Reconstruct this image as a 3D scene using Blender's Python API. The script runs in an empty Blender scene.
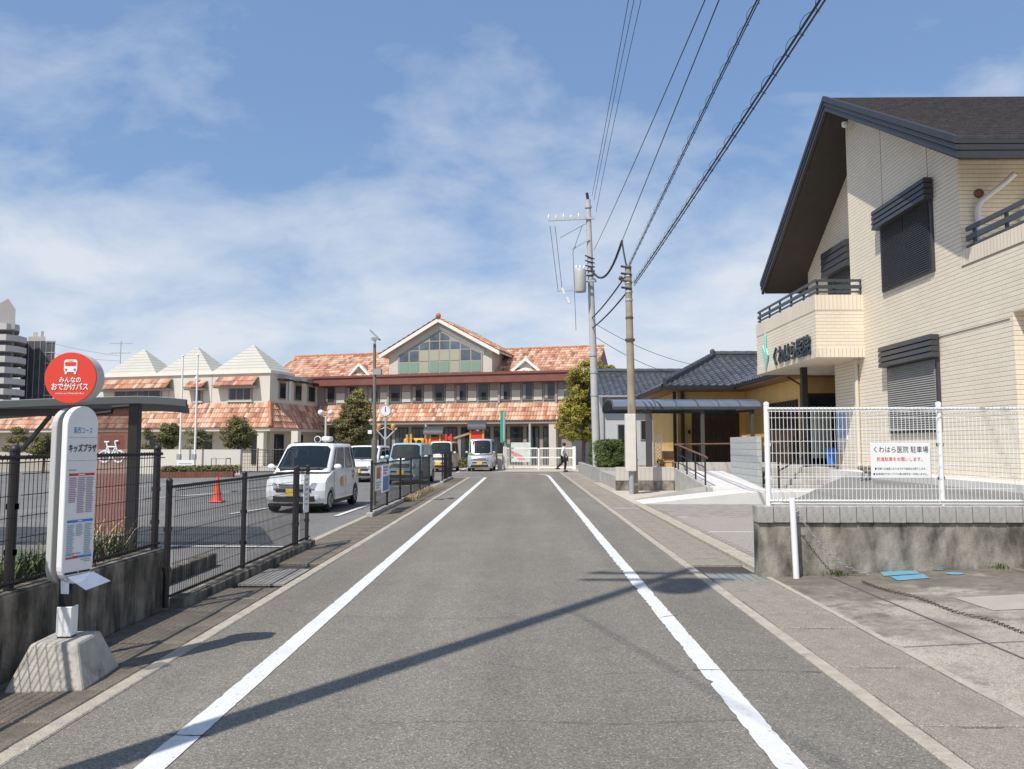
import bpy, bmesh, math, random
from mathutils import Vector, Matrix
R = math.radians
random.seed(7)
SC = bpy.context.scene
COL = SC.collection

# ------------------------------------------------------------------ camera
F, CX, CY, H = 780.0, 512.0, 384.5, 1.6
TH = math.atan(60.5 / F)
PH = math.atan(11 / F * math.cos(TH))
cam_d = bpy.data.cameras.new('camera')
cam_d.sensor_width = 36.0
cam_d.lens = F * 36.0 / 1024.0
cam_d.clip_end = 3000
cam = bpy.data.objects.new('camera', cam_d)
COL.objects.link(cam)
cam.location = (0, 0, H)
cam.rotation_euler = (R(90) + TH, 0, PH)
SC.camera = cam

# ------------------------------------------------------------------ light
SUN_EL = R(54)
SHX, SHY = 0.566, 0.824            # direction the shadows fall on the ground
sun_dir = Vector((-SHX * math.cos(SUN_EL), -SHY * math.cos(SUN_EL), math.sin(SUN_EL)))
sl = bpy.data.lights.new('sun', 'SUN')
sl.energy = 4.3
sl.angle = R(0.55)
sl.color = (1.0, 0.95, 0.87)
sun = bpy.data.objects.new('sun', sl)
COL.objects.link(sun)
sun.rotation_euler = sun_dir.to_track_quat('Z', 'Y').to_euler()

W = bpy.data.worlds.new('World')
SC.world = W
W.use_nodes = True
nt = W.node_tree
nt.nodes.clear()
def wn(t, **k):
    n = nt.nodes.new(t)
    for a, b in k.items(): setattr(n, a, b)
    return n
sky = wn('ShaderNodeTexSky', sky_type='NISHITA', sun_disc=False)
sky.sun_elevation = SUN_EL
sky.sun_rotation = math.atan2(sun_dir.x, sun_dir.y)
sky.air_density = 1.0
sky.dust_density = 1.3
sky.ozone_density = 1.0
tc = wn('ShaderNodeTexCoord')
sep = wn('ShaderNodeSeparateXYZ')
nt.links.new(tc.outputs['Generated'], sep.inputs[0])
addz = wn('ShaderNodeMath', operation='ADD'); addz.inputs[1].default_value = 0.34
absz = wn('ShaderNodeMath', operation='MAXIMUM'); absz.inputs[1].default_value = 0.0
nt.links.new(sep.outputs[2], absz.inputs[0]); nt.links.new(absz.outputs[0], addz.inputs[0])
dv = wn('ShaderNodeVectorMath', operation='DIVIDE')
cmb = wn('ShaderNodeCombineXYZ')
for i in range(3): nt.links.new(addz.outputs[0], cmb.inputs[i])
nt.links.new(tc.outputs['Generated'], dv.inputs[0]); nt.links.new(cmb.outputs[0], dv.inputs[1])
mp = wn('ShaderNodeMapping'); mp.inputs['Location'].default_value = (3.1, 1.35, 0.4); mp.inputs['Rotation'].default_value = (0, 0, R(24))
mp.inputs['Scale'].default_value = (0.85, 1.0, 0.0)
nt.links.new(dv.outputs[0], mp.inputs[0])
nz = wn('ShaderNodeTexNoise'); nz.inputs['Scale'].default_value = 3.1; nz.inputs['Detail'].default_value = 10; nz.inputs['Roughness'].default_value = 0.56; nz.inputs['Distortion'].default_value = 0.25
nt.links.new(mp.outputs[0], nz.inputs['Vector'])
# more cloud low down, less overhead (a bank of thin cloud lying in front)
bank = wn('ShaderNodeMapRange'); bank.inputs[1].default_value = 0.06; bank.inputs[2].default_value = 0.5; bank.inputs[3].default_value = 0.29; bank.inputs[4].default_value = -0.17
nt.links.new(absz.outputs[0], bank.inputs[0])
sm = wn('ShaderNodeMath', operation='ADD')
nt.links.new(nz.outputs['Fac'], sm.inputs[0]); nt.links.new(bank.outputs[0], sm.inputs[1])
cr = wn('ShaderNodeValToRGB')
cr.color_ramp.elements[0].position = 0.43; cr.color_ramp.elements[0].color = (0, 0, 0, 1)
cr.color_ramp.elements[1].position = 0.82; cr.color_ramp.elements[1].color = (0.92, 0.92, 0.92, 1)
nt.links.new(sm.outputs[0], cr.inputs[0])
mx = wn('ShaderNodeMixRGB'); mx.inputs[2].default_value = (5.9, 6.3, 6.9, 1)
hz = wn('ShaderNodeMixRGB', blend_type='MIX'); hz.inputs[0].default_value = 0.45; hz.inputs[2].default_value = (2.0, 3.5, 6.4, 1)
nt.links.new(sky.outputs[0], hz.inputs[1])
nt.links.new(cr.outputs[0], mx.inputs[0]); nt.links.new(hz.outputs[0], mx.inputs[1])
bg = wn('ShaderNodeBackground'); bg.inputs[1].default_value = 0.115
nt.links.new(mx.outputs[0], bg.inputs[0])
wo = wn('ShaderNodeOutputWorld')
nt.links.new(bg.outputs[0], wo.inputs[0])

SC.view_settings.view_transform = 'Standard'
SC.view_settings.look = 'None'
SC.view_settings.gamma = 1
SC.view_settings.use_curve_mapping = False
SC.view_settings.exposure = 0.15
SC.render.engine = 'CYCLES'
SC.cycles.max_bounces = 6
SC.cycles.transparent_max_bounces = 12

# ------------------------------------------------------------------ pixel -> place
_f = Vector((-math.sin(PH) * math.cos(TH), math.cos(PH) * math.cos(TH), math.sin(TH)))
_r = Vector((math.cos(PH), math.sin(PH), 0))
_u = _r.cross(_f)
EYE = Vector((0, 0, H))
def ray(u, v): return _r * ((u - CX) / F) + _u * ((CY - v) / F) + _f
def P(u, v, X=None, Y=None, Z=None):
    d = ray(u, v)
    if X is not None: t = X / d.x
    elif Y is not None: t = Y / d.y
    else: t = (Z - H) / d.z
    return EYE + d * t
def proj(p):
    d = Vector(p) - EYE
    k = d.dot(_f)
    return CX + F * d.dot(_r) / k, CY - F * d.dot(_u) / k

# ------------------------------------------------------------------ materials
MATS = {}
def mat(name, c, rough=0.7, var=0.0, vs=3.0, bump=0.0, bs=40.0, metal=0.0, c2=None, stain=None, spec=0.5, alpha=1.0, trans=0.0, island=0.0, coat=0.0):
    """procedural principled material: base colour + noise variation + fine bump"""
    if name in MATS: return MATS[name]
    m = bpy.data.materials.new(name); m.use_nodes = True
    t = m.node_tree; b = t.nodes['Principled BSDF']
    b.inputs['Roughness'].default_value = rough
    b.inputs['Metallic'].default_value = metal
    b.inputs['Specular IOR Level'].default_value = spec
    b.inputs['Alpha'].default_value = alpha
    b.inputs['Transmission Weight'].default_value = trans
    b.inputs['Coat Weight'].default_value = coat
    c = tuple(c) + (1,)
    b.inputs['Base Color'].default_value = c
    out = None
    tcn = t.nodes.new('ShaderNodeTexCoord')
    if var > 0 or c2:
        n = t.nodes.new('ShaderNodeTexNoise'); n.inputs['Scale'].default_value = vs; n.inputs['Detail'].default_value = 7; n.inputs['Roughness'].default_value = 0.62
        t.links.new(tcn.outputs['Object'], n.inputs['Vector'])
        r = t.nodes.new('ShaderNodeValToRGB')
        r.color_ramp.elements[0].position = 0.3; r.color_ramp.elements[1].position = 0.72
        if c2:
            r.color_ramp.elements[0].color = tuple(c2) + (1,); r.color_ramp.elements[1].color = c
        else:
            r.color_ramp.elements[0].color = tuple(x * (1 - var) for x in c[:3]) + (1,)
            r.color_ramp.elements[1].color = tuple(min(1, x * (1 + var)) for x in c[:3]) + (1,)
        t.links.new(n.outputs['Fac'], r.inputs[0]); out = r.outputs[0]
    if stain:      # (colour, scale vector, low, high): drips / dirt with a shape of their own
        sc_, scale, lo, hi = stain
        mp_ = t.nodes.new('ShaderNodeMapping'); mp_.inputs['Scale'].default_value = scale
        t.links.new(tcn.outputs['Object'], mp_.inputs[0])
        n2 = t.nodes.new('ShaderNodeTexNoise'); n2.inputs['Scale'].default_value = 1.0; n2.inputs['Detail'].default_value = 8; n2.inputs['Roughness'].default_value = 0.65
        t.links.new(mp_.outputs[0], n2.inputs['Vector'])
        r2 = t.nodes.new('ShaderNodeValToRGB'); r2.color_ramp.elements[0].position = lo; r2.color_ramp.elements[1].position = hi
        t.links.new(n2.outputs['Fac'], r2.inputs[0])
        mx_ = t.nodes.new('ShaderNodeMixRGB'); mx_.inputs[2].default_value = tuple(sc_) + (1,)
        if out is None: mx_.inputs[1].default_value = c
        else: t.links.new(out, mx_.inputs[1])
        t.links.new(r2.outputs[0], mx_.inputs[0]); out = mx_.outputs[0]
    if island > 0:
        g = t.nodes.new('ShaderNodeNewGeometry')
        mr = t.nodes.new('ShaderNodeMapRange'); mr.inputs[3].default_value = 1 - island; mr.inputs[4].default_value = 1 + island
        t.links.new(g.outputs['Random Per Island'], mr.inputs[0])
        mm = t.nodes.new('ShaderNodeVectorMath'); mm.operation = 'SCALE'
        if out is None: mm.inputs[0].default_value = c[:3]
        else: t.links.new(out, mm.inputs[0])
        t.links.new(mr.outputs[0], mm.inputs['Scale']); out = mm.outputs[0]
    if out is not None: t.links.new(out, b.inputs['Base Color'])
    if bump > 0:
        n3 = t.nodes.new('ShaderNodeTexNoise'); n3.inputs['Scale'].default_value = bs; n3.inputs['Detail'].default_value = 4
        t.links.new(tcn.outputs['Object'], n3.inputs['Vector'])
        bp = t.nodes.new('ShaderNodeBump'); bp.inputs['Strength'].default_value = bump; bp.inputs['Distance'].default_value = 0.02
        t.links.new(n3.outputs['Fac'], bp.inputs['Height']); t.links.new(bp.outputs[0], b.inputs['Normal'])
    MATS[name] = m
    return m

def asphalt_mat(name, base, dark, light, vscale=115, stain=None):
    m = bpy.data.materials.new(name); m.use_nodes = True
    t = m.node_tree; b = t.nodes['Principled BSDF']; b.inputs['Roughness'].default_value = 0.9
    b.inputs['Specular IOR Level'].default_value = 0.25
    tcn = t.nodes.new('ShaderNodeTexCoord')
    def noise(s, d=6, ro=0.6):
        n = t.nodes.new('ShaderNodeTexNoise'); n.inputs['Scale'].default_value = s; n.inputs['Detail'].default_value = d; n.inputs['Roughness'].default_value = ro
        t.links.new(tcn.outputs['Object'], n.inputs['Vector']); return n
    big = noise(0.5, 5); mid = noise(3.2, 8, 0.7)
    vo = t.nodes.new('ShaderNodeTexVoronoi'); vo.inputs['Scale'].default_value = vscale
    t.links.new(tcn.outputs['Object'], vo.inputs['Vector'])
    r = t.nodes.new('ShaderNodeValToRGB'); r.color_ramp.elements[0].position = 0.36; r.color_ramp.elements[1].position = 0.66
    r.color_ramp.elements[0].color = tuple(dark) + (1,); r.color_ramp.elements[1].color = tuple(base) + (1,)
    ad = t.nodes.new('ShaderNodeMath'); ad.operation = 'ADD'
    ml = t.nodes.new('ShaderNodeMath'); ml.operation = 'MULTIPLY'; ml.inputs[1].default_value = 0.5
    t.links.new(big.outputs['Fac'], ad.inputs[0]); t.links.new(mid.outputs['Fac'], ad.inputs[1]); t.links.new(ad.outputs[0], ml.inputs[0])
    t.links.new(ml.outputs[0], r.inputs[0])
    # stones: per-cell brightness
    sp = t.nodes.new('ShaderNodeSeparateColor'); t.links.new(vo.outputs['Color'], sp.inputs[0])
    r2 = t.nodes.new('ShaderNodeValToRGB'); r2.color_ramp.elements[0].position = 0.0; r2.color_ramp.elements[1].position = 1.0
    r2.color_ramp.elements[0].color = (0.55, 0.55, 0.55, 1); r2.color_ramp.elements[1].color = (1.45, 1.45, 1.42, 1)
    t.links.new(sp.outputs[0], r2.inputs[0])
    mu = t.nodes.new('ShaderNodeMixRGB'); mu.blend_type = 'MULTIPLY'; mu.inputs[0].default_value = 0.8
    t.links.new(r.outputs[0], mu.inputs[1]); t.links.new(r2.outputs[0], mu.inputs[2])
    r3 = t.nodes.new('ShaderNodeValToRGB'); r3.color_ramp.elements[0].position = 0.955; r3.color_ramp.elements[1].position = 0.985
    t.links.new(sp.outputs[1], r3.inputs[0])
    m3 = t.nodes.new('ShaderNodeMixRGB'); m3.inputs[2].default_value = tuple(light) + (1,)
    t.links.new(r3.outputs[0], m3.inputs[0]); t.links.new(mu.outputs[0], m3.inputs[1])
    res = m3.outputs[0]
    mpy = t.nodes.new('ShaderNodeMapping'); mpy.inputs['Scale'].default_value = (1.2, 0.07, 1)
    t.links.new(tcn.outputs['Object'], mpy.inputs[0])
    nt_ = t.nodes.new('ShaderNodeTexNoise'); nt_.inputs['Scale'].default_value = 1.0; nt_.inputs['Detail'].default_value = 5
    t.links.new(mpy.outputs[0], nt_.inputs['Vector'])
    mr_ = t.nodes.new('ShaderNodeMapRange'); mr_.inputs[1].default_value = 0.3; mr_.inputs[2].default_value = 0.7; mr_.inputs[3].default_value = 0.83; mr_.inputs[4].default_value = 1.12
    t.links.new(nt_.outputs['Fac'], mr_.inputs[0])
    vm_ = t.nodes.new('ShaderNodeVectorMath'); vm_.operation = 'SCALE'
    t.links.new(res, vm_.inputs[0]); t.links.new(mr_.outputs[0], vm_.inputs['Scale']); res = vm_.outputs[0]
    if stain:
        for st in stain:
            col, sc_, lo, hi = st[:4]
            ns = noise(sc_, 9, 0.68); src = ns.outputs['Fac']
            if len(st) > 4:      # dirt washed up against the wall: (y0, gain)
                sx = t.nodes.new('ShaderNodeSeparateXYZ'); t.links.new(tcn.outputs['Object'], sx.inputs[0])
                mg = t.nodes.new('ShaderNodeMapRange'); mg.inputs[1].default_value = st[4]; mg.inputs[2].default_value = 9.6; mg.inputs[3].default_value = -.06; mg.inputs[4].default_value = st[5]
                t.links.new(sx.outputs[1], mg.inputs[0]); ad2 = t.nodes.new('ShaderNodeMath'); ad2.operation = 'ADD'
                t.links.new(src, ad2.inputs[0]); t.links.new(mg.outputs[0], ad2.inputs[1]); src = ad2.outputs[0]
            rs_ = t.nodes.new('ShaderNodeValToRGB'); rs_.color_ramp.elements[0].position = lo; rs_.color_ramp.elements[1].position = hi
            t.links.new(src, rs_.inputs[0])
            ms_ = t.nodes.new('ShaderNodeMixRGB'); ms_.inputs[2].default_value = tuple(col) + (1,)
            t.links.new(rs_.outputs[0], ms_.inputs[0]); t.links.new(res, ms_.inputs[1]); res = ms_.outputs[0]
    t.links.new(res, b.inputs['Base Color'])
    bp = t.nodes.new('ShaderNodeBump'); bp.inputs['Strength'].default_value = 0.55; bp.inputs['Distance'].default_value = 0.006
    t.links.new(vo.outputs['Distance'], bp.inputs['Height']); t.links.new(bp.outputs[0], b.inputs['Normal'])
    MATS[name] = m
    return m

def brick_mat(name, c1, c2, mortar, bw, bh, ms=0.008, bump=0.6, vertical=False, offset=0.5):
    """axis-aligned wall tiles: u = x + y, v = z, real recess through bump"""
    m = bpy.data.materials.new(name); m.use_nodes = True
    t = m.node_tree; b = t.nodes['Principled BSDF']; b.inputs['Roughness'].default_value = 0.75
    b.inputs['Specular IOR Level'].default_value = 0.3
    tcn = t.nodes.new('ShaderNodeTexCoord'); s = t.nodes.new('ShaderNodeSeparateXYZ')
    t.links.new(tcn.outputs['Object'], s.inputs[0])
    a = t.nodes.new('ShaderNodeMath'); a.operation = 'ADD'
    t.links.new(s.outputs[0], a.inputs[0]); t.links.new(s.outputs[1], a.inputs[1])
    cb = t.nodes.new('ShaderNodeCombineXYZ')
    if vertical:
        t.links.new(s.outputs[2], cb.inputs[0]); t.links.new(a.outputs[0], cb.inputs[1])
    else:
        t.links.new(a.outputs[0], cb.inputs[0]); t.links.new(s.outputs[2], cb.inputs[1])
    br = t.nodes.new('ShaderNodeTexBrick'); br.offset = offset
    br.inputs['Scale'].default_value = 1.0; br.inputs['Brick Width'].default_value = bw; br.inputs['Row Height'].default_value = bh
    br.inputs['Mortar Size'].default_value = ms; br.inputs['Mortar Smooth'].default_value = 0.3; br.inputs['Bias'].default_value = 0.0
    br.inputs['Color1'].default_value = tuple(c1) + (1,); br.inputs['Color2'].default_value = tuple(c2) + (1,); br.inputs['Mortar'].default_value = tuple(mortar) + (1,)
    t.links.new(cb.outputs[0], br.inputs['Vector'])
    lip = t.nodes.new('ShaderNodeMath'); lip.operation = 'FRACT'
    dvz = t.nodes.new('ShaderNodeMath'); dvz.operation = 'DIVIDE'; dvz.inputs[1].default_value = bh
    t.links.new(s.outputs[2], dvz.inputs[0]); t.links.new(dvz.outputs[0], lip.inputs[0])
    n = t.nodes.new('ShaderNodeTexNoise'); n.inputs['Scale'].default_value = 0.7; n.inputs['Detail'].default_value = 6
    t.links.new(tcn.outputs['Object'], n.inputs['Vector'])
    r = t.nodes.new('ShaderNodeMapRange'); r.inputs[3].default_value = 0.86; r.inputs[4].default_value = 1.1
    t.links.new(n.outputs['Fac'], r.inputs[0])
    v = t.nodes.new('ShaderNodeVectorMath'); v.operation = 'SCALE'
    t.links.new(br.outputs['Color'], v.inputs[0]); t.links.new(r.outputs[0], v.inputs['Scale'])
    res = v.outputs[0]
    if not vertical:      # shadow line below each lipped tile course, painted in as a dark band
        lt = t.nodes.new('ShaderNodeMath'); lt.operation = 'LESS_THAN'; lt.inputs[1].default_value = 0.11
        t.links.new(lip.outputs[0], lt.inputs[0])
        mj = t.nodes.new('ShaderNodeMixRGB'); mj.blend_type = 'MIX'; mj.inputs[2].default_value = (.27, .22, .165, 1)
        t.links.new(lt.outputs[0], mj.inputs[0]); t.links.new(res, mj.inputs[1]); res = mj.outputs[0]
    t.links.new(res, b.inputs['Base Color'])
    bp = t.nodes.new('ShaderNodeBump'); bp.invert = True; bp.inputs['Strength'].default_value = bump; bp.inputs['Distance'].default_value = 0.012
    t.links.new(br.outputs['Fac'], bp.inputs['Height']); t.links.new(bp.outputs[0], b.inputs['Normal'])
    MATS[name] = m
    return m

def tile_mat(name, cols, rough=0.6):
    """one random colour per roof tile (uv holds column, row)"""
    m = bpy.data.materials.new(name); m.use_nodes = True
    t = m.node_tree; b = t.nodes['Principled BSDF']; b.inputs['Roughness'].default_value = rough
    uv = t.nodes.new('ShaderNodeUVMap'); fl = t.nodes.new('ShaderNodeVectorMath'); fl.operation = 'FLOOR'
    t.links.new(uv.outputs[0], fl.inputs[0])
    w = t.nodes.new('ShaderNodeTexWhiteNoise'); w.noise_dimensions = '2D'; t.links.new(fl.outputs[0], w.inputs['Vector'])
    r = t.nodes.new('ShaderNodeValToRGB'); r.color_ramp.interpolation = 'LINEAR'
    while len(r.color_ramp.elements) < len(cols): r.color_ramp.elements.new(0.5)
    for i, c in enumerate(cols):
        r.color_ramp.elements[i].position = i / (len(cols) - 1); r.color_ramp.elements[i].color = tuple(c) + (1,)
    t.links.new(w.outputs['Value'], r.inputs[0]); t.links.new(r.outputs[0], b.inputs['Base Color'])
    MATS[name] = m
    return m

M_ROAD = asphalt_mat('road_asphalt', (0.222, 0.203, 0.174), (0.172, 0.158, 0.137), (0.38, 0.36, 0.32))
M_LOT = asphalt_mat('lot_asphalt', (0.205, 0.198, 0.188), (0.165, 0.16, 0.155), (0.32, 0.315, 0.30))
M_PAINT = mat('road_paint', (0.66, 0.655, 0.63), 0.8, 0.10, 4, 0.3, 90, stain=((0.28, 0.27, 0.25), (22, 22, 22), 0.60, 0.70))
M_CONC = mat('concrete', (0.40, 0.385, 0.355), 0.9, 0.18, 2.5, 0.4, 60)
M_CONC_L = mat('pale_concrete', (0.62, 0.60, 0.56), 0.88, 0.08, 2.0, 0.25, 60)
M_SLAB = asphalt_mat('gutter_concrete', (.35, .305, .255), (.28, .245, .205), (.46, .42, .36), 150, [((.20, .175, .145), 2.6, .52, .75)])
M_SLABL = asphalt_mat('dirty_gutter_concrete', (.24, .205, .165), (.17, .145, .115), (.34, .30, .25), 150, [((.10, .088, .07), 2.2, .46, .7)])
M_EDGE = mat('edge_concrete', (0.42, 0.37, 0.30), 0.92, 0.2, 7, 0.6, 60, stain=((.22, .195, .16), (6, 6, 6), .55, .75))
M_LOTCONC = asphalt_mat('lot_concrete', (.43, .385, .32), (.32, .285, .24), (.52, .48, .42), 140, [((.20, .172, .14), 1.1, .47, .60, 6.2, .16), ((.145, .128, .105), 4.0, .50, .66, 6.5, .10)])
M_WALLC = mat('stained_wall_concrete', (0.25, 0.22, 0.175), 0.92, 0.45, 5, 0.3, 40, stain=((0.045, 0.04, 0.031), (5.5, 5.5, 1.5), 0.38, 0.60))
M_WALLR = mat('weathered_wall_concrete', (0.33, 0.30, 0.25), 0.92, 0.25, 3.0, 0.3, 45, stain=((0.075, 0.068, 0.055), (3.2, 3.2, 1.5), 0.38, 0.62))
M_BLACK = mat('black_paint', (0.016, 0.015, 0.016), 0.45, 0.2, 20)
M_DKBROWN = mat('dark_bronze', (0.022, 0.018, 0.018), 0.5, 0.15, 8)
M_WHITE = mat('white_paint', (0.80, 0.80, 0.78), 0.5, 0.03, 5)
M_GALV = mat('galvanised', (0.52, 0.53, 0.54), 0.45, 0.1, 9, metal=0.5)
M_GREY = mat('grey_paint', (0.33, 0.34, 0.35), 0.5, 0.05, 5)
M_CABLE = mat('cable', (0.018, 0.018, 0.02), 0.6)
M_GLASS = mat('dark_glass', (0.02, 0.028, 0.034), 0.06, spec=0.6)
M_DARK = mat('dark_interior', (0.02, 0.018, 0.016), 0.8, 0.3, 2)
M_RUBBER = mat('rubber', (0.012, 0.012, 0.013), 0.8)

# ------------------------------------------------------------------ mesh builder
class MB:
    def __init__(s): s.v = []; s.f = []
    def add(s, vs, fs):
        b = len(s.v); s.v += [tuple(x) for x in vs]; s.f += [tuple(b + i for i in f) for f in fs]; return s
    def hexa(s, p):           # 4 bottom (ccw), 4 top
        return s.add(p, [(3, 2, 1, 0), (4, 5, 6, 7), (0, 1, 5, 4), (1, 2, 6, 5), (2, 3, 7, 6), (3, 0, 4, 7)])
    def box(s, x0, x1, y0, y1, z0, z1):
        return s.hexa([(x0, y0, z0), (x1, y0, z0), (x1, y1, z0), (x0, y1, z0), (x0, y0, z1), (x1, y0, z1), (x1, y1, z1), (x0, y1, z1)])
    def bar(s, a, b, w, h=None, up=(0, 0, 1)):
        a = Vector(a); b = Vector(b); h = w if h is None else h
        d = (b - a).normalized(); up = Vector(up)
        if abs(d.dot(up)) > 0.98: up = Vector((0, 1, 0))
        sx = d.cross(up).normalized() * (w / 2); sy = sx.cross(d).normalized() * (h / 2)
        return s.hexa([a - sx - sy, a + sx - sy, a + sx + sy, a - sx + sy, b - sx - sy, b + sx - sy, b + sx + sy, b - sx + sy])
    def tube(s, pts, r, n=8, cap=True, r1=None):
        pts = [Vector(p) for p in pts]; k = len(pts); base = len(s.v)
        rs = [r if r1 is None else r + (r1 - r) * i / (k - 1) for i in range(k)] if not isinstance(r, (list, tuple)) else r
        prev = None
        for i, p in enumerate(pts):
            d = (pts[min(i + 1, k - 1)] - pts[max(i - 1, 0)]).normalized()
            if prev is None:
                a = Vector((0, 0, 1)) if abs(d.z) < 0.9 else Vector((1, 0, 0))
                prev = d.cross(a).normalized()
            e = (prev - d * prev.dot(d)).normalized(); prev = e; g = d.cross(e)
            for j in range(n):
                t = 2 * math.pi * j / n
                s.v.append(tuple(p + (e * math.cos(t) + g * math.sin(t)) * rs[i]))
        for i in range(k - 1):
            for j in range(n):
                a = base + i * n + j; b = base + i * n + (j + 1) % n
                s.f.append((a, b, b + n, a + n))
        if cap:
            s.f.append(tuple(base + j for j in reversed(range(n)))); s.f.append(tuple(base + (k - 1) * n + j for j in range(n)))
        return s
    def lathe(s, prof, c=(0, 0, 0), n=16, axis='Z'):
        base = len(s.v); k = len(prof)
        for r, z in prof:
            for j in range(n):
                t = 2 * math.pi * j / n; x, y = r * math.cos(t), r * math.sin(t)
                q = (x, y, z) if axis == 'Z' else ((x, z, y) if axis == 'Y' else (z, x, y))
                s.v.append((c[0] + q[0], c[1] + q[1], c[2] + q[2]))
        for i in range(k - 1):
            for j in range(n):
                a = base + i * n + j; b = base + i * n + (j + 1) % n
                s.f.append((a, b, b + n, a + n))
        s.f.append(tuple(base + j for j in reversed(range(n)))); s.f.append(tuple(base + (k - 1) * n + j for j in range(n)))
        return s
    def prism(s, poly, dirv):
        """poly: list of 3d points, extruded by dirv"""
        n = len(poly); d = Vector(dirv); base = len(s.v)
        s.v += [tuple(p) for p in poly] + [tuple(Vector(p) + d) for p in poly]
        s.f.append(tuple(base + i for i in reversed(range(n)))); s.f.append(tuple(base + n + i for i in range(n)))
        for i in range(n):
            j = (i + 1) % n
            s.f.append((base + i, base + j, base + n + j, base + n + i))
        return s
    def ball(s, c, rx, ry=None, rz=None, n=12, m=7):
        ry = rx if ry is None else ry; rz = rx if rz is None else rz
        pr = [(max(1e-3, math.sin(math.pi * i / m)), -math.cos(math.pi * i / m)) for i in range(m + 1)]
        b = MB().lathe(pr, n=n)
        b.v = [(c[0] + x * rx, c[1] + y * ry, c[2] + z * rz) for x, y, z in b.v]
        return s.add(b.v, b.f)
    def mesh(s, name, bevel=0.0, seg=2, smooth=False, ang=40):
        me = bpy.data.meshes.new(name); me.from_pydata(s.v, [], s.f)
        bm = bmesh.new(); bm.from_mesh(me)
        bmesh.ops.recalc_face_normals(bm, faces=bm.faces)
        if bevel > 0:
            ed = [e for e in bm.edges if len(e.link_faces) == 2 and e.calc_face_angle(0) > R(30)]
            bmesh.ops.bevel(bm, geom=ed, offset=bevel, segments=seg, affect='EDGES', profile=0.5, clamp_overlap=True)
        if smooth:
            for f in bm.faces: f.smooth = True
            for e in bm.edges: e.smooth = len(e.link_faces) == 2 and e.calc_face_angle(0) < R(ang)
        bm.to_mesh(me); bm.free(); me.update()
        return me
    def build(s, name, m, parent=None, bevel=0.0, seg=2, smooth=False, ang=40, label=None, kind=None):
        return link(name, s.mesh(name, bevel, seg, smooth, ang), m, parent, label, kind)

def wm(o):
    m = o.matrix_basis.copy()
    if o.parent: m = wm(o.parent) @ o.matrix_parent_inverse @ m
    return m
def link(name, me, m, parent=None, label=None, kind=None, world=True):
    o = bpy.data.objects.new(name, me); COL.objects.link(o)
    if m is not None and not me.materials: me.materials.append(m)
    if parent is not None:
        o.parent = parent
        if world and not parent.get('local_build'): o.matrix_parent_inverse = wm(parent).inverted()
        if parent.get('local_build'): o['local_build'] = 1
    if label: o['label'] = label
    if kind: o['kind'] = kind
    return o
def thing(name, label, cat, loc=(0, 0, 0), rotz=0.0, group=None, local=False):
    o = bpy.data.objects.new(name, None); COL.objects.link(o); o.empty_display_size = 0.2
    o.location = loc; o.rotation_euler = (0, 0, rotz)
    o['label'] = label; o['category'] = cat
    if group: o['group'] = group
    if local: o['local_build'] = 1
    return o
def tag(o, label, cat, group=None):
    o['label'] = label; o['category'] = cat
    if group: o['group'] = group
    return o
def struct(o): o['kind'] = 'structure'; return o

_fc = [None]
def text_mesh(txt, size, depth=0.0, align='CENTER', bold=0.0, res=3):
    cu = bpy.data.curves.new('lettering', 'FONT'); cu.body = txt; cu.size = size; cu.extrude = depth / 2; cu.offset = bold
    cu.align_x = align; cu.align_y = 'CENTER'; cu.resolution_u = res
    o = bpy.data.objects.new('lettering', cu); COL.objects.link(o)
    dg = bpy.context.evaluated_depsgraph_get()
    me = bpy.data.meshes.new_from_object(o.evaluated_get(dg))
    bpy.data.objects.remove(o); bpy.data.curves.remove(cu)
    return me
def text(name, txt, size, pos, xax, yax, m, parent, depth=0.0, align='CENTER', bold=0.0, fit=None, heavy=0.0):
    me = text_mesh(txt, size, depth, align, bold)
    if fit and len(me.vertices):
        xs = [v.co.x for v in me.vertices]; w = max(xs) - min(xs)
        k = fit / w
        for v in me.vertices: v.co.x *= k
    if heavy > 0:       # thicken the strokes with slightly shifted copies
        bm = bmesh.new()
        for i, (sx, sy) in enumerate(((0, 0), (1, 0), (-1, 0), (0, 1), (0, -1))):
            m2 = me.copy(); m2.transform(Matrix.Translation((sx * heavy, sy * heavy, i * (.0004 if depth == 0 else .002)))); bm.from_mesh(m2); bpy.data.meshes.remove(m2)
        bm.to_mesh(me); bm.free()
    xa = Vector(xax).normalized(); ya = Vector(yax).normalized(); za = xa.cross(ya)
    mt = Matrix((xa, ya, za)).transposed().to_4x4(); mt.translation = Vector(pos)
    me.transform(mt); me.materials.clear()
    return link(name, me, m, parent)

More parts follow.
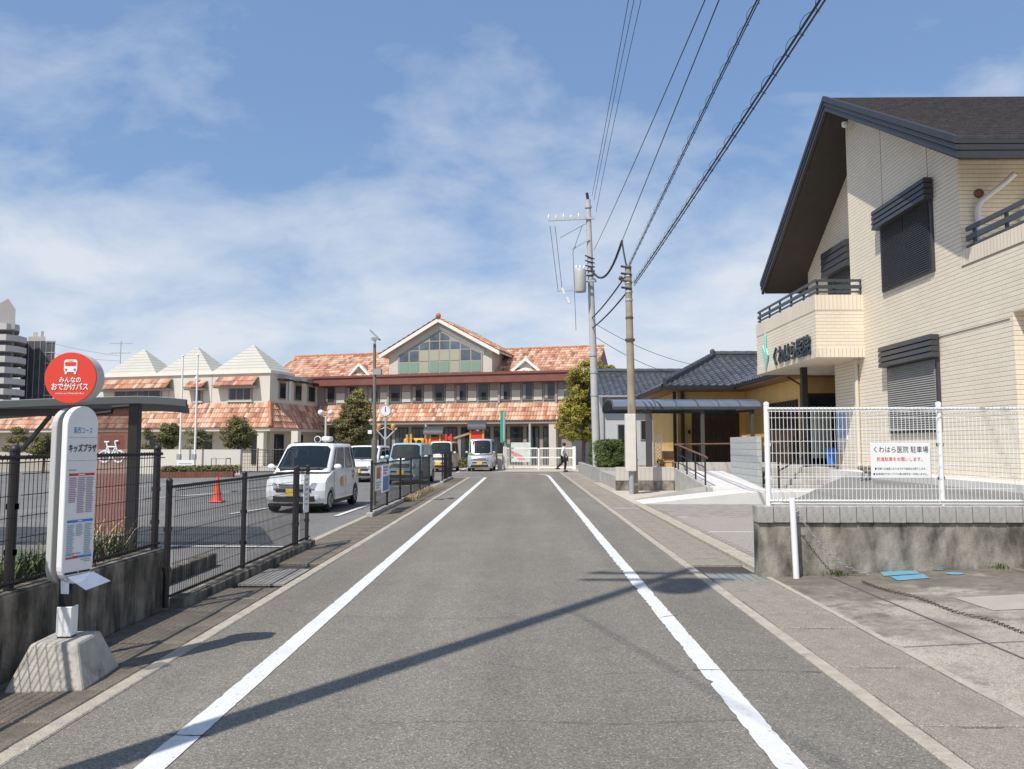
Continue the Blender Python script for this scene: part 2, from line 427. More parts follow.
def tile_roof(name, A, B, C, D, m, parent, cw, rh, amp, th, seg=4, kind='stuff', jap=False):
    """roof slope: A,B eave left/right; C,D ridge right/left. Courses of curved tiles as geometry."""
    A, B, C, D = map(Vector, (A, B, C, D))
    e1 = (B - A).normalized(); n = e1.cross((D - A)).normalized(); e2 = n.cross(e1).normalized()
    if n.z < 0: n = -n
    sl = (D - A).dot(e2); rows = max(1, int(round(sl / rh))); rh = sl / rows
    dx = (D - A).dot(e1); cx = (C - A).dot(e1); bx = (B - A).length
    vs, fs, uvs = [], [], []
    def hgt(x):
        t = (x / cw) % 1.0
        if jap: return amp * (0.5 + 0.5 * math.cos(2 * math.pi * t)) ** 2
        return amp * abs(math.sin(math.pi * t))
    for r in range(rows):
        s0, s1 = r * rh, (r + 1) * rh
        def ext(s): return dx * s / sl, bx + (cx - bx) * s / sl
        sm = (s0 + s1) / 2; xl, xr = ext(sm)
        g0 = int(math.floor(xl / cw * seg)); g1 = int(math.ceil(xr / cw * seg))
        xs = []
        for g in range(g0, g1 + 1):
            x = min(max(g * cw / seg, xl), xr)
            if not xs or x > xs[-1] + 1e-5: xs.append(x)
        b = len(vs); k = len(xs)
        jit = random.uniform(0, 0.15) * th
        for x in xs:
            h = hgt(x)
            vs.append(A + e1 * x + e2 * (s0 - rh * 0.06) + n * (h * 0.6 - 0.01))
            vs.append(A + e1 * x + e2 * (s0 - rh * 0.06) + n * (h + th + jit))
            vs.append(A + e1 * x + e2 * s1 + n * (h + 0.004))
        for i in range(k - 1):
            a = b + i * 3
            mid = (xs[i] + xs[i + 1]) / 2 / cw
            for q in ((a, a + 3, a + 4, a + 1), (a + 1, a + 4, a + 5, a + 2)):
                fs.append(q); uvs.append((mid + 100, r + 0.5))
    me = bpy.data.meshes.new(name); me.from_pydata([tuple(v) for v in vs], [], fs)
    uvl = me.uv_layers.new(name='UVMap')
    for p in me.polygons:
        for li in p.loop_indices: uvl.data[li].uv = uvs[p.index]
        p.use_smooth = False
    o = link(name, me, m, parent, kind=kind)
    return o

def leaves(name, blobs, n, size, m, parent, seed=1, squash=1.0, kind=None, inner=0.35, nrm_up=0.3):
    """many small leaf faces through the volume of ellipsoid clumps (centre, rx, ry, rz)"""
    rnd = random.Random(seed); vs, fs = [], []
    tot = sum((b[1] * b[2] * b[3]) ** (2 / 3) for b in blobs)
    for c, rx, ry, rz in blobs:
        k = max(6, int(n * (rx * ry * rz) ** (2 / 3) / tot))
        for _ in range(k):
            d = Vector((rnd.gauss(0, 1), rnd.gauss(0, 1), rnd.gauss(0, 1))).normalized()
            q = 1 - inner * rnd.random() ** 1.5 + rnd.gauss(0, 0.05)
            p = Vector(c) + Vector((d.x * rx, d.y * ry, d.z * rz)) * q
            nn = (d + Vector((rnd.gauss(0, .55), rnd.gauss(0, .55), rnd.gauss(0, .55) + nrm_up))).normalized()
            a = nn.orthogonal().normalized(); a.rotate(Matrix.Rotation(rnd.random() * 6.28, 3, nn)); g = nn.cross(a)
            s = size * rnd.uniform(0.6, 1.35); b = len(vs)
            vs += [p - a * s, p + g * s * 0.5 + nn * s * 0.15, p + a * s, p - g * s * 0.5 + nn * s * 0.15]
            fs.append((b, b + 1, b + 2, b + 3))
    me = bpy.data.meshes.new(name); me.from_pydata([tuple(v) for v in vs], [], fs)
    return link(name, me, m, parent, kind=kind)

# ================================================================== THE GROUND
def sheet(name, x0, x1, y0, y1, z, m, nx=1, ny=1, zf=None):
    vs, fs = [], []
    for j in range(ny + 1):
        for i in range(nx + 1):
            x = x0 + (x1 - x0) * i / nx; y = y0 + (y1 - y0) * j / ny
            vs.append((x, y, z + (zf(x, y) if zf else 0)))
    for j in range(ny):
        for i in range(nx):
            a = j * (nx + 1) + i
            fs.append((a, a + 1, a + nx + 2, a + nx + 1))
    me = bpy.data.meshes.new(name); me.from_pydata(vs, [], fs)
    if zf:
        for p in me.polygons: p.use_smooth = True
    return struct(link(name, me, m))
M_GROUND = mat('bare_ground', (0.30, 0.27, 0.22), 0.95, 0.2, 0.4, 0.3, 20)
sheet('ground', -900, 900, -300, 1500, -0.03, M_GROUND)
sheet('parking_lot', -60, -3.46, 6.0, 46.5, -0.012, M_LOT)
sheet('road', -2.62, 2.13, -14, 47.4, 0.0, M_ROAD)
sheet('road_junction', -14, -2.62, 39.2, 52.5, -0.004, M_ROAD)
sheet('school_yard', -30, 9, 47.4, 70, -0.008, mat('yard_sand', (0.43, 0.38, 0.31), 0.95, 0.12, 1.0, 0.3, 30))

def painted(name, pts, w, jag=0.0, seed=1, z=0.005, m=M_PAINT):
    """a painted line along pts, with worn ragged edges"""
    rnd = random.Random(seed); L = []; Rr = []
    for i in range(len(pts) - 1):
        a = Vector(pts[i]); b = Vector(pts[i + 1]); d = (b - a); ln = d.length; d.normalize(); s = Vector((d.y, -d.x, 0))
        k = max(1, int(ln / 0.06)) if jag > 0 and a.y < 16 else max(1, int(ln / 2))
        for j in range(k + (1 if i == len(pts) - 2 else 0)):
            p = a + d * (ln * j / k)
            f1 = max(0, rnd.gauss(0, jag)) if jag else 0; f2 = max(0, rnd.gauss(0, jag * 0.5)) if jag else 0
            L.append(p - s * (w / 2 - f1)); Rr.append(p + s * (w / 2 - f2))
    n = len(L); vs = [(p.x, p.y, z) for p in L] + [(p.x, p.y, z) for p in Rr]
    fs = [(i, i + 1, n + i + 1, n + i) for i in range(n - 1)]
    me = bpy.data.meshes.new(name); me.from_pydata(vs, [], fs)
    return struct(link(name, me, m))
painted('left_edge_line', [(-1.85, -13, 0), (-1.85, 38.6, 0)], 0.155, 0.005, 1)
painted('left_line_return', [(-1.775, 38.72, 0), (-6.5, 38.9, 0)], 0.15, 0, 2)
painted('right_edge_line', [(1.33, -13, 0), (1.33, 40.5, 0), (1.22, 42.0, 0), (0.85, 43.2, 0), (0.1, 43.7, 0), (-0.6, 43.75, 0)], 0.155, 0.013, 3)
# bay lines of the car park
bays = [[P(70, 505, Z=0), P(283, 487.5, Z=0)], [P(165, 546, Z=0), P(302, 547, Z=0)], [P(230, 514, Z=0), P(268, 508, Z=0)], [P(165, 497, Z=0), P(232, 493, Z=0)],
        [P(60, 492, Z=0), P(240, 480, Z=0)], [P(336, 516, Z=0), P(371, 504, Z=0)], [P(395, 487, Z=0), P(428, 483.5, Z=0)], [P(457, 472.5, Z=0), P(467, 467.5, Z=0)], [P(440, 473, Z=0), P(502, 472, Z=0)]]
for i, b in enumerate(bays):
    painted('parking_bay_line', b, 0.12, 0, 10 + i, z=0.0045)
# patch seams and a crack across the road
M_SEAM = mat('tar_seam', (0.06, 0.06, 0.06), 0.8)
def crack(name, pts, w, seed):
    rnd = random.Random(seed); q = []
    for i in range(len(pts) - 1):
        a = Vector(pts[i]); b = Vector(pts[i + 1]); k = max(2, int((b - a).length / 0.08))
        for j in range(k): q.append(a + (b - a) * j / k + Vector((rnd.gauss(0, .012), rnd.gauss(0, .012), 0)))
    q.append(Vector(pts[-1])); n = len(q); vs, fs = [], []
    for i, p in enumerate(q):
        d = (q[min(i + 1, n - 1)] - q[max(i - 1, 0)]).normalized(); s = Vector((d.y, -d.x, 0)) * w * rnd.uniform(0.2, 1)
        vs += [(p.x - s.x, p.y - s.y, 0.0065), (p.x + s.x, p.y + s.y, 0.0065)]
    for i in range(n - 1): fs.append((2 * i, 2 * i + 1, 2 * i + 3, 2 * i + 2))
    me = bpy.data.meshes.new(name); me.from_pydata(vs, [], fs); return struct(link(name, me, M_SEAM))
crack('road_crack', [(1.2, 5.7, 0), (1.6, 5.72, 0), (2.1, 5.66, 0)], 0.005, 4)
crack('road_crack', [(-0.9, 4.62, 0), (-.1, 4.66, 0), (.7, 4.62, 0), (1.25, 4.7, 0)], 0.003, 14)
crack('road_crack', [(-.3, 5.9, 0), (.2, 5.65, 0), (.55, 5.6, 0), (1.3, 5.72, 0)], 0.0028, 15)
crack('road_crack', [(-1.7, 7.4, 0), (-.6, 7.3, 0), (.3, 7.5, 0)], 0.003, 16)
crack('road_crack', [(-1.1, 9.8, 0), (.2, 10.1, 0), (1.2, 9.9, 0)], 0.004, 17)
crack('road_crack', [(-2.0, 4.45, 0), (-1.72, 4.42, 0)], 0.007, 5)
crack('road_crack', [(1.25, 7.4, 0), (1.45, 7.5, 0)], 0.010, 6)

# ---- gutters: every cover slab its own piece
SLABCACHE = {}
def slab_mesh(w, l, h, slot, key):
    if key in SLABCACHE: return SLABCACHE[key]
    m = MB(); s = 0.055; a = 0.12
    # slab with a hand slot notched into its far end
    if slot:
        m.prism([(-w/2, 0, 0), (w/2, 0, 0), (w/2, l, 0), (a, l, 0), (a, l - s * .45, 0), (-a, l - s * .45, 0), (-a, l, 0), (-w/2, l, 0)], (0, 0, h))
    else: m.box(-w/2, w/2, 0, l, 0, h)
    SLABCACHE[key] = m.mesh('gutter_slab', 0.006, 1); return SLABCACHE[key]
M_GAP = mat('gutter_dark', (0.05, 0.045, 0.04), 0.95)
def gutter(name, x0, x1, y0, y1, l, seed, ynear, skip=(), m=M_SLAB):
    rnd = random.Random(seed)
    base = struct(MB().box(x0, x1, y0, y1, -0.4, -0.022).build(name, M_GAP))
    y = y0; far = MB(); w = (x1 - x0) - 0.012; xc = (x0 + x1) / 2
    while y < y1 - 0.1:
        if not any(a - 0.3 < y < b for a, b in skip):
            if y < ynear:
                o = link('gutter_slab', slab_mesh(w, l - 0.012, 0.10, True, (w, l)), m, base)
                o.location = (xc, y, -0.092 + rnd.uniform(-.003, .006)); o.rotation_euler = (rnd.gauss(0, .003), rnd.gauss(0, .004), rnd.gauss(0, .003))
            else: far.box(x0 + .006, x1 - .006, y, y + l - 0.012, -0.09, 0.006 + rnd.uniform(-.003, .004))
        y += l
    if far.v: far.build('far_gutter_slabs', m, base, kind='stuff')
    return base
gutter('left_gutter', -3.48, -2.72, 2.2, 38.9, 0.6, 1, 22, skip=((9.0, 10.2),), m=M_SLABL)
gutter('right_gutter', 2.235, 2.93, 2.2, 46, 0.6, 2, 24, skip=((9.2, 10.1), (19.6, 20.2)))
def strip(name, x0, x1, y0, y1, l, m, z=0.012, seed=3, h=0.12, ynear=26):
    rnd = random.Random(seed); base = struct(MB().box(x0 + .01, x1 - .01, y0, y1, -0.3, -0.02).build(name, M_GAP)); y = y0; far = MB()
    while y < y1 - .05:
        e = min(y + l - .006, y1)
        if y < ynear: MB().box(x0, x1, y, e, z - h, z + rnd.uniform(-.003, .003)).build('edge_stone', m, base, bevel=0.008, seg=1)
        else: far.box(x0, x1, y, e, z - h, z)
        y += l
    if far.v: far.build('far_edge_stones', m, base, kind='stuff')
    return base
strip('left_edge_strip', -2.715, -2.60, 2.2, 38.9, 2.0, M_EDGE)
strip('right_edge_strip', 2.12, 2.23, 2.2, 46, 2.0, M_EDGE)
strip('drive_kerb', 2.99, 3.24, 10.2, 21.2, 0.6, M_EDGE, z=0.03)
struct(MB().box(2.936, 3.0, 2.2, 10.0, -0.3, 0.008).build('lot_edge', M_EDGE))
struct(MB().box(-3.60, -3.482, 12.7, 38.9, -0.3, 0.004).build('lot_threshold', M_EDGE))
# gratings
def grating(label, x0, x1, y0, y1, m, nb=6, along_y=True):
    t = thing('drain_grating', label, 'drain cover', ((x0 + x1) / 2, y0, 0))
    MB().box(x0, x1, y0, y1, -.05, -.012).build('pan', M_GAP, t)
    fr = MB()
    fr.box(x0, x1, y0, y0 + .03, -.05, .012); fr.box(x0, x1, y1 - .03, y1, -.05, .012); fr.box(x0, x0 + .03, y0 + .03, y1 - .03, -.05, .012); fr.box(x1 - .03, x1, y0 + .03, y1 - .03, -.05, .012)
    fr.build('frame', m, t)
    for i in range(nb):
        a, b = ((x0 + .03, x1 - .03) if along_y else (y0 + .03, y1 - .03))
        q0 = a + (b - a) * i / nb + .006; q1 = a + (b - a) * (i + 1) / nb - .006
        if along_y: MB().box(q0, q1, y0 + .03, y1 - .03, -.04, .008).build('grating_bar', m, t)
        else: MB().box(x0 + .03, x1 - .03, q0, q1, -.04, .008).build('grating_bar', m, t)
    return t
M_GRATE = mat('green_grey_steel', (0.30, 0.31, 0.27), 0.6, 0.15, 6, metal=0.3)
grating('ribbed green-grey drain cover in the right gutter beside the low wall', 2.25, 2.92, 9.25, 9.95, M_GRATE, 6)
grating('dark slotted drain grate in the right gutter near the ramp', 2.25, 2.92, 19.65, 20.1, M_GREY, 9, False)
grating('chequered steel drain cover in the left gutter by the black fence', -3.27, -2.74, 9.05, 10.15, mat('worn_steel', (.26, .24, .21), .7, .25, 5), 8)

# ---- concrete lot in front of the right-hand wall, rising slightly away from the road
LOTZ = lambda x, y: max(0, x - 3.0) * 0.044
lot = sheet('concrete_lot', 3.0, 26, -14, 9.62, 0.004, M_LOTCONC, 8, 6, LOTZ)
M_JOINT = mat('joint', (0.12, 0.11, 0.09), 0.95)
def lotline(name, a, b, w, m, z=0.010):
    a = Vector(a); b = Vector(b); d = (b - a).normalized(); s = Vector((d.y, -d.x, 0)) * w / 2
    vs = [a - s, a + s, b + s, b - s]
    me = bpy.data.meshes.new(name); me.from_pydata([(p.x, p.y, z + LOTZ(p.x, p.y)) for p in vs], [], [(0, 1, 2, 3)])
    return struct(link(name, me, m))
lotline('slab_joint', (3.65, 9.5, 0), (3.75, -5, 0), 0.02, M_JOINT)
lotline('slab_joint', (3.0, 6.35, 0), (9.5, 6.5, 0), 0.012, M_JOINT)
lotline('slab_joint', (5.8, 9.5, 0), (5.9, -5, 0), 0.014, M_JOINT)
M_PATCH = mat('patch_concrete', (0.37, 0.335, 0.285), 0.92, 0.1, 3, 0.3, 50)
lotline('concrete_patch', (4.35, 7.75, 0), (5.55, 7.8, 0), 0.62, M_PATCH, 0.009)
M_BLUE = mat('blue_paint', (0.13, 0.31, 0.42), 0.8, 0.12, 12, 0.3, 60, stain=((0.3, 0.29, 0.27), (14, 14, 14), 0.6, 0.7))
def lotP(u, v):
    z = 0.1
    for _ in range(6):
        p = P(u, v, Z=z); z = LOTZ(p.x, p.y)
    return p
for q in ([(880, 573), (915, 571), (920, 574.5), (884, 577)], [(890, 577.5), (923, 574.8), (930, 579), (898, 581.5)]):
    ps = [lotP(*a) for a in q]
    me = bpy.data.meshes.new('bay_marking'); me.from_pydata([(p.x, p.y, LOTZ(p.x, p.y) + .012) for p in ps], [], [(0, 1, 2, 3)])
    struct(link('bay_marking', me, M_BLUE))
for u, v, rx, ry in ((936, 569.5, .11, .10), (955, 574.3, .10, .09)):
    c = lotP(u, v); n = 14
    me = bpy.data.meshes.new('bay_marking')
    me.from_pydata([(c.x + rx * math.cos(6.283 * i / n), c.y + ry * math.sin(6.283 * i / n), LOTZ(c.x + rx * math.cos(6.283 * i / n), 0) + .012) for i in range(n)], [], [tuple(range(n))])
    struct(link('bay_marking', me, M_BLUE))

# ---- paved forecourt of the clinic: individual paving blocks
def sstep(a, b, x):
    t = min(1, max(0, (x - a) / (b - a))); return t * t * (3 - 2 * t)
PAVZ = lambda x, y: 0.86 * sstep(6.6, 9.3, x)
M_PAVE = mat('paving_block', (0.30, 0.27, 0.245), 0.9, 0.15, 4, 0.4, 70, island=0.1)
pb = sheet('paved_forecourt', 3.24, 16, 9.9, 21.3, 0.012, mat('paving_bed', (0.20, 0.19, 0.18), 0.95, 0.1, 5), 28, 10, PAVZ)
blk = [MB().box(0, .222, 0, .103, 0, .022).mesh('paving_block', 0.004, 1)]
M_PAVE_L = mat('pale_paving_block', (0.48, 0.46, 0.43), 0.9, 0.1, 4, 0.4, 70)
cells = []
row = 0; y = 10.0
while y < 20.9:
    x = 3.26 + (0.113 if row % 2 else 0)
    while x < 6.9:
        if x < 0.302 * (y + .05) + .15: cells.append((x, y, row))
        x += 0.23
    y += 0.111; row += 1
cells.sort(key=lambda c: c[1])
rest = MB()
for i, (x, y, r_) in enumerate(cells):
    pale = (r_ % 26 == 13)
    if i < 300:
        o = link('paving_block', blk[0].copy() if pale else blk[0], None, pb)
        if pale: o.data.materials.clear(); o.data.materials.append(M_PAVE_L)
        elif not o.data.materials: o.data.materials.append(M_PAVE)
        o.location = (x, y, .010 + random.uniform(-.002, .003))
    else: rest.box(x, x + .222, y, y + .103, .01, .031 + random.uniform(-.002, .003))
rest.build('far_paving_blocks', M_PAVE, pb, kind='stuff')
# pale sandy patch before the block wall, path between hedge and pole
struct(MB().box(3.0, 5.3, 21.35, 27.3, -.2, .02).build('sand_patch', mat('sand_paving', (0.50, 0.44, 0.37), 0.95, 0.12, 2, .3, 50)))
struct(MB().box(2.95, 3.3, 27.3, 33.4, -.2, .018).build('side_path', M_EDGE))
struct(MB().box(3.3, 14, 27.6, 44, -.3, .5).build('house_terrace', M_CONC))
# raised terrace along the clinic wall
struct(MB().box(8.7, 16, 12.2, 22.4, -.3, .905).build('clinic_terrace', M_CONC_L))

# ================================================================== LEFT SIDE: WALL, FENCES, BUS STOP
t = thing('retaining_wall', 'low dark stained concrete wall behind the bus stop sign', 'wall', (-3.6, 5, 0))
MB().box(-3.70, -3.5, -2, 7.72, -.2, .585).build('wall_body', M_WALLC, t, bevel=.012, seg=1)
M_SOIL = mat('soil', (0.07, 0.055, 0.04), 0.95, .3, 5, .5, 30)
struct(MB().box(-4.6, -3.702, -2, 7.6, -.2, .50).build('planting_bed', M_SOIL))

def mesh_fence(name, label, pts, z0f, h, m, group, post_r=.028, dv=.05, dh=.15, wr=.003, postw=None, curl=.0, cat='fence', ext=.04):
    """posts at pts; wire mesh panels between; folded rails at top and bottom"""
    t = thing(name, label, cat, (pts[0][0], pts[0][1], z0f), group=group)
    for x, y in pts:
        p = MB().tube([(x, y, z0f - .05), (x, y, z0f + h + ext)], post_r, 10)
        p.ball((x, y, z0f + h + ext), post_r * 1.12, n=10, m=5)
        p.build('post', m, t, smooth=True)
    for i in range(len(pts) - 1):
        a = Vector((pts[i][0], pts[i][1], 0)); b = Vector((pts[i + 1][0], pts[i + 1][1], 0)); d = b - a; L = d.length; d.normalize()
        s = Vector((d.y, -d.x, 0)) * (post_r + .012)
        w = MB(); k = int(L / dv)
        for j in range(1, k):
            p = a + d * (L * j / k) + s
            w.tube([(p.x, p.y, z0f + .05), (p.x, p.y, z0f + h)], wr, 4, False)
        q = z0f + .06
        while q < z0f + h:
            w.tube([a + s + d * .02 + Vector((0, 0, q)), b + s - d * .02 + Vector((0, 0, q))], wr, 4, False); q += dh
        w.build('wire_mesh', m, t, kind='stuff')
        for zz, rr in ((h - .012, .016), (.06, .014)):
            r = MB().tube([a + s + Vector((0, 0, z0f + zz)), b + s + Vector((0, 0, z0f + zz))], rr, 6)
            r.tube([a + s * 1.7 + Vector((0, 0, z0f + zz - .035)), b + s * 1.7 + Vector((0, 0, z0f + zz - .035))], wr * 1.6, 4)
            n = int(L / dv)
            for j in range(1, n):      # folded wire ends along the rail
                p = a + d * (L * j / n) + s
                r.tube([(p.x, p.y, z0f + zz - .02), (p.x + s.x * .5, p.y + s.y * .5, z0f + zz + .02)], wr * 1.5, 4, False)
            r.build('rail', m, t)
        for x, y in (pts[i], pts[i + 1]):
            for zz in (.28, .62):
                MB().box(x - .035, x + .035, y - .02, y + .02, z0f + h * zz - .02, z0f + h * zz + .02).build('clamp', m, t)
    return t
mesh_fence('mesh_fence', 'black wire mesh fence on top of the dark stained wall', [(-3.6, 1.2), (-3.6, 3.35), (-3.6, 5.5), (-3.6, 7.66)], .585, .94, M_DKBROWN, 'black mesh fences round the car park', post_r=.034)
mesh_fence('mesh_fence', 'black wire mesh fence on a low kerb just beyond the stained wall', [(-3.42, 7.55), (-3.42, 9.6), (-3.42, 11.75)], .10, 1.11, M_DKBROWN, 'black mesh fences round the car park', post_r=.03)
mesh_fence('mesh_fence', 'short black fence leaf between two posts at the car park entrance', [(-3.42, 11.86), (-3.42, 12.42)], .10, 1.12, M_DKBROWN, 'black mesh fences round the car park', post_r=.03)
ys = [17.7, 19.75, 21.85, 23.9, 26.0, 28.5]
mesh_fence('mesh_fence', 'black mesh fence carrying two notice boards in front of the parked cars', [(-3.42, y) for y in ys], .09, 1.1, M_DKBROWN, 'black mesh fences round the car park', post_r=.03, dv=.06)
mesh_fence('mesh_fence', 'farthest short black mesh fence near the boxy cream car', [(-3.42, y) for y in (33.2, 35.2, 37.2)], .09, 1.15, M_DKBROWN, 'black mesh fences round the car park', post_r=.03, dv=.06)
t = thing('kerb', 'low concrete kerb under the black fence beyond the stained wall', 'kerb', (-3.4, 10, 0))
yy = 7.75
while yy < 12.5:
    MB().box(-3.48, -3.31, yy, min(yy + .594, 12.6), -.1, .105 + random.uniform(-.004, .004)).build('kerb_stone', M_WALLC, t, bevel=.012, seg=1); yy += .6
for y0, y1, lb in ((17.5, 28.9, 'low concrete kerb under the fence with notice boards'), (33.0, 37.5, 'low concrete kerb under the farthest short fence')):
    t = thing('kerb', lb, 'kerb', (-3.4, y0, 0)); yy = y0
    while yy < y1: MB().box(-3.50, -3.35, yy, yy + .594, -.1, .09 + random.uniform(-.004, .004)).build('kerb_stone', M_CONC, t, bevel=.012, seg=1); yy += .6
t = thing('low_block_wall', 'dark low block edging inside the fence beyond the stained wall', 'wall', (-4.2, 9, 0))
for i in range(7): MB().box(-4.25, -4.1, 7.75 + i * .4, 8.14 + i * .4, -.1, .16).build('block', M_WALLC, t, bevel=.01, seg=1)
# notice plate between the two entrance posts
t = thing('notice_plate', 'narrow white vertical notice plate tied between two entrance fence posts', 'sign', (-3.37, 12.05, .5))
MB().box(-3.365, -3.355, 12.0, 12.28, .56, 1.14).build('plate', M_WHITE, t)
for k in range(6): MB().box(-3.3548, -3.352, 12.06, 12.22 - .03 * (k % 2), 1.05 - k * .075, 1.08 - k * .075).build('print_line', M_GREY, t)
# two boards on the far fence
M_SIGNBLUE = mat('sign_blue', (0.05, 0.20, 0.52), .5)
t = thing('notice_board', 'white notice board with red-brown picture on the car park fence', 'sign', (-3.36, 18, .5))
MB().box(-3.372, -3.36, 17.80, 18.62, .55, 1.13).build('board', M_WHITE, t)
MB().box(-3.3605, -3.357, 17.95, 18.45, .82, 1.08).build('picture', mat('poster_red', (.45, .14, .09), .6, .4, 7), t)
for k in range(3): MB().box(-3.3605, -3.357, 17.9, 18.5 - .1 * k, .72 - k * .06, .75 - k * .06).build('print_line', M_GREY, t)
t = thing('notice_board', 'white and blue notice board on the car park fence', 'sign', (-3.36, 19, .5))
MB().box(-3.372, -3.36, 18.70, 19.66, .46, 1.13).build('board', M_WHITE, t)
MB().box(-3.3605, -3.357, 18.78, 19.58, .50, .84).build('blue_field', M_SIGNBLUE, t)
for k in range(3): MB().box(-3.3605, -3.357, 18.85, 19.5 - .12 * k, 1.04 - k * .07, 1.075 - k * .07).build('print_line', M_SIGNBLUE, t)

# ---- plants by the wall
def blades(name, label, cat, pts, n, hmin, hmax, m, seed, spread=.12, w=.012, kind=None, group=None):
    rnd = random.Random(seed); vs, fs = [], []
    for i in range(n):
        x, y, z = pts[rnd.randrange(len(pts))]
        x += rnd.gauss(0, spread); y += rnd.gauss(0, spread); h = rnd.uniform(hmin, hmax); a = rnd.random() * 6.28; l = h * rnd.uniform(.2, .7)
        dx, dy = math.cos(a), math.sin(a); b = len(vs); ww = w * rnd.uniform(.6, 1.4)
        for k in range(4):
            tt = k / 3; r_ = ww * (1 - tt * .85)
            cx_, cy_, cz = x + dx * l * tt * tt, y + dy * l * tt * tt, z + h * tt * (1.15 - .3 * tt)
            vs += [(cx_ - dy * r_, cy_ + dx * r_, cz), (cx_ + dy * r_, cy_ - dx * r_, cz)]
        for k in range(3): fs.append((b + 2 * k, b + 2 * k + 1, b + 2 * k + 3, b + 2 * k + 2))
    me = bpy.data.meshes.new(name); me.from_pydata(vs, [], fs); o = link(name, me, m, kind=kind)
    o['label'] = label; o['category'] = cat
    if group: o['group'] = group
    return o
M_WEED = mat('weed_leaf', (0.075, 0.105, 0.035), .7, .3, 3, island=.5)
M_DRY = mat('dry_leaf', (0.42, 0.33, 0.18), .8, .2, 3, island=.35)
blades('weeds', 'green strap-leaved weeds along the top of the stained wall', 'weeds', [(-3.85 - .03 * (i % 5), 4.6 + i * .13, .5) for i in range(23)], 1500, .12, .36, M_WEED, 3, .1, .011, kind='stuff')
blades('dry_grass', 'pale dry grass heads behind the mesh fence beside the bus stop', 'grass', [(-3.95, 6.9, .5), (-3.95, 7.2, .5), (-3.9, 7.4, .5)], 90, .25, .5, M_DRY, 5, .1, .012, kind='stuff')
blades('dry_grass', 'brown dry grass along the foot of the notice-board fence', 'grass', [(-3.28, 22.2 + i * .2, .0) for i in range(30)], 1500, .08, .22, M_DRY, 6, .07, .012, kind='stuff')
for i, (u, v) in enumerate(((832, 573), (977, 563), (1002, 561), (826, 570))):
    p = lotP(u, v)
    blades('weed_tuft', ['small weed tuft at the wall foot nearest the white post', 'broad weed tuft at the foot of the right-hand wall', 'rightmost weed tuft at the foot of the right-hand wall', 'tiny weed tuft close behind the white post'][i], 'weeds', [(p.x, 9.57, LOTZ(p.x, 0))], 40, .04, .10, M_WEED, 20 + i, .06, .008, kind='stuff')

# ---- the bus stop sign
BX, BY = -3.13, 5.42
t = thing('bus_stop_sign', 'bus stop sign with red round head and white timetable panels on a concrete foot', 'bus stop', (BX, BY, 0), R(6), local=True)
M_FOOT = mat('foot_concrete', (0.44, 0.41, 0.355), .9, .18, 6, .2, 60, stain=((.17, .155, .125), (7, 7, 5), .52, .75))
m = MB().hexa([(-.25, -.30, 0), (.25, -.30, 0), (.25, .30, 0), (-.25, .30, 0), (-.15, -.18, .29), (.15, -.18, .29), (.15, .18, .29), (-.15, .18, .29)])
m.build('concrete_foot', M_FOOT, t, bevel=.02, seg=2)
MB().box(-.045, .045, -.045, .045, .28, 1.80).build('post', M_BLACK, t, bevel=.006, seg=1)
MB().box(-.05, .05, -.05, .05, .30, .50).build('white_sleeve', M_WHITE, t, bevel=.005, seg=1)
M_RED = mat('sign_red', (0.72, 0.055, 0.028), .45)
M_DISCB = mat('sign_side_grey', (.5, .5, .48), .5)
def stadium(w, z0, z1, n=14, rtop=None):
    r = w / 2; pts = []
    for i in range(n + 1): a = math.pi * i / n; pts.append((r * math.cos(a), z1 - r + r * math.sin(a)))
    for i in range(n + 1): a = math.pi + math.pi * i / n; pts.append((r * math.cos(a), z0 + r + r * math.sin(a)))
    return pts
# panels: front one (timetable) and back one, on either side of the post, turned a little towards the road
pa = R(66); ca, sa = math.cos(pa), math.sin(pa)
def pan(x, yq, z, off): return (off[0] + x * ca - yq * sa, off[1] + x * sa + yq * ca, z)
PO = (.070, -.040); PW = .255
fp = MB().prism([pan(x, 0, z, PO) for x, z in stadium(PW, .655, 1.87)], Vector((-sa, ca, 0)) * .05).build('timetable_panel', M_WHITE, t, bevel=.004, seg=1)
BO = (-.035, .035)
MB().prism([pan(x, 0, z, BO) for x, z in stadium(PW, .64, 1.86)], Vector((-sa, ca, 0)) * .05).build('back_panel', M_DISCB, t, bevel=.004, seg=1)
MB().bar((-.035, .02, 1.33), (.062, -.036, 1.33), .06, .05).build('bracket', M_BLACK, t)
MB().bar((-.035, .02, .83), (.062, -.036, .83), .06, .05).build('bracket', M_BLACK, t)
def onp(x, z, d=.003): return pan(x * .90, -d, .655 + (z - .70) * 1.075, PO)
PX = (ca, sa, 0)
M_TXTBLUE = mat('print_blue', (.06, .22, .62), .6); M_TXTK = mat('print_black', (.015, .015, .015), .6); M_TXTR = mat('print_red', (.62, .03, .04), .6); M_TXTP = mat('print_pale', (.42, .30, .40), .6); M_TXTLB = mat('print_pale_blue', (.32, .44, .52), .6)
text('lettering', '東西コース', .05, onp(0, 1.67), PX, (0, 0, 1), M_TXTBLUE, fp, fit=.155)
text('lettering', 'キッズプラザ', .058, onp(0, 1.555), PX, (0, 0, 1), M_TXTK, fp, fit=.225, heavy=.0012)
def stripe(x0, x1, z0, z1, m, nm='printed_band', d=.0025): 
    MB().prism([onp(x0, z0, d), onp(x1, z0, d), onp(x1, z1, d), onp(x0, z1, d)], Vector((sa, -ca, 0)) * .0008).build(nm, m, fp)
stripe(-.14, .14, 1.627, 1.629, M_GREY); stripe(-.14, .14, 1.478, 1.480, M_GREY)
stripe(-.11, .12, 1.383, 1.398, M_TXTR)
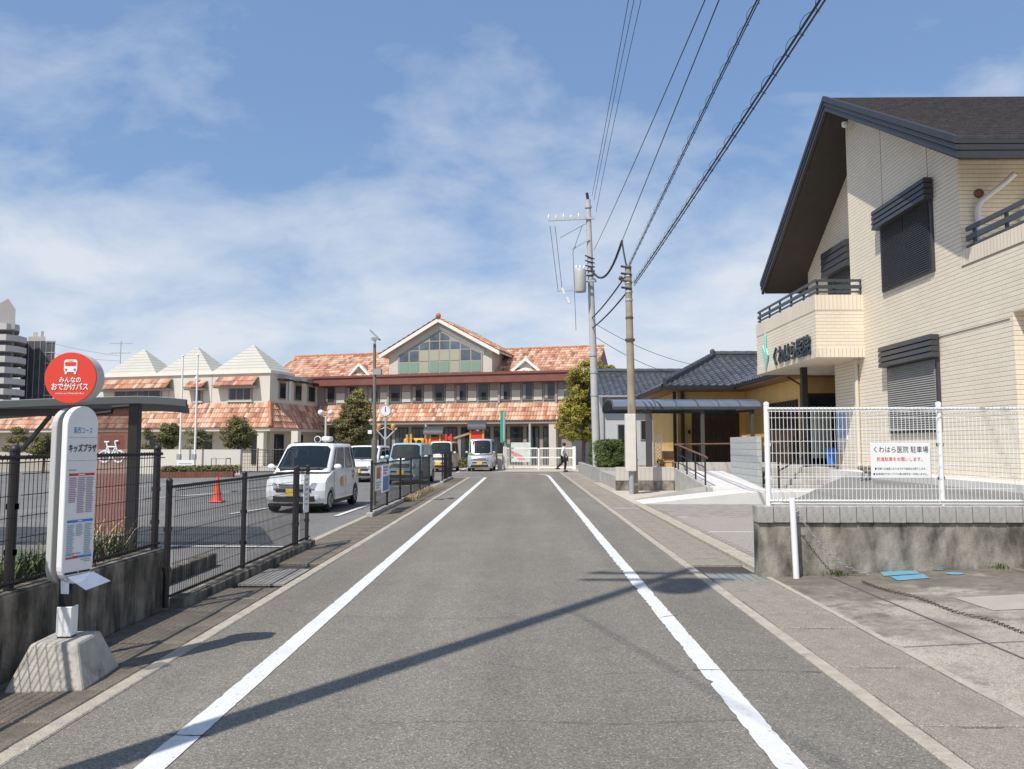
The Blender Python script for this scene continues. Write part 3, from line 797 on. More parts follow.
stripe(-.11, .12, 1.087, 1.103, M_TXTBLUE)
stripe(-.11, .0, .86, .876, M_TXTR); stripe(.005, .12, .86, .876, M_TXTBLUE)
stripe(-.115, -.05, 1.416, 1.423, M_GREY, 'print_line')
stripe(-.03, .03, 1.387, 1.394, M_WHITE, 'print_line', .0042)
stripe(-.02, .02, 1.092, 1.099, M_WHITE, 'print_line', .0042)
rnd = random.Random(5)
rowsA = MB(); 
def tline(mb, x, z, w, h):
    mb.prism([onp(x, z), onp(x + w, z), onp(x + w, z + h), onp(x, z + h)], Vector((sa, -ca, 0)) * .0006)
for c in range(3):
    a, b = MB(), MB()
    for r_ in range(20 if c else 14): tline(a, -.108 + c * .078, 1.365 - r_ * .0115, rnd.uniform(.055, .068), .0065)
    a.build('timetable_column', M_TXTP, fp, kind='stuff')
    for r_ in range(19 if c != 1 else 7): tline(b, -.108 + c * .078, 1.068 - r_ * .0110, rnd.uniform(.05, .068), .0062)
    b.build('timetable_column', M_TXTLB, fp, kind='stuff')
stripe(-.11, .02, .888, .895, M_GREY, 'print_line')
stripe(.02, .11, .845, .850, M_GREY, 'print_line'); stripe(.05, .115, .833, .838, M_GREY, 'print_line')
stripe(-.115, .0, .765, .778, M_TXTK); stripe(.01, .115, .765, .778, M_TXTK)
stripe(-.11, .10, .752, .757, M_GREY, 'print_line'); stripe(-.10, .08, .742, .746, M_GREY, 'print_line')
stripe(-.05, .09, .730, .735, M_GREY, 'print_line')
# round head: drum with the front pushed forward
da = R(-4); cd, sd = math.cos(da), math.sin(da)
DO = (-.015, -.07); DZ = 2.065; DR = .178
def dsc(x, yq, z): return (DO[0] + x * cd - yq * sd, DO[1] + x * sd + yq * cd, DZ + z)
def ring(r, yq, n=48): return [dsc(r * math.cos(6.28318 * i / n), yq, r * math.sin(6.28318 * i / n)) for i in range(n)]
hd = MB().prism(ring(DR * .985, .0), Vector((-sd, cd, 0)) * .12).build('round_head', M_DISCB, t, bevel=.004, seg=1, smooth=True)
ff = MB().prism(ring(DR, -.004), Vector((-sd, cd, 0)) * .012).build('red_face', M_RED, hd, bevel=.002, seg=1, smooth=True)
MB().tube([(0, 0, 1.78), (0, 0, 1.86)], .035, 10).build('head_collar', M_BLACK, t)
DX = (cd, sd, 0)
def ond(x, z, d=.006): return dsc(x * .87, -d, z * .87)
text('lettering', 'みんなの', .044, ond(.0, -.02), DX, (0, 0, 1), M_WHITE, hd, fit=.148, heavy=.0012)
text('lettering', 'おでかけバス', .054, ond(.0, -.076), DX, (0, 0, 1), M_WHITE, hd, fit=.248, heavy=.0016)
text('lettering', 'minna no Odekake Bus', .019, ond(.0, -.125), DX, (0, 0, 1), M_WHITE, hd, fit=.195)
# bus pictogram
def rrect(x0, x1, z0, z1, r, n=4):
    pts = []
    for cx_, cz, a0 in ((x1 - r, z1 - r, 0), (x0 + r, z1 - r, 90), (x0 + r, z0 + r, 180), (x1 - r, z0 + r, 270)):
        for i in range(n + 1): a = R(a0 + 90 * i / n); pts.append((cx_ + r * math.cos(a), cz + r * math.sin(a)))
    return pts
def decal(pts, d, m, nm): MB().prism([ond(x, z, d) for x, z in pts], Vector((sd, -cd, 0)) * .0012).build(nm, m, hd)
decal(rrect(-.052, .052, .045, .145, .018), .0060, M_WHITE, 'bus_emblem')
decal(rrect(-.043, .043, .095, .125, .006), .0078, M_RED, 'emblem_window')
decal(rrect(-.020, .020, .132, .137, .002), .0078, M_RED, 'emblem_window')
for s in (-1, 1):
    decal([(s * .034 + .009 * math.cos(i * .628), .065 + .009 * math.sin(i * .628)) for i in range(10)], .0078, M_RED, 'emblem_headlight')
    decal(rrect(s * .036 - .009, s * .036 + .009, .028, .05, .004), .0060, M_WHITE, 'emblem_wheel')
# clear leaflet pouch bent out under the panel
M_POUCH = mat('clear_pouch', (.38, .45, .58), .12, alpha=.4)
MB().prism([(.06, -.16, .715), (.17, -.03, .73), (.30, -.06, .67), (.20, -.20, .635)], (0, 0, .003)).build('leaflet_pouch', M_POUCH, t)
MB().prism([(.0, -.11, .60), (.06, -.13, .60), (.05, -.11, .70), (-.01, -.10, .72)], (0, .004, 0)).build('leaflet_pouch', M_POUCH, t)

# ================================================================== RIGHT SIDE: WALL, FENCE, CLINIC
t = thing('retaining_wall', 'low weathered concrete wall with grey block coping under the white fence', 'wall', (3, 9.7, 0))
MB().box(2.86, 16, 9.64, 9.84, -.2, .655).build('wall_body', M_WALLR, t, bevel=.01, seg=1)
M_COPE = mat('coping_block', (.40, .385, .35), .9, .18, 6, .25, 60, stain=((.17, .16, .14), (6, 6, 3), .46, .74))
x = 2.85; cop = MB().box(0, .193, -.03, .20, 0, .205).mesh('coping_block', .008, 1)
while x < 9.0:
    o = link('coping_block', cop, M_COPE, t); o.location = (x, 9.635 + random.uniform(-.003, .003), .657 + random.uniform(-.002, .003)); x += .2
MB().box(x, 16, 9.605, 9.835, .657, .862).build('coping', M_COPE, t)
mesh_fence('mesh_fence', 'white wire mesh fence standing on the right-hand low wall', [(3.02, 9.72), (5.14, 9.72), (7.26, 9.72), (9.38, 9.72)], .86, 1.20, M_WHITE, None, post_r=.034, dv=.048, dh=.145, wr=.0032)
t = thing('clinic_notice', 'white clinic parking notice tied to the white mesh fence', 'sign', (4.65, 9.65, 1.2))
pl = P(870, 443, Y=9.63); pr = P(931, 478, Y=9.63)
MB().box(pl.x, pr.x, 9.622, 9.634, pr.z, pl.z).build('board', M_WHITE, t, bevel=.003, seg=1)
cxm = (pl.x + pr.x) / 2; dz = pl.z - pr.z
text('lettering', 'くわはら医院 駐車場', .085, (cxm, 9.6195, pl.z - dz * .2), (1, 0, 0), (0, 0, 1), M_TXTK, t, fit=.66)
text('lettering', '前進駐車をお願いします。', .055, (cxm, 9.6195, pl.z - dz * .47), (1, 0, 0), (0, 0, 1), M_TXTR, t, fit=.55)
text('lettering', '■ 近隣への迷惑になりますので駐車はお断りします。', .032, (cxm, 9.6195, pl.z - dz * .74), (1, 0, 0), (0, 0, 1), M_TXTK, t, fit=.62)
text('lettering', '■ 駐車場内でのトラブル等は責任を一切負いません。', .032, (cxm, 9.6195, pl.z - dz * .89), (1, 0, 0), (0, 0, 1), M_TXTK, t, fit=.66)
# white chain post with a slack chain
t = thing('chain_post', 'white round steel post at the corner of the right-hand wall', 'post', (3.28, 9.5, 0))
MB().tube([(3.26, 9.5, -.05), (3.235, 9.5, .93)], .036, 12).build('post', M_WHITE, t, smooth=True)
MB().lathe([(.036, .0), (.036, .02), (.02, .035), (.002, .038)], (3.235, 9.5, .925), 12).build('cap', M_WHITE, t, smooth=True)
MB().tube([(3.26, 9.46, .80), (3.28, 9.44, .82), (3.30, 9.46, .80)], .008, 6).build('hook', M_GALV, t)
def chain(name, label, pts, m, link_l=.05):
    t = thing(name, label, 'chain', pts[0]); k = 0
    one = None; pv = [Vector(p) for p in pts]
    mb = MB()
    for i in range(len(pv) - 1):
        a, b = pv[i], pv[i + 1]; n = max(1, int((b - a).length / (link_l * .75))); d = (b - a).normalized()
        s = d.cross(Vector((0, 0, 1))).normalized() if abs(d.z) < .95 else Vector((1, 0, 0))
        for j in range(n):
            c = a + (b - a) * (j + .5) / n; e = s if k % 2 else d.cross(s); k += 1
            q = [c + d * (link_l * .5 * math.cos(x_)) + e * (link_l * .28 * math.sin(x_)) for x_ in [6.283 * h / 8 for h in range(9)]]
            mb.tube(q, .004, 4, False)
    mb.build('chain_links', m, t, kind='stuff'); return t
p1 = Vector((3.27, 9.46, .80)); p2 = lotP(872, 577); p2 = Vector((p2.x, 9.5, LOTZ(p2.x, 0) + .015))
pts = [p1 + (p2 - p1) * (i / 10) + Vector((0, 0, -.16 * math.sin(math.pi * i / 10))) for i in range(11)]
pts = [Vector((p.x, p.y, max(p.z, LOTZ(p.x, 0) + .015))) for p in pts]
chain('chain', 'slack grey chain hanging from the white post across the wall', pts, M_GREY, .05)
pts = []
for i in range(14):
    u = 862 + i * 13; v = 583 + i * 4.1 + math.sin(i * 1.1) * 1.2; p = lotP(u, v); pts.append((p.x, p.y, LOTZ(p.x, 0) + .02))
chain('chain', 'rusty dark chain lying across the concrete lot', pts, mat('rust', (.10, .07, .05), .85, .3, 12), .045)

# ---- the clinic -----------------------------------------------------------
BW = brick_mat('cream_wall_tile', (.80, .71, .57), (.76, .67, .53), (.90, .82, .68), .24, .095, .007, .5)
BV = brick_mat('cream_soldier_tile', (.80, .71, .57), (.76, .67, .53), (.52, .45, .35), 2.0, .11, .006, .8, vertical=True, offset=0.0)
XW, XG, XB, XR = 9.5, 8.78, 8.18, 10.1
t = thing('clinic_building', 'two-storey clinic faced in cream tiles with a dark steep gable roof', 'building', (11, 20, .9))
CL = t
pk = P(826, 97, X=XG); ne = P(958, 138, X=XG); fa = P(763, 283, X=XG)
GY, GZ = pk.y, pk.z
EY, EZ = ne.y, ne.z
FY, FZ = fa.y, fa.z
def under(y):      # underside of the roof above plan position y
    if y < GY: return EZ - .42 + (GZ - EZ) * (y - EY) / (GY - EY)
    return GZ - .42 + (FZ - GZ + .35) * (y - GY) / (FY - GY)
YN, YC, YB0, YB1, XE = 16.75, 22.45, 21.7, 27.2, 20.0
ZB0, ZB1 = P(819, 357, Y=YB0).z, P(819, 295, Y=YB0).z
# upper storey, road side
MB().prism([(XW, YN, ZB1), (XW, YC, ZB1), (XW, YC, under(YC)), (XW, GY, under(GY)), (XW, YN, under(YN))], (XE - XW, 0, 0)).build('upper_wall', BW, t)
MB().prism([(XR, YC + .003, ZB1 - .6), (XR, YB1 + .2, ZB1 - .6), (XR, YB1 + .2, under(YB1 + .2)), (XR, YC + .003, under(YC + .003))], (XE - XR, 0, 0)).build('recessed_upper_wall', BW, t)
# ground storey (runs on towards the viewer, roof deck with rail above)
YG0, YG1 = 11.6, 23.8
yr = P(1013, 312, X=XW).y; zr = P(1013, 312, X=XW).z
MB().box(XW, XE, yr, YG1, .5, ZB1 - .003).build('ground_wall', BW, t)
MB().box(XW + 1.2, XE, YG0, yr - .003, .5, zr).build('porch_wall', BW, t)
MB().box(XW, XE, YG0, yr - .003, zr + .003, ZB1 - .003).build('ground_wall', BW, t)
MB().box(XW - .012, XW, 11.6, YN + .02, ZB1 - .33, ZB1).build('parapet_band', BV, t)
# panel joints
M_JNT = mat('tile_joint', (.20, .16, .12), .9)
for z, ya_, yb_ in ((4.05, 15.2, 20.0), (ZB1 - .35, 11.6, YN)):
    MB().box(XW - .014, XW + .01, ya_, yb_, z, z + .014).build('joint_line', M_JNT, t)
for y in (20.3, 18.0):
    MB().box(XW - .004, XW + .01, y, y + .015, ZB1 + .02, under(y) - .02).build('joint_line', M_JNT, t)
for y in ():
    MB().box(XW - .004, XW + .01, y, y + .013, .95, 5.4).build('joint_line', M_JNT, t)
# roof: two slopes; near slope with single shingle courses
M_SHING = mat('dark_shingle', (.036, .030, .029), .6, .5, 5, .6, 25, island=.4)
M_FASC = mat('dark_fascia', (.034, .035, .038), .45, .1, 5)
M_SOFF = mat('brown_soffit', (.042, .035, .031), .7, .1, 4)
def slopez(y):
    return EZ + (GZ - EZ) * (y - EY) / (GY - EY) if y < GY else GZ + (FZ - GZ) * (y - GY) / (FY - GY)
rf = MB().prism([(XG, EY, EZ - .05), (XG, GY, GZ - .05), (XG, FY, FZ - .05), (XG, FY, FZ - .33), (XG, GY, GZ - .38), (XG, EY, EZ - .38)], (XE + 1 - XG, 0, 0)).build('roof', M_SOFF, t)
for (ya, yb) in ((EY, GY), (FY, GY)):
    n = 26; 
    for i in range(n):
        a = ya + (yb - ya) * (i - .25) / n; b = ya + (yb - ya) * (i + 1) / n
        za, zb = slopez(max(EY, min(FY, a))) , slopez(b)
        q = (ya - yb) / abs(ya - yb) * .0
        MB().prism([(XG - .04, a, za - .045), (XG - .04, a, za + .022), (XG - .04, b, zb - .028), (XG - .04, b, zb - .045)], (XE + 1.1 - XG, 0, 0)).build('shingle_course', M_SHING, rf)
# ribbed bargeboards and eaves boards
for k, (z0, z1, px_) in enumerate(((-.13, .03, .10), (-.26, -.137, .075), (-.42, -.267, .05))):
    MB().prism([(XG - px_, EY - px_ * .6, EZ + z0), (XG - px_, EY - px_ * .6, EZ + z1), (XG - px_, GY, GZ + z1), (XG - px_, FY + .05, FZ + z1), (XG - px_, FY + .05, FZ + z0), (XG - px_, GY, GZ + z0)], (.09, 0, 0)).build('bargeboard', M_FASC, t, bevel=.006, seg=1)
    MB().box(XG - px_ + .092, XE + 1, EY - px_ * .6, EY - px_ * .6 + .08, EZ + z0, EZ + z1).build('eaves_board', M_FASC, t, bevel=.006, seg=1)
# soffit
MB().prism([(XG + .05, EY + .06, EZ - .43), (XG + .05, GY, GZ - .43), (XG + .05, GY, GZ - .39), (XG + .05, EY + .06, EZ - .39)], (XE - XG, 0, 0)).build('soffit', M_SOFF, t)
MB().prism([(XG + .05, GY, GZ - .43), (XG + .05, FY - .02, FZ - .40), (XG + .05, FY - .02, FZ - .35), (XG + .05, GY, GZ - .385)], (XE - XG, 0, 0)).build('soffit', M_SOFF, t)
# balcony
zc = 4.35
MB().box(XB, XR, YB0, YB1, ZB0, ZB1).build('balcony', BW, t)
MB().box(XB - .012, XR - .3, YB0 - .012, YB1 + .01, ZB1 - .42, ZB1 + .004).build('balcony_top_band', BV, t)
MB().box(XB - .012, XR - .3, YB0 - .012, YB1 + .01, ZB0 - .004, ZB0 + .25).build('balcony_base_band', BV, t)
M_RAIL = mat('slate_rail', (.055, .065, .07), .45, .08, 5)
rl = MB(); 
for zz, h_ in ((.10, .05), (.24, .10), (.42, .07)):
    MB().bar((XB + .05, YB0 + .08, ZB1 + zz), (XB + .05, YB1 - .05, ZB1 + zz), .05, h_).build('rail', M_RAIL, t, bevel=.006, seg=1)
    MB().bar((XB + .02, YB0 + .05, ZB1 + zz), (XR - .55, YB0 + .05, ZB1 + zz), .05, h_).build('rail', M_RAIL, t, bevel=.006, seg=1)
for i in range(6):
    y = YB0 + .1 + (YB1 - YB0 - .2) * i / 5
    MB().box(XB + .08, XB + .13, y - .03, y + .03, ZB1, ZB1 + .44).build('rail_post', M_RAIL, t)
for i in range(2): MB().box(XB + .55 + i * .75, XB + .61 + i * .75, YB0 + .08, YB0 + .13, ZB1, ZB1 + .44).build('rail_post', M_RAIL, t)
# deck rail nearer the viewer
for zz, h_ in ((.06, .05), (.24, .12), (.44, .10)):
    MB().bar((XW + .06, 11.7, ZB1 + zz), (XW + .06, YN - .12, ZB1 + zz), .06, h_).build('rail', M_RAIL, t, bevel=.006, seg=1)
for i in range(5): MB().box(XW + .09, XW + .14, YN - .35 - i * 1.1, YN - .28 - i * 1.1, ZB1, ZB1 + .46).build('rail_post', M_RAIL, t)
# shutters
M_SHUT = mat('charcoal_shutter', (.05, .05, .055), .4, .1, 6); M_SHUTG = mat('grey_shutter', (.30, .29, .27), .5, .1, 6)
def shutter(u0, v0, u1, v1, v2, X, m, leaves_, slats, boxh=None):
    a = P(u0, v0, X=X - .2); b = P(u1 - 3, v1 + 2, X=X - .1)      # top far, top near
    y0, y1 = a.y, b.y; zt = (a.z + b.z) / 2; zb = P(u0 + 1, v2, X=X).z
    w = thing_part = MB().box(X - .06, X + .02, y1 + .03, y0 - .03, zb, zt).build('window_frame', M_SHUT, CL, bevel=.008, seg=1)
    bh = (zt - zb) * (boxh or .2)
    for k in range(4):
        q0 = zt - bh * k / 4; q1 = zt - bh * (k + 1) / 4 + .008
        MB().prism([(X - .04, y1 - .04, q1), (X - .25 + .03 * k * 0, y1 - .04, q1 + .01), (X - .23, y1 - .04, q0), (X - .04, y1 - .04, q0)], (0, y0 - y1 + .08, 0)).build('hood_panel', M_SHUT, w, bevel=.005, seg=1)
    for s in range(leaves_):
        c0 = y1 + .1 + (y0 - y1 - .2) * s / leaves_ + .02; c1 = y1 + .1 + (y0 - y1 - .2) * (s + 1) / leaves_ - .02
        zz0, zz1 = zb + .06, zt - bh - .02
        for k in range(slats):
            q = zz0 + (zz1 - zz0) * k / slats; h_ = (zz1 - zz0) / slats
            MB().prism([(X - .065, c0, q), (X - .095, c0, q + h_ * .15), (X - .072, c0, q + h_ * .96), (X - .062, c0, q + h_ * .96)], (0, c1 - c0, 0)).build('slat', m, w)
    return zb, zt, y0, y1
shutter(873, 213, 931, 174, 297, XW, M_SHUT, 2, 30, .24)
shutter(880, 349, 938, 331, 434, XW, M_SHUTG, 1, 30, .24)
shutter(822, 255, 852, 236, 320, XR, M_SHUT, 1, 14, .4)
# sign on the balcony front: leaf emblem and dark letters
M_LET = mat('sign_letter', (.025, .045, .055), .35); M_TEAL = mat('sign_teal', (.30, .66, .60), .4)
c = P(797, 351, X=XB)
text('lettering', 'くわはら医院', .62, (XB - .05, c.y + .45, c.z), (0, -1, 0), (0, 0, 1), M_LET, t, depth=.05, fit=3.2, heavy=.014)
g = P(767, 351, X=XB)
def leafp(pts, y0, z0, s): MB().prism([(XB - .03, y0 - a * s, z0 + b * s) for a, b in pts], (-.045, 0, 0)).build('leaf_emblem', M_TEAL, t)
leafp([(-.30, -.02), (-.30, .30), (-.02, .0), (-.02, -.62)], g.y, g.z - .05, .9)
leafp([(.02, -.62), (.02, .02), (.10, .14), (.30, -.12)], g.y, g.z - .05, .9)
leafp([(.02, .12), (-.12, .26), (.0, .72), (.03, .70)], g.y, g.z - .05, .9)
# downpipes, vent, camera
M_PIPE = mat('cream_pipe', (.62, .57, .46), .5)
M_PIPEW = mat('pale_pipe', (.66, .65, .62), .5)
for dx in (0, .95):
    MB().tube([(XW + .95 + dx, YN - .45, EZ - .42), (XW + .85 + dx, YN - .3, EZ - .55), (XW + .38 + dx, YN - .12, EZ - .95), (XW + .33 + dx, YN - .1, EZ - 1.1), (XW + .33 + dx, YN - .1, ZB1 - .1)], .06, 10).build('downpipe', M_PIPEW, t, smooth=True)
MB().lathe([(.10, 0), (.10, -.04), (.07, -.08), (.02, -.09)], (XW + .42, YN, EZ - .72), 14, 'Y').build('vent_cap', mat('brown_vent', (.18, .07, .045), .5), t, smooth=True)
MB().lathe([(.08, 0), (.08, -.10), (.05, -.14), (.01, -.16)], (XW - .25, YC - .55, under(YC) - .10), 12).build('security_camera', M_WHITE, t, smooth=True)
dpy = P(859, 380, X=XW).y
MB().tube([(XW - .07, dpy, ZB0 - .02), (XW - .07, dpy, .92)], .055, 10).build('downpipe', M_PIPE, t, smooth=True)
MB().box(XW - .14, XW + .0, dpy - .09, dpy + .09, ZB0 - .16, ZB0 - .005).build('pipe_hopper', M_PIPE, t)
# entrance under the balcony
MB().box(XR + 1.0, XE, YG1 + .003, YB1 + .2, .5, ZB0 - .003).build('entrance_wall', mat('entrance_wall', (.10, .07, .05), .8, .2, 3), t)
MB().box(XR, XE, YG1 + .003, YB1 + .2, ZB0 + .003, ZB1 - .61).build('entrance_lintel', BW, t)
dr = MB().box(XR + .92, XR + 1.0, YG1 + .4, YB1 - .2, .96, 3.2).build('entrance_door', M_DKBROWN, t)
for k in range(3):
    a = YG1 + .5 + k * .95
    MB().box(XR + .90, XR + .92, a, a + .82, 1.05, 3.1).build('door_pane', M_GLASS, dr)
M_CURT = mat('pale_curtain', (.58, .60, .50), .8, .1, 4)
sx0, sx1 = P(808, 430, Y=27.25).x, P(836, 430, Y=27.25).x
scn = MB().box(sx0, sx1 + .8, 27.25, 27.33, .93, 3.4).build('entrance_screen', M_DKBROWN, t)
MB().box(sx0 + .1, sx1 + .7, 27.235, 27.25, 1.0, 3.25).build('pane', M_GLASS, scn)
for k in range(6): MB().tube([(P(813, 430, Y=27.17).x + k * .12, 27.17, 1.15), (P(813, 430, Y=27.17).x + k * .12, 27.17, P(813, 407, Y=27.17).z - .06 * (k % 2))], .062, 8).build('curtain_fold', M_CURT, t, smooth=True)
p = P(805, 420, Y=24.6)
MB().box(p.x - .09, p.x + .09, 24.51, 24.69, .5, ZB0).build('column', M_BLACK, t, bevel=.01, seg=1)
pz1, pz0 = P(838, 411, X=XW - .04).z, P(838, 440, X=XW - .04).z
MB().box(XW - .03, XW - .005, 22.98, 23.74, pz0, pz1).build('poster', M_WHITE, t)
ps = MB().box(XW - .034, XW - .0305, 23.03, 23.69, pz0 + .05, pz1 - .05).build('poster_print', mat('poster_blue', (.33, .42, .60), .6, .5, 9), t)
tw = thing('entrance_steps', 'grey concrete steps leading up to the clinic entrance', 'steps', (8, 22.5, .4))
for k in range(5):
    MB().box(7.05 + .12 * k, 11, 22.45 + .36 * k, 27.0, .1 + k * .165, .265 + k * .165).build('step', M_CONC, tw, bevel=.012, seg=1)
tw = thing('entrance_handrail', 'black steel handrail beside the clinic entrance steps', 'handrail', (7.6, 22.6, .3))
hb = [P(779, 487, Y=22.3), P(807, 470, Y=24.3)]
for p in hb: MB().tube([(p.x, p.y, .1), (p.x, p.y, p.z + 1.0)], .03, 8).build('post', M_BLACK, tw, smooth=True)
for dz_ in (.99, .45): MB().tube([(hb[0].x, hb[0].y, hb[0].z + dz_), (hb[1].x, hb[1].y, hb[1].z + dz_)], .024, 8).build('rail', M_BLACK, tw, smooth=True)
tw = thing('blue_bucket', 'bright blue plastic tub beside the clinic entrance door', 'tub', (8.9, 24, 1))
p = P(833, 457, Y=24.0)
MB().lathe([(.17, -.22), (.21, .18), (.225, .19), (.225, .22), (.2, .22), (.16, -.19)], (p.x, p.y, p.z), 16).build('tub', mat('tub_blue', (.03, .20, .62), .4), tw, smooth=True)
MB().lathe([(.235, .22), (.235, .25), (.1, .29), (.02, .29)], (p.x, p.y, p.z), 16).build('lid', MATS['tub_blue'], tw, smooth=True)
tw = thing('cardboard_box', 'beige box standing right of the blue tub at the clinic entrance', 'box', (9.2, 23.9, 1))
p = P(846, 462, Y=23.6); bx_ = MB().box(p.x - .2, p.x + .2, 23.5, 23.8, .93, 1.42).build('carton', mat('carton', (.50, .40, .27), .85, .1, 5), tw, bevel=.006, seg=1)
MB().box(p.x - .203, p.x + .203, 23.63, 23.67, .94, 1.424).build('tape', M_EDGE, bx_)
tw = thing('stacked_stones', 'pile of brown garden stones at the foot of the clinic wall', 'stones', (9.2, 18.5, .9))
rnd = random.Random(3)
for k in range(14):
    p = P(rnd.uniform(862, 884), rnd.uniform(480, 488), Y=19.8); 
    s = MB().ball((p.x, p.y + rnd.uniform(-.2, .3), .95 + .07 * (k % 2)), rnd.uniform(.07, .13), rnd.uniform(.07, .12), rnd.uniform(.05, .08), 8, 5)
    s.v = [(a + rnd.gauss(0, .008), b + rnd.gauss(0, .008), c_ + rnd.gauss(0, .008)) for a, b, c_ in s.v]
    s.build('stone', mat('garden_stone', (.22, .18, .14), .9, .3, 6, .5, 30), tw)

# ================================================================== RAMP, BLOCK WALL, HEDGE, HOUSES, POLES
M_RAMP = mat('new_concrete', (.62, .61, .58), .85, .06, 1.5, .2, 60)
t = thing('access_ramp', 'new pale concrete access ramp rising from the road to the ochre house', 'ramp', (5, 23, 0))
# lower flight rises from the road edge to the landing, upper flight turns away to the house
MB().prism([(3.22, 21.25, -.1), (3.22, 21.25, .03), (6.0, 21.25, .34), (8.6, 21.25, .36), (8.6, 21.25, -.1)], (0, 1.35, 0)).build('lower_flight', M_RAMP, t, bevel=.012, seg=1)
MB().prism([(5.4, 22.6, -.1), (5.4, 22.6, .35), (5.4, 27.4, .70), (5.4, 27.4, -.1)], (1.55, 0, 0)).build('upper_flight', M_RAMP, t)
MB().prism([(5.27, 22.45, -.1), (5.27, 22.45, .39), (5.27, 27.39, .80), (5.27, 27.39, -.1)], (.13, 0, 0)).build('side_wall', M_CONC, t, bevel=.01, seg=1)
MB().prism([(3.22, 22.61, -.1), (3.22, 22.61, .05), (5.26, 22.61, .42), (5.26, 22.61, -.1)], (0, .10, 0)).build('kerb', M_CONC, t)
t = thing('ramp_handrail', 'black steel handrail with brown grip beside the access ramp', 'handrail', (5.33, 24, .4))
M_GRIP = mat('brown_grip', (.16, .075, .05), .5)
hp = []
for u, vb in ((703.6, 486.5), (694, 480), (685.5, 473.5), (677, 472)):
    y = 5.33 * 780 / (u - 523); p = Vector((5.33, y, .40 + .085 * (y - 22.5)))
    hp.append(p)
for p in hp: MB().tube([p - Vector((0, 0, .06)), p + Vector((0, 0, .80))], .026, 8).build('post', M_BLACK, t, smooth=True)
for dz_ in (.22, .50): MB().tube([p + Vector((0, 0, dz_)) for p in hp], .016, 6).build('rail', M_BLACK, t, smooth=True)
MB().tube([hp[0] + Vector((0, -.25, .78))] + [p + Vector((0, 0, .82)) for p in hp] + [Vector((5.5, 28.4, 1.62))], .032, 8).build('grip', M_GRIP, t, smooth=True)
MB().tube([(5.5, 28.4, 1.62), (8.6, 28.5, 1.66), (9.4, 27.6, 1.7)], .032, 8).build('grip', M_GRIP, t, smooth=True)
for x in (6.4, 7.6, 8.6): MB().tube([(x, 28.45, .6), (x, 28.45, 1.63)], .022, 8).build('post', M_BLACK, t, smooth=True)
# grey block wall along the ramp
M_BLK = mat('grey_block', (.40, .41, .40), .9, .1, 4, .5, 70, island=.06)
t = thing('block_wall', 'short wall of smooth grey concrete blocks right of the ramp', 'wall', (7.0, 25, .4))
bm_ = MB().box(-.07, .07, 0, .588, 0, .188).mesh('block', .006, 1)
for r_ in range(8):
    for k in range(6):
        y = 23.35 + k * .6 - (.3 if r_ % 2 else 0); z = .28 + r_ * .198
        y0 = max(y, 23.35); y1 = min(y + .588, 26.35)
        if y1 - y0 < .1: continue
        if z + .19 < .30 + (y0 - 22.6) * .075: continue
        if y1 - y0 > .58:
            o = link('block', bm_, M_BLK, t); o.location = (7.02, y, z)
        else: MB().box(6.95, 7.09, y0, y1, z, z + .188).build('block', M_BLK, t, bevel=.006, seg=1)
MB().box(6.965, 7.075, 23.36, 26.34, .2, 1.84).build('mortar', mat('mortar', (.30, .30, .29), .95), t)
# low wall with upright white tiles in front of the houses
M_TILEW = mat('upright_tile', (.52, .49, .44), .85, .1, 4, .4, 60, island=.08)
t = thing('low_tiled_wall', 'low wall of upright pale blocks over a concrete base behind the short pole', 'wall', (4, 27.4, 0))
MB().box(3.24, 5.26, 27.41, 27.56, -.1, .36).build('base', M_WALLR, t, bevel=.008, seg=1)
q = MB().box(0, .142, 0, .17, 0, .47).mesh('upright_block', .006, 1)
for k in range(14): o = link('upright_block', q, M_TILEW, t); o.location = (3.24 + k * .1455, 27.40, .362)
t = thing('low_tiled_wall', 'low wall of upright pale blocks at the head of the ramp', 'wall', (6, 28, 0))
MB().box(5.4, 9.2, 27.62, 27.7, -.1, .52).build('base', M_WALLR, t)
for k in range(25): o = link('upright_block', q, M_TILEW, t); o.location = (5.42 + k * .1455, 27.60, .522)
# hedge in its planter
M_HEDGE = mat('hedge_leaf', (.085, .115, .028), .6, .35, 1.2, island=.5)
M_BARK = mat('bark', (.14, .10, .07), .9, .3, 8, .8, 20)
t = thing('hedge_planter', 'long grey concrete planter beneath the clipped hedge', 'planter', (3.8, 33.5, 0))
MB().box(3.28, 3.40, 33.6, 46.5, -.1, .60).build('side_wall', M_CONC, t, bevel=.01, seg=1)
for k in range(5): MB().box(3.28 + k * .27, 3.28 + k * .27 + .262, 33.46, 33.59, -.1, .64).build('panel', M_CONC, t, bevel=.008, seg=1)
MB().box(3.41, 4.62, 33.6, 46.5, .3, .57).build('soil', M_SOIL, t)
t = thing('clipped_hedge', 'clipped box-shaped green hedge at the foot of the tall pole', 'hedge', (3.9, 34, .57))
bl = []
rnd = random.Random(2)
for i in range(210):
    f = rnd.random(); y = 33.75 + 5.6 * rnd.random(); z = rnd.uniform(.75, 1.72); x = rnd.uniform(3.42, 4.58)
    k = rnd.randrange(3)
    if k == 0: y = 33.8
    elif k == 1: z = 1.7
    else: x = 3.42
    bl.append(((x, y, z), rnd.uniform(.14, .22), rnd.uniform(.14, .22), rnd.uniform(.13, .2)))
leaves('foliage', bl, 26000, .034, M_HEDGE, t, 4, inner=.6)
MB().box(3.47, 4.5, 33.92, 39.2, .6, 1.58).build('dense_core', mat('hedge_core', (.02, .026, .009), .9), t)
for k in range(5): MB().tube([(3.9, 34.2 + k, .5), (3.9, 34.2 + k, 1.2)], .03, 6).build('stem', M_BARK, t)

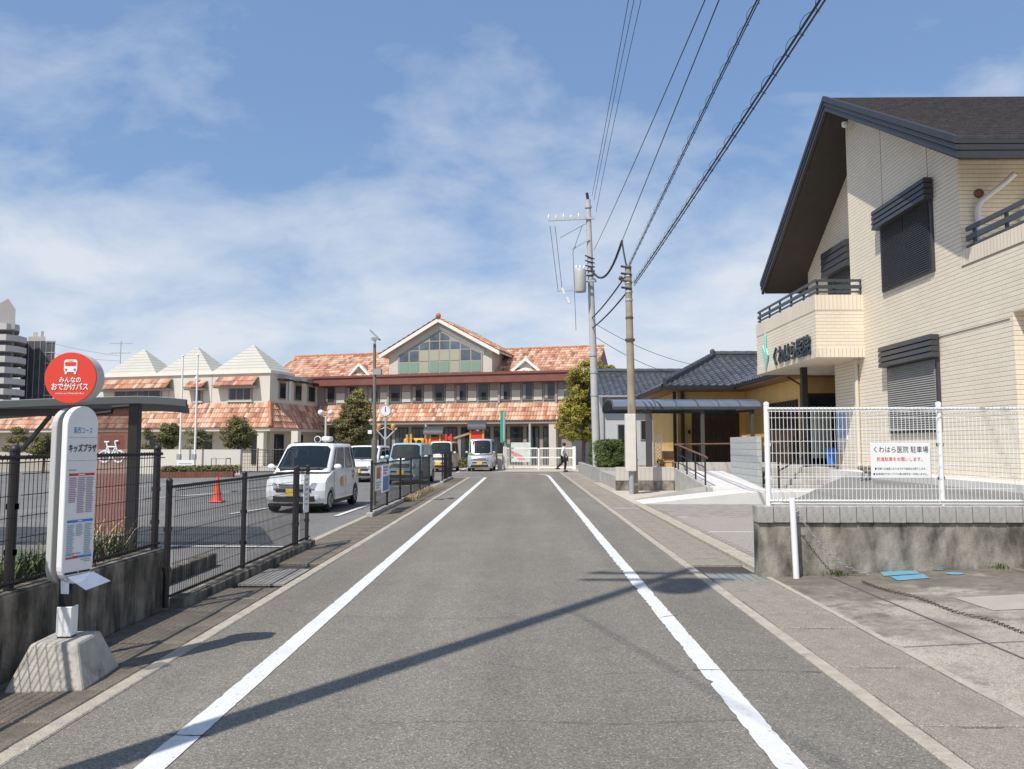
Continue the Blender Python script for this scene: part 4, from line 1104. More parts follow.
# ---- roofs and houses ------------------------------------------------------
T_BLUE = tile_mat('ibushi_tile', [(.060, .066, .078), (.085, .092, .105), (.11, .118, .132), (.075, .08, .092)], .38)
M_RIDGE = mat('ridge_tile', (.065, .07, .08), .45, .2, 6)
M_OCHRE = mat('ochre_plaster', (.78, .49, .17), .85, .08, 1.5, .2, 60)
M_WOODD = mat('dark_wood', (.055, .035, .022), .65, .35, 6, .3, 30)
M_TIMBER = mat('timber', (.30, .17, .085), .6, .2, 6)
def ridge_line(a, b, parent, r=.13, step=.32):
    a = Vector(a); b = Vector(b); n = max(2, int((b - a).length / step)); d = (b - a) / n
    mb = MB()
    mb.bar(a + Vector((0, 0, .06)), b + Vector((0, 0, .06)), r * 1.7, .22)
    for i in range(n): mb.tube([a + d * i + Vector((0, 0, .20)), a + d * (i + .96) + Vector((0, 0, .20))], r * (1 + .06 * (i % 2)), 8)
    return mb.build('ridge', M_RIDGE, parent)
t = thing('ochre_house', 'single-storey ochre-walled house with blue-grey hipped tile roof', 'house', (9, 36, .5))
Y2 = 35.0
el = P(663, 386, Y=Y2); rz_ = P(704, 354, Y=39.5)
XL, EZ2, RZ2, RXL, RY2 = el.x, el.z, rz_.z - .2, P(714, 355, Y=39.5).x, 39.5
XRt = 20
tile_roof('roof_tiles', (XL, Y2, EZ2), (XRt, Y2, EZ2), (XRt, RY2, RZ2), (RXL, RY2, RZ2), T_BLUE, t, .34, .28, .075, .03, 5, jap=True)
tile_roof('roof_tiles', (XL, 44, EZ2), (XL, Y2, EZ2), (RXL, RY2, RZ2), (RXL, 39.6, RZ2), T_BLUE, t, .34, .28, .075, .03, 5, jap=True)
tile_roof('roof_tiles', (XRt, 44, EZ2), (XL, 44, EZ2), (RXL, RY2 + .1, RZ2), (XRt, RY2 + .1, RZ2), T_BLUE, t, .45, .4, .055, .022, 3, jap=True)
ridge_line((RXL, RY2, RZ2), (XRt, RY2, RZ2), t, .15); ridge_line((XL + .1, Y2 + .1, EZ2 + .06), (RXL, RY2, RZ2 + .02), t, .11)
MB().ball((RXL - .1, RY2 - .1, RZ2 + .30), .14, .14, .15, 10, 6).build('ridge_end_tile', M_RIDGE, t)
MB().box(XL + .05, XRt, Y2 + .05, 43.9, EZ2 - .17, EZ2 - .02).build('eaves_soffit', M_TIMBER, t)
MB().bar((XL - .03, Y2 - .06, EZ2 - .08), (XRt, Y2 - .06, EZ2 - .08), .12, .17).build('gutter', M_DKBROWN, t)
MB().bar((XL - .06, Y2, EZ2 - .08), (XL - .06, 44, EZ2 - .08), .12, .17).build('gutter', M_DKBROWN, t)
YH = 36.1
MB().box(XL + .85, XRt, YH, 43, .5, EZ2 - .18).build('wall', M_OCHRE, t)
MB().box(XL + .84, XRt, YH - .03, YH, .5, 1.30).build('wall_skirt', M_CONC, t)
# front wing on the right
wl = P(735, 383, Y=Y2)
tile_roof('roof_tiles', (wl.x, Y2 + .3, EZ2 + .03), (wl.x, 28.0, EZ2 + .03), (wl.x + 3.2, 28.0, RZ2 - .35), (wl.x + 3.2, Y2 + 3, RZ2 - .35), T_BLUE, t, .34, .28, .075, .03, 5, jap=True)
MB().bar((wl.x - .05, Y2, EZ2 - .05), (wl.x - .05, 28.0, EZ2 - .05), .1, .10).build('gutter', M_DKBROWN, t)
MB().box(wl.x, XRt, 28.05, Y2 + .2, EZ2 - .16, EZ2 - .0).build('eaves_soffit', M_TIMBER, t)
MB().box(wl.x + .75, XRt, 28.6, YH - .01, .5, EZ2 - .17).build('wing_wall', M_OCHRE, t)
MB().box(wl.x + .73, wl.x + .75, 28.6, YH - .04, .5, 1.3).build('wall_skirt', M_CONC, t)
MB().box(wl.x + .70, wl.x + .76, 29.2, 33.2, .9, 3.3).build('lattice_window', M_WOODD, t)
for k in range(14): MB().box(wl.x + .66, wl.x + .70, 29.25 + k * .29, 29.33 + k * .29, .95, 3.25).build('lattice_bar', M_WOODD, t)
# sliding front door
xa, xb = P(692, 440, Y=YH).x, P(739, 440, Y=YH).x
df = MB().box(xa, xb, YH - .10, YH - .002, .55, P(692, 411, Y=YH).z).build('door_frame', M_WOODD, t)
zt = P(692, 413, Y=YH).z
for k in range(2):
    x0 = xa + .08 + k * (xb - xa - .1) / 2; x1 = x0 + (xb - xa) / 2 - .12
    d_ = MB().box(x0, x1, YH - .13, YH - .10, .6, zt - .15).build('door_leaf', mat('door_wood', (.075, .048, .028), .6, .3, 5), t)
    for j in range(7): MB().box(x0 + .06 + j * (x1 - x0 - .1) / 7, x0 + .10 + j * (x1 - x0 - .1) / 7, YH - .15, YH - .13, .7, zt - .25).build('door_slat', M_WOODD, d_)
for u in (675, 683): 
    x = P(u, 440, Y=YH - .2).x; MB().box(x - .07, x + .07, YH - .3, YH - .15, .5, EZ2 - .2).build('post', M_WOODD, t)
MB().box(P(688, 440, Y=YH).x, P(690.5, 440, Y=YH).x, YH - .06, YH - .002, P(688, 434, Y=YH).z, P(688, 430, Y=YH).z).build('intercom', M_BLACK, t)
pz_ = [P(757, 383, Y=27.9), P(771, 388, Y=28.0), P(771, 440, Y=28.0)]
MB().tube([(wl.x + .0, 28.4, EZ2 - .1), (wl.x + .62, 28.5, EZ2 - .45), (wl.x + .62, 28.5, .6)], .04, 8).build('downpipe', M_DKBROWN, t, smooth=True)

# canopy in front of the house
t = thing('canopy', 'long translucent blue-grey canopy on dark posts before the ochre house', 'canopy', (6, 33, .5))
YK0, YK1 = 31.4, 34.6
M_POLY = mat('smoked_polycarbonate', (.16, .19, .25), .25, .06, 2, alpha=.82)
xl = P(613, 408, Y=YK0).x; xr_ = P(762, 406, Y=YK0).x; zf = P(640, 408, Y=YK0).z; zc0 = P(640, 399, Y=YK0 + 1.2).z; YK1 = 35.4
prof = []
for i in range(11):
    a = math.pi * i / 10; prof.append((YK0 + (YK1 - YK0) * (.5 - .5 * math.cos(a)), zf + (zc0 - zf) * math.sin(a) ** .8))
NP = 7
M_BRZ = mat('bronze_post', (.07, .065, .06), .5)
for k in range(NP):
    x0 = xl + (xr_ - xl) * k / NP; x1 = xl + (xr_ - xl) * (k + 1) / NP
    m_ = MB()
    for i in range(10):
        (ya, za), (yb, zb) = prof[i], prof[i + 1]
        m_.hexa([(x0 + .02, ya, za), (x1 - .02, ya, za), (x1 - .02, yb, zb), (x0 + .02, yb, zb), (x0 + .02, ya, za + .008), (x1 - .02, ya, za + .008), (x1 - .02, yb, zb + .008), (x0 + .02, yb, zb + .008)])
    m_.build('roof_panel', M_POLY, t)
for k in range(NP + 1):
    x0 = xl + (xr_ - xl) * k / NP; MB().tube([(x0, y, z) for y, z in prof], .03, 6).build('rafter', M_RAIL, t)
for y, z in (prof[0], prof[-1]): MB().bar((xl, y, z), (xr_, y, z), .09, .12).build('edge_beam', M_RAIL, t)
for u in (649, 703, 753):
    x = P(u, 440, Y=YK0 + .1).x
    MB().box(x - (.12 if u == 649 else .07), x + (.12 if u == 649 else .07), YK0 + .06, YK0 + .2, .45, zf).build('post', M_BRZ, t, bevel=.008, seg=1)
    MB().bar((x, YK0 + .13, zf - .1), (x, YK1, zf - .02), .06, .1).build('cross_beam', M_BRZ, t)
# things standing in the porch
t = thing('garden_trellis', 'white diamond lattice trellis under the left end of the canopy', 'trellis', (5.4, 33, .5))
px0, px1 = P(654, 440, Y=33).x, P(661, 440, Y=33).x
for k in range(9):
    for s in (1, -1):
        z = .6 + k * .15
        MB().bar((px0 if s > 0 else px1, 33 - .01 * s, z), (px1 if s > 0 else px0, 33 - .01 * s, z + .3), .02, .02).build('lath', M_WHITE, t)
MB().box(px0 - .02, px0, 32.98, 33.02, .5, 2.1).build('upright', M_WHITE, t); MB().box(px1, px1 + .02, 32.98, 33.02, .5, 2.1).build('upright', M_WHITE, t)
t = thing('wooden_bench', 'small wooden plant bench under the canopy', 'bench', (5.9, 32.4, .5))
b0 = P(663, 461, Y=32.4); b1 = P(675, 461, Y=32.4)
MB().box(b0.x, b1.x, 32.2, 32.6, .86, .91).build('seat', M_TIMBER, t)
for x in (b0.x + .04, b1.x - .08):
    for y in (32.22, 32.54): MB().box(x, x + .04, y, y + .04, .5, .86).build('leg', M_TIMBER, t)
MB().box(b0.x, b1.x, 32.57, 32.6, .95, 1.35).build('backrest', M_TIMBER, t)
t = thing('potted_plant', 'orange-flowered potted plant on the porch left of the bench', 'plant', (5.6, 32, .5))
p = P(661, 462, Y=32.0)
MB().lathe([(.10, .5), (.14, .75), (.15, .76), (.12, .76)], (p.x, p.y, 0), 12).build('pot', mat('clay_pot', (.40, .2, .1), .8), t, smooth=True)
leaves('foliage', [((p.x, p.y, .9), .17, .17, .16)], 250, .035, M_WEED, t, 9)
leaves('flowers', [((p.x, p.y, .98), .15, .15, .12)], 60, .03, mat('orange_petal', (.7, .25, .05), .6), t, 10)

# grey house behind
t = thing('grey_house', 'pale grey house with dark tiled roof behind the hedge', 'house', (7, 47, .3))
gl = P(591, 396, Y=47); GX, GE = gl.x + .45, gl.z; gr = P(600, 374, Y=50.5).z
tile_roof('roof_tiles', (GX - .1, 46.2, GE), (15, 46.2, GE), (15, 50.5, gr), (GX - .1, 50.5, gr), T_BLUE, t, .36, .30, .075, .03, 5, jap=True)
tile_roof('roof_tiles', (15, 54.8, GE), (GX - .1, 54.8, GE), (GX - .1, 50.5, gr), (15, 50.5, gr), T_BLUE, t, .5, .5, .06, .022, 3, jap=True)
ridge_line((GX - .1, 50.5, gr), (15, 50.5, gr), t, .15)
MB().box(GX + .3, 14.5, 46.9, 54.2, .2, GE - .02).build('wall', mat('pale_render', (.52, .525, .53), .85, .05, 1.2, .2, 50), t)
MB().prism([(GX + .3, 46.9, GE - .02), (GX + .3, 54.2, GE - .02), (GX + .3, 50.5, gr - .1)], (.2, 0, 0)).build('gable', MATS['pale_render'], t)
MB().bar((GX - .1, 46.14, GE - .06), (15, 46.14, GE - .06), .1, .12).build('gutter', M_GREY, t)
MB().bar((GX - .12, 46.2, GE - .02), (GX - .12, 50.5, gr - .02), .05, .22).build('bargeboard', M_GREY, t)
for u0, u1, v0, v1 in ((617, 626, 424, 440), (640, 652, 420, 440)):
    a = P(u0, v0, Y=46.9); b = P(u1, v1, Y=46.9)
    w = MB().box(a.x, b.x, 46.84, 46.9, b.z, a.z).build('window_frame', M_GREY, t); MB().box(a.x + .06, b.x - .06, 46.82, 46.84, b.z + .06, a.z - .06).build('pane', M_GLASS, w)
MB().tube([(GX + .25, 46.8, GE - .1), (GX + .25, 46.8, .3)], .05, 8).build('downpipe', M_GREY, t)

# ---- utility poles -----------------------------------------------------------
M_POLEC = mat('pole_concrete', (.46, .455, .44), .85, .1, 2, .3, 50)
M_POLEO = mat('old_pole_concrete', (.33, .275, .21), .9, .18, 2, .5, 40, stain=((.18, .11, .06), (3, 3, .6), .62, .8))
def insul(mb_parent, p, r=.05, h=.14):
    MB().lathe([(r * .5, 0), (r, .02), (r * .6, .045), (r, .065), (r * .6, .09), (r * .9, .105), (r * .3, h)], p, 8).build('insulator', M_WHITE, mb_parent, smooth=True)
def leanx(b, tp, z): return b.x + (tp.x - b.x) * (z - b.z) / (tp.z - b.z)
pb1 = P(597, 437, Y=37); pt1 = P(588, 200, Y=37); PB1 = Vector((pb1.x, 37, .3)); PT1 = Vector((pt1.x, 37, pt1.z))
t = thing('utility_pole', 'tall grey concrete utility pole with transformer and crossarms beside the hedge', 'utility pole', (PB1.x, 37, .3), group='utility poles along the road')
MB().tube([PB1, PT1], .205, 16, r1=.12).build('shaft', M_POLEC, t, smooth=True)
MB().tube([PT1, PT1 + Vector((-.05, 0, .35))], .07, 8).build('pole_cap', M_BLACK, t)
def at1(v): 
    k = P(590, v, Y=37).z; return Vector((leanx(PB1, PT1, k), 37, k))
for v in (218, 207, 355, 372, 395):
    c = at1(v); MB().tube([c - Vector((0, 0, .06)), c + Vector((0, 0, .06))], .17 if v < 300 else .2, 14).build('band', M_GALV, t)
c = at1(219); xa_ = P(548, 222, Y=37)
MB().bar((c.x + .3, 36.86, c.z), (xa_.x, 36.86, xa_.z + .05), .09, .09).build('crossarm', M_GALV, t)
for k in range(5):
    f = .35 + .16 * k; q_ = Vector((c.x + .3, 36.86, c.z)).lerp(Vector((xa_.x, 36.86, xa_.z + .05)), f); insul(t, q_ + Vector((0, 0, .05)), .05, .16 if k % 2 else .24)
c = at1(240); MB().bar((c.x, 36.86, c.z), (P(572, 250, Y=37).x, 36.86, P(572, 250, Y=37).z), .07, .07).build('arm', M_GALV, t)
tb = P(580.5, 292, Y=36.5); tt = P(580.5, 269, Y=36.5)
MB().lathe([(.05, 0), (.26, .02), (.28, .10), (.28, tt.z - tb.z - .1), (.24, tt.z - tb.z), (.05, tt.z - tb.z + .03)], (tb.x, 36.6, tb.z), 18).build('transformer', mat('transformer_paint', (.42, .42, .40), .5, .06, 4), t, smooth=True)
for k in range(3): insul(t, (tb.x - .18 + .18 * k, 36.6, tt.z), .06, .22)
for s in (-1, 1): MB().box(tb.x - .05, PB1.x + .0, 36.6 + s * .1 - .03, 36.6 + s * .1 + .03, (tb.z + tt.z) / 2 - .04, (tb.z + tt.z) / 2 + .04).build('transformer_bracket', M_GALV, t)
ca_ = P(557, 291, Y=36.7); cb_ = P(578, 290, Y=36.7)
MB().bar(ca_, cb_, .06, .06).build('fuse_arm', M_GALV, t)
for u, v in ((562, 288), (567, 297)):
    p = P(u, v, Y=36.7); MB().tube([p, p + Vector((.12, 0, -.3))], .07, 8).build('cutout_fuse', M_WHITE, t, smooth=True)
for (u0, v0, u1, v1) in ((550, 226, 558, 290), (555, 226, 562, 288), (573, 252, 576, 330), (573, 252, 582, 226), (560, 238, 585, 224)):
    MB().tube([P(u0, v0, Y=36.8), P(u1, v1, Y=36.8)], .012, 5).build('lead_wire', M_CABLE, t)
for k in range(6):
    p = at1(258 + k * 5); MB().tube([p + Vector((-.25, -.1, .1)), p + Vector((.2, -.2, -.1 + .05 * k))], .035, 6).build('cable_joint', M_CABLE, t)

PB2 = Vector((P(634, 494, Z=0).x, 25.8, 0)); PT2 = P(628, 266, Y=25.8); PT2 = Vector((PT2.x, 25.8, PT2.z))
t = thing('utility_pole', 'shorter brown-stained concrete pole with a tall white board at its foot', 'utility pole', PB2, group='utility poles along the road')
MB().tube([PB2 - Vector((0, 0, .3)), PT2], .155, 16, r1=.105).build('shaft', M_POLEO, t, smooth=True)
def at2(v): 
    k = P(631, v, Y=25.8).z; return Vector((leanx(PB2, PT2, k), 25.8, k))
for v in (276, 283, 292, 300, 318, 340, 460, 484):
    c = at2(v); MB().tube([c - Vector((0, 0, .035)), c + Vector((0, 0, .035))], .13 if v < 340 else .165, 14).build('band', MATS['rust'] if v in (318, 340) else M_GALV, t)
a, b = P(624.5, 414, Y=25.5), P(635.5, 471, Y=25.5)
cbx = MB().box(a.x, b.x, 25.28, 25.56, b.z, a.z).build('white_board', mat('board_white', (.66, .62, .54), .6, .08, 4), t, bevel=.015, seg=1)
MB().tube([(a.x + .2, 25.45, -.1), (a.x + .2, 25.45, b.z)], .085, 10).build('conduit', M_GREY, t, smooth=True)
for k in range(4):
    p = at2(268 + k * 7); MB().tube([p + Vector((-.25, -.05, .05)), p + Vector((.1, -.12, -.02))], .04, 6).build('cable_clamp', M_CABLE if k % 2 else MATS['rust'], t)
p = at2(276); MB().ball(p + Vector((-.25, 0, -.08)), .08).build('insulator', mat('brown_glaze', (.12, .03, .015), .3), t, smooth=True)

# pole just outside the frame on the left: its shadow lies across the road
hx, hy = -3.42, 2.15
hp0 = thing('utility_pole', 'tall concrete pole by the left gutter whose shadow crosses the road', 'utility pole', (hx, hy, 0), group='utility poles along the road')
MB().tube([(hx, hy, -.3), (hx, hy, 13.6)], .13, 16, r1=.08).build('shaft', M_POLEC, hp0, smooth=True)
MB().bar((hx - 1.1, hy, 13.0), (hx + 1.1, hy, 13.0), .1, .1).build('crossarm', M_GALV, hp0)
MB().bar((hx - .9, hy, 12.2), (hx + .9, hy, 12.2), .1, .1).build('crossarm', M_GALV, hp0)
for k in (-1, -.5, .5, 1): insul(hp0, (hx + k, hy, 13.05), .07, .25)
MB().lathe([(.05, 0), (.3, .02), (.3, .75), (.05, .8)], (hx + .5, hy, 11.2), 14).build('transformer', MATS['transformer_paint'], hp0, smooth=True)
# pole behind the viewer that carries the near end of the wires
bp = thing('utility_pole', 'grey concrete pole behind the viewpoint on the right carrying the overhead wires', 'utility pole', (3.6, -16, 0), group='utility poles along the road')
MB().tube([(3.6, -16, -.3), (3.6, -16, 13.8)], .19, 14, r1=.12).build('shaft', M_POLEC, bp, smooth=True)
MB().bar((2.3, -16, 13.4), (4.6, -16, 13.4), .1, .1).build('crossarm', M_GALV, bp)

# ---- overhead wires: each cable its own thing
def catenary(a, m_, b, n=40):
    """parabola in the vertical plane a-b through the point m_"""
    a, m_, b = Vector(a), Vector(m_), Vector(b)
    L = (b - a).length; s = (m_ - a).length / L
    base = a.lerp(b, s); sag = (base.z - m_.z) / (4 * s * (1 - s)) if 0.02 < s < .98 else 0.2
    return [a.lerp(b, i / n) - Vector((0, 0, 4 * sag * (i / n) * (1 - i / n))) for i in range(n + 1)]
def wire(label, pts, r, helix=None):
    t = thing('overhead_cable', label, 'cable', pts[0], group='overhead cables')
    MB().tube(pts, r, 6).build('cable', M_CABLE, t, smooth=True)
    if helix:
        hr, pitch, hw = helix; q = []; acc = 0
        for i in range(len(pts) - 1):
            a, b = pts[i], pts[i + 1]; d = (b - a); ln = d.length; d.normalize(); e = d.cross(Vector((0, 0, 1))).normalized(); g = e.cross(d)
            n = max(2, int(ln / (pitch / 9)))
            for j in range(n):
                ph = 6.283 * (acc + ln * j / n) / pitch
                q.append(a.lerp(b, j / n) - g * hr * .25 + (e * math.cos(ph) + g * math.sin(ph)) * hr)
            acc += ln
        MB().tube(q, hw, 4, False).build('spiral_hanger', M_CABLE, t)
        MB().tube([p + Vector((0, 0, -hr * 1.3)) for p in pts], r * .75, 5).build('messenger_wire', M_CABLE, t)
    return t
BK = -16
for i, (u0, u1, lb) in enumerate(((592, 628.5, 'leftmost of the three high thin cables from the tall pole'), (594, 634, 'middle one of the three high thin cables from the tall pole'), (596, 641, 'rightmost of the three high thin cables from the tall pole'))):
    a = P(u0, (196, 200, 212)[i], Y=36.9)
    mz = P(u1, 0, X=(2.75, 3.15, 3.55)[i])
    d = (mz - a); 
    e = a + d * ((a.y - BK) / (a.y - mz.y))
    e.z = (13.6 if i < 2 else 13.4)
    wire(lb, catenary(a, Vector((mz.x, mz.y, mz.z)), e), .010)
for i, (u0, v0, y0, u1, lb) in enumerate(((594, 250, 36.9, 705, 'thin slack cable from the tall pole sweeping up to the right'), (622, 241, 26.5, 719, 'thin cable from the dead-end joint above the short pole'))):
    a = P(u0, v0, Y=y0); mz = P(u1, 0, X=3.35); d = mz - a; e = a + d * ((a.y - BK) / (a.y - mz.y)); e.z = min(max(e.z, 9.5), 11.5)
    wire(lb, catenary(a, mz, e), .012)
for i, (u0, v0, u1, lb, hl) in enumerate(((629, 265, 757, 'left of the two thick cables with spiral hangers', (.055, .55, .0040)), (634, 283, 820, 'right of the two thick cables with spiral hangers', (.070, .55, .0045)))):
    a = P(u0, v0, Y=25.6); mz = P(u1, 0, X=3.42 + .2 * i); d = mz - a; e = a + d * ((a.y - BK) / (a.y - mz.y)); e.z = (8.8, 7.6)[i]
    wire(lb, catenary(a, mz, e), (.013, .018)[i], hl)
# cables between the two poles and the drop wires
def sagline(a, b, s, n=14): a, b = Vector(a), Vector(b); return [a.lerp(b, i / n) - Vector((0, 0, 4 * s * (i / n) * (1 - i / n))) for i in range(n + 1)]
wire('thick cable from the left roadside pole across to the pole behind the viewpoint', sagline((hx, hy, 9.4), (3.6, -16, 8.6), .5), .013)
wire('upper thick cable slanting down from the short pole to the tall pole', sagline(at2(272), at1(318), .1), .03)
wire('lower thick cable slanting down from the short pole to the tall pole', sagline(at2(290), at1(328), .1), .03)
wire('looped black cable from the tall pole to the dead-end joint', sagline(at1(266), P(622, 241, Y=26.5), .9), .045)
wire('short drop cable from the dead-end joint to the short pole', sagline(P(622, 241, Y=26.5), at2(270), .15), .03)
wire('thin service cable from the tall pole to the right behind the roofs', sagline(at1(335), P(690, 378, Y=40), .3), .012)
wire('thin lower service cable from the tall pole past the short pole', sagline(at1(322), P(700, 366, Y=41), .3), .012)

# ================================================================== KINDERGARTEN-LIKE PUBLIC BUILDING
AN = R(-15)
P0 = Vector((-3.5, 64, 0)); EX = Vector((math.cos(AN), math.sin(AN), 0)); EYv = Vector((-math.sin(AN), math.cos(AN), 0))
def L(u, v, by):
    """pixel on the building plane 'by' metres behind the main front -> local (x, z)"""
    d = ray(u, v); tt = (by - (EYv.dot(EYE - P0))) / EYv.dot(d); p = EYE + d * tt
    return (p - P0).dot(EX), p.z
T_ORANGE = tile_mat('terracotta_tile', [(.30, .13, .08), (.50, .24, .14), (.64, .47, .34), (.50, .22, .125), (.68, .55, .42), (.46, .19, .105), (.62, .42, .29), (.27, .125, .085), (.56, .31, .19), (.64, .50, .38)], .75)
M_BEIGE = mat('beige_render', (.56, .52, .45), .88, .06, .6, .2, 40)
M_BEIGEL = mat('cream_render', (.62, .58, .50), .88, .05, .6, .2, 40)
M_PANEL = mat('grey_panel', (.30, .28, .25), .7, .06, 1)
M_FRAME = mat('taupe_frame', (.33, .29, .25), .6)
M_REDB = mat('redbrown_fascia', (.19, .068, .052), .6, .12, 1.5)
M_GLZ = mat('window_glass', (.045, .055, .065), .08, .5, .7)
M_CREAMTRIM = mat('cream_trim', (.74, .70, .62), .7)
t = thing('main_building', 'long beige building with terracotta roofs and large central gable window', 'building', P0, AN, local=True)
MAIN = t
x0 = L(296, 400, 0)[0]; x1 = L(572, 400, 0)[0]
zlt = L(440, 404.5, 0)[1]; zft, zfb = L(440, 374, -.9)[1], L(440, 383.5, -.9)[1]
zw1 = L(440, 383, 0)[1]
MB().box(x0, x1, 0, 9, 0, zft - .1).build('wall', M_PANEL, t)
MB().box(x0 - 1, x1 + .4, -.9, .0, zfb, zft).build('fascia', M_REDB, t, bevel=.03, seg=1)
MB().box(x0 - 1, x1 + .4, -1.0, -.9, zft - .12, zft + .06).build('fascia_cap', M_REDB, t)
# second-floor windows: glass and grey panels in turn
wp = 21.9; g0 = 390.5
def win(xa, xb, za, zb, by, parent, m=M_GLZ, fr=M_FRAME, dep=.1):
    w = MB().box(xa, xb, by - dep, by - .001, za, zb).build('window', fr, parent); MB().box(xa + .05, xb - .05, by - dep - .02, by - dep, za + .06, zb - .06).build('pane', m, w); return w
rnd = random.Random(8)
for k in range(-3, 9):
    u = g0 + k * wp
    if u > 556: continue
    a, b = L(u, 392, 0)[0], L(u + 11, 392, 0)[0]
    if a < x0: continue
    w = win(a, b, zlt + .25, zw1 - .1, 0, t)
    if rnd.random() < .7:
        MB().box(a + .15 + rnd.random() * .2, b - .15 - rnd.random() * .2, -.135, -.121, zlt + .35, zlt + .35 + rnd.uniform(.5, .9)).build('blind', M_DARK, w)
    if rnd.random() < .5: MB().box(a + .1, a + .35, -.14, -.121, zlt + .35, zw1 - .25).build('curtain', M_PANEL, w)
    a2, b2 = L(u + 12, 392, 0)[0], L(u + 20.4, 392, 0)[0]
    MB().box(a2, b2, -.07, -.001, zlt + .25, zlt + 1.1).build('lower_panel', M_BEIGE, t); MB().box(a2, b2, -.07, -.001, zlt + 1.15, zw1 - .1).build('louvre_panel', M_PANEL, t)
for u in (389, 499.5, 556.5): 
    a = L(u, 392, 0)[0]; MB().box(a - .08, a + .08, -.2, -.001, zlt, zw1).build('pilaster', M_FRAME, t)
# lower roof
ze = L(440, 421, -1.1)[1]
rl_ = tile_roof('lower_roof_tiles', (x0, -1.1, ze), (x1 + .5, -1.1, ze), (x1 + .5, 0, zlt), (x0, 0, zlt), T_ORANGE, t, .26, .50, .085, .05, 4)
MB().box(x0, x1 + .5, -1.06, 0, ze - .25, ze - .02).build('eaves', M_FRAME, t)
# ground floor: dark glazed openings and piers
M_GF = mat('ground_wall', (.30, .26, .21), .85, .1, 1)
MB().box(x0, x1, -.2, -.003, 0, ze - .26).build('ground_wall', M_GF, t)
for k in range(14):
    u = 330 + k * 16.4
    a, b = L(u, 435, -.2)[0], L(u + 12.5, 435, -.2)[0]
    w = MB().box(a, b, -.28, -.201, .1, ze - .5).build('ground_window', M_DKBROWN, t)
    for j in range(3):
        p0_ = a + .08 + (b - a - .1) * j / 3; MB().box(p0_, p0_ + (b - a) / 3 - .1, -.30, -.28, .2, ze - .6).build('pane', M_GLASS if j % 2 else M_GLZ, w)
for k in range(4):
    a = L(374 + k * 52, 430, -.95)[0]; MB().tube([(a, -.95, 0), (a, -.95, ze - .2)], .11, 10).build('column', M_GALV, t, smooth=True)
MB().box(L(550, 430, -.6)[0], L(557, 430, -.6)[0], -1.0, -.201, 0, ze - .25).build('pier', M_BEIGE, t)
# main roof behind the fascia, left and right of the gable
by_r = 4.6
zrl = L(320, 357.5, by_r)[1]; zrr = L(560, 347.5, by_r)[1]; zr_ = (zrl + zrr) / 2
xl_, xr2 = L(280, 365, 2)[0], L(602, 360, 3)[0]
zb_ = zft - .25
gx = L(438, 330, 0)[0]
tile_roof('main_roof_tiles', (xl_, -.2, zb_), (xr2, -.2, zb_), (xr2, by_r, zr_), (xl_, by_r, zr_), T_ORANGE, t, .27, .50, .085, .05, 4)
MB().prism([(xl_ + .1, -.1, zb_ - .05), (xl_ + .1, by_r, zr_ - .06), (xl_ + .1, by_r * 2 + .3, zb_ - .05)], (xr2 - xl_ - .2, 0, 0)).build('roof_core', M_REDB, t)
mb = MB(); n = int((xr2 - xl_) / .4)
for i in range(n): mb.tube([(xl_ + .4 * i, by_r, zr_ + .06), (xl_ + .4 * i + .38, by_r, zr_ + .06)], .13 + .01 * (i % 2), 8)
mb.build('ridge_tiles', mat('ridge_terracotta', (.45, .17, .09), .8, .3, 3), t, kind='stuff')
# central gable
by_g = -.35
gl_, gr_ = L(380, 352.5, by_g - .6), L(500.5, 352, by_g - .6); gp = L(437.7, 317.5, by_g - .6)
wl_, wr_ = L(389, 360, by_g)[0], L(492, 360, by_g)[0]
zk = (gl_[1] + gr_[1]) / 2; gxc = gp[0]; half = (gr_[0] - gl_[0]) / 2
def gz(x): return gp[1] - .22 - (gp[1] - zk) * abs(x - gxc) / half
poly = [(wl_, zb_), (wr_, zb_), (wr_, gz(wr_)), (gxc, gz(gxc)), (wl_, gz(wl_))]
MB().prism([(a, by_g, b) for a, b in poly], (0, 7.5, 0)).build('gable_wall', M_BEIGE, t)
for s in (-1, 1):
    e_ = (gxc + s * half, zk)
    A_ = (e_[0], by_g - .6, e_[1]); B_ = (e_[0], 8.0, e_[1]); C_ = (gxc, 8.0, gp[1]); D_ = (gxc, by_g - .6, gp[1])
    if s > 0: tile_roof('gable_roof_tiles', A_, B_, C_, D_, T_ORANGE, t, .27, .50, .085, .05, 4)
    else: tile_roof('gable_roof_tiles', B_, A_, D_, C_, T_ORANGE, t, .27, .50, .085, .05, 4)
    MB().prism([(e_[0], by_g - .55, e_[1] - .03), (gxc, by_g - .55, gp[1] - .03), (gxc, by_g - .55, gp[1] - .36), (e_[0], by_g - .55, e_[1] - .36)], (0, .12, 0)).build('bargeboard', M_CREAMTRIM, t)
    MB().prism([(e_[0], by_g - .43, e_[1] - .04), (gxc, by_g - .43, gp[1] - .04), (gxc, by_g - .43, gp[1] - .2), (e_[0], by_g - .43, e_[1] - .2)], (0, 8.3, 0)).build('soffit', M_BEIGE, t)
MB().ball((gxc, by_g - .5, gp[1] + .15), .25, .25, .25, 8, 5).build('ridge_end_tile', MATS['ridge_terracotta'], t)
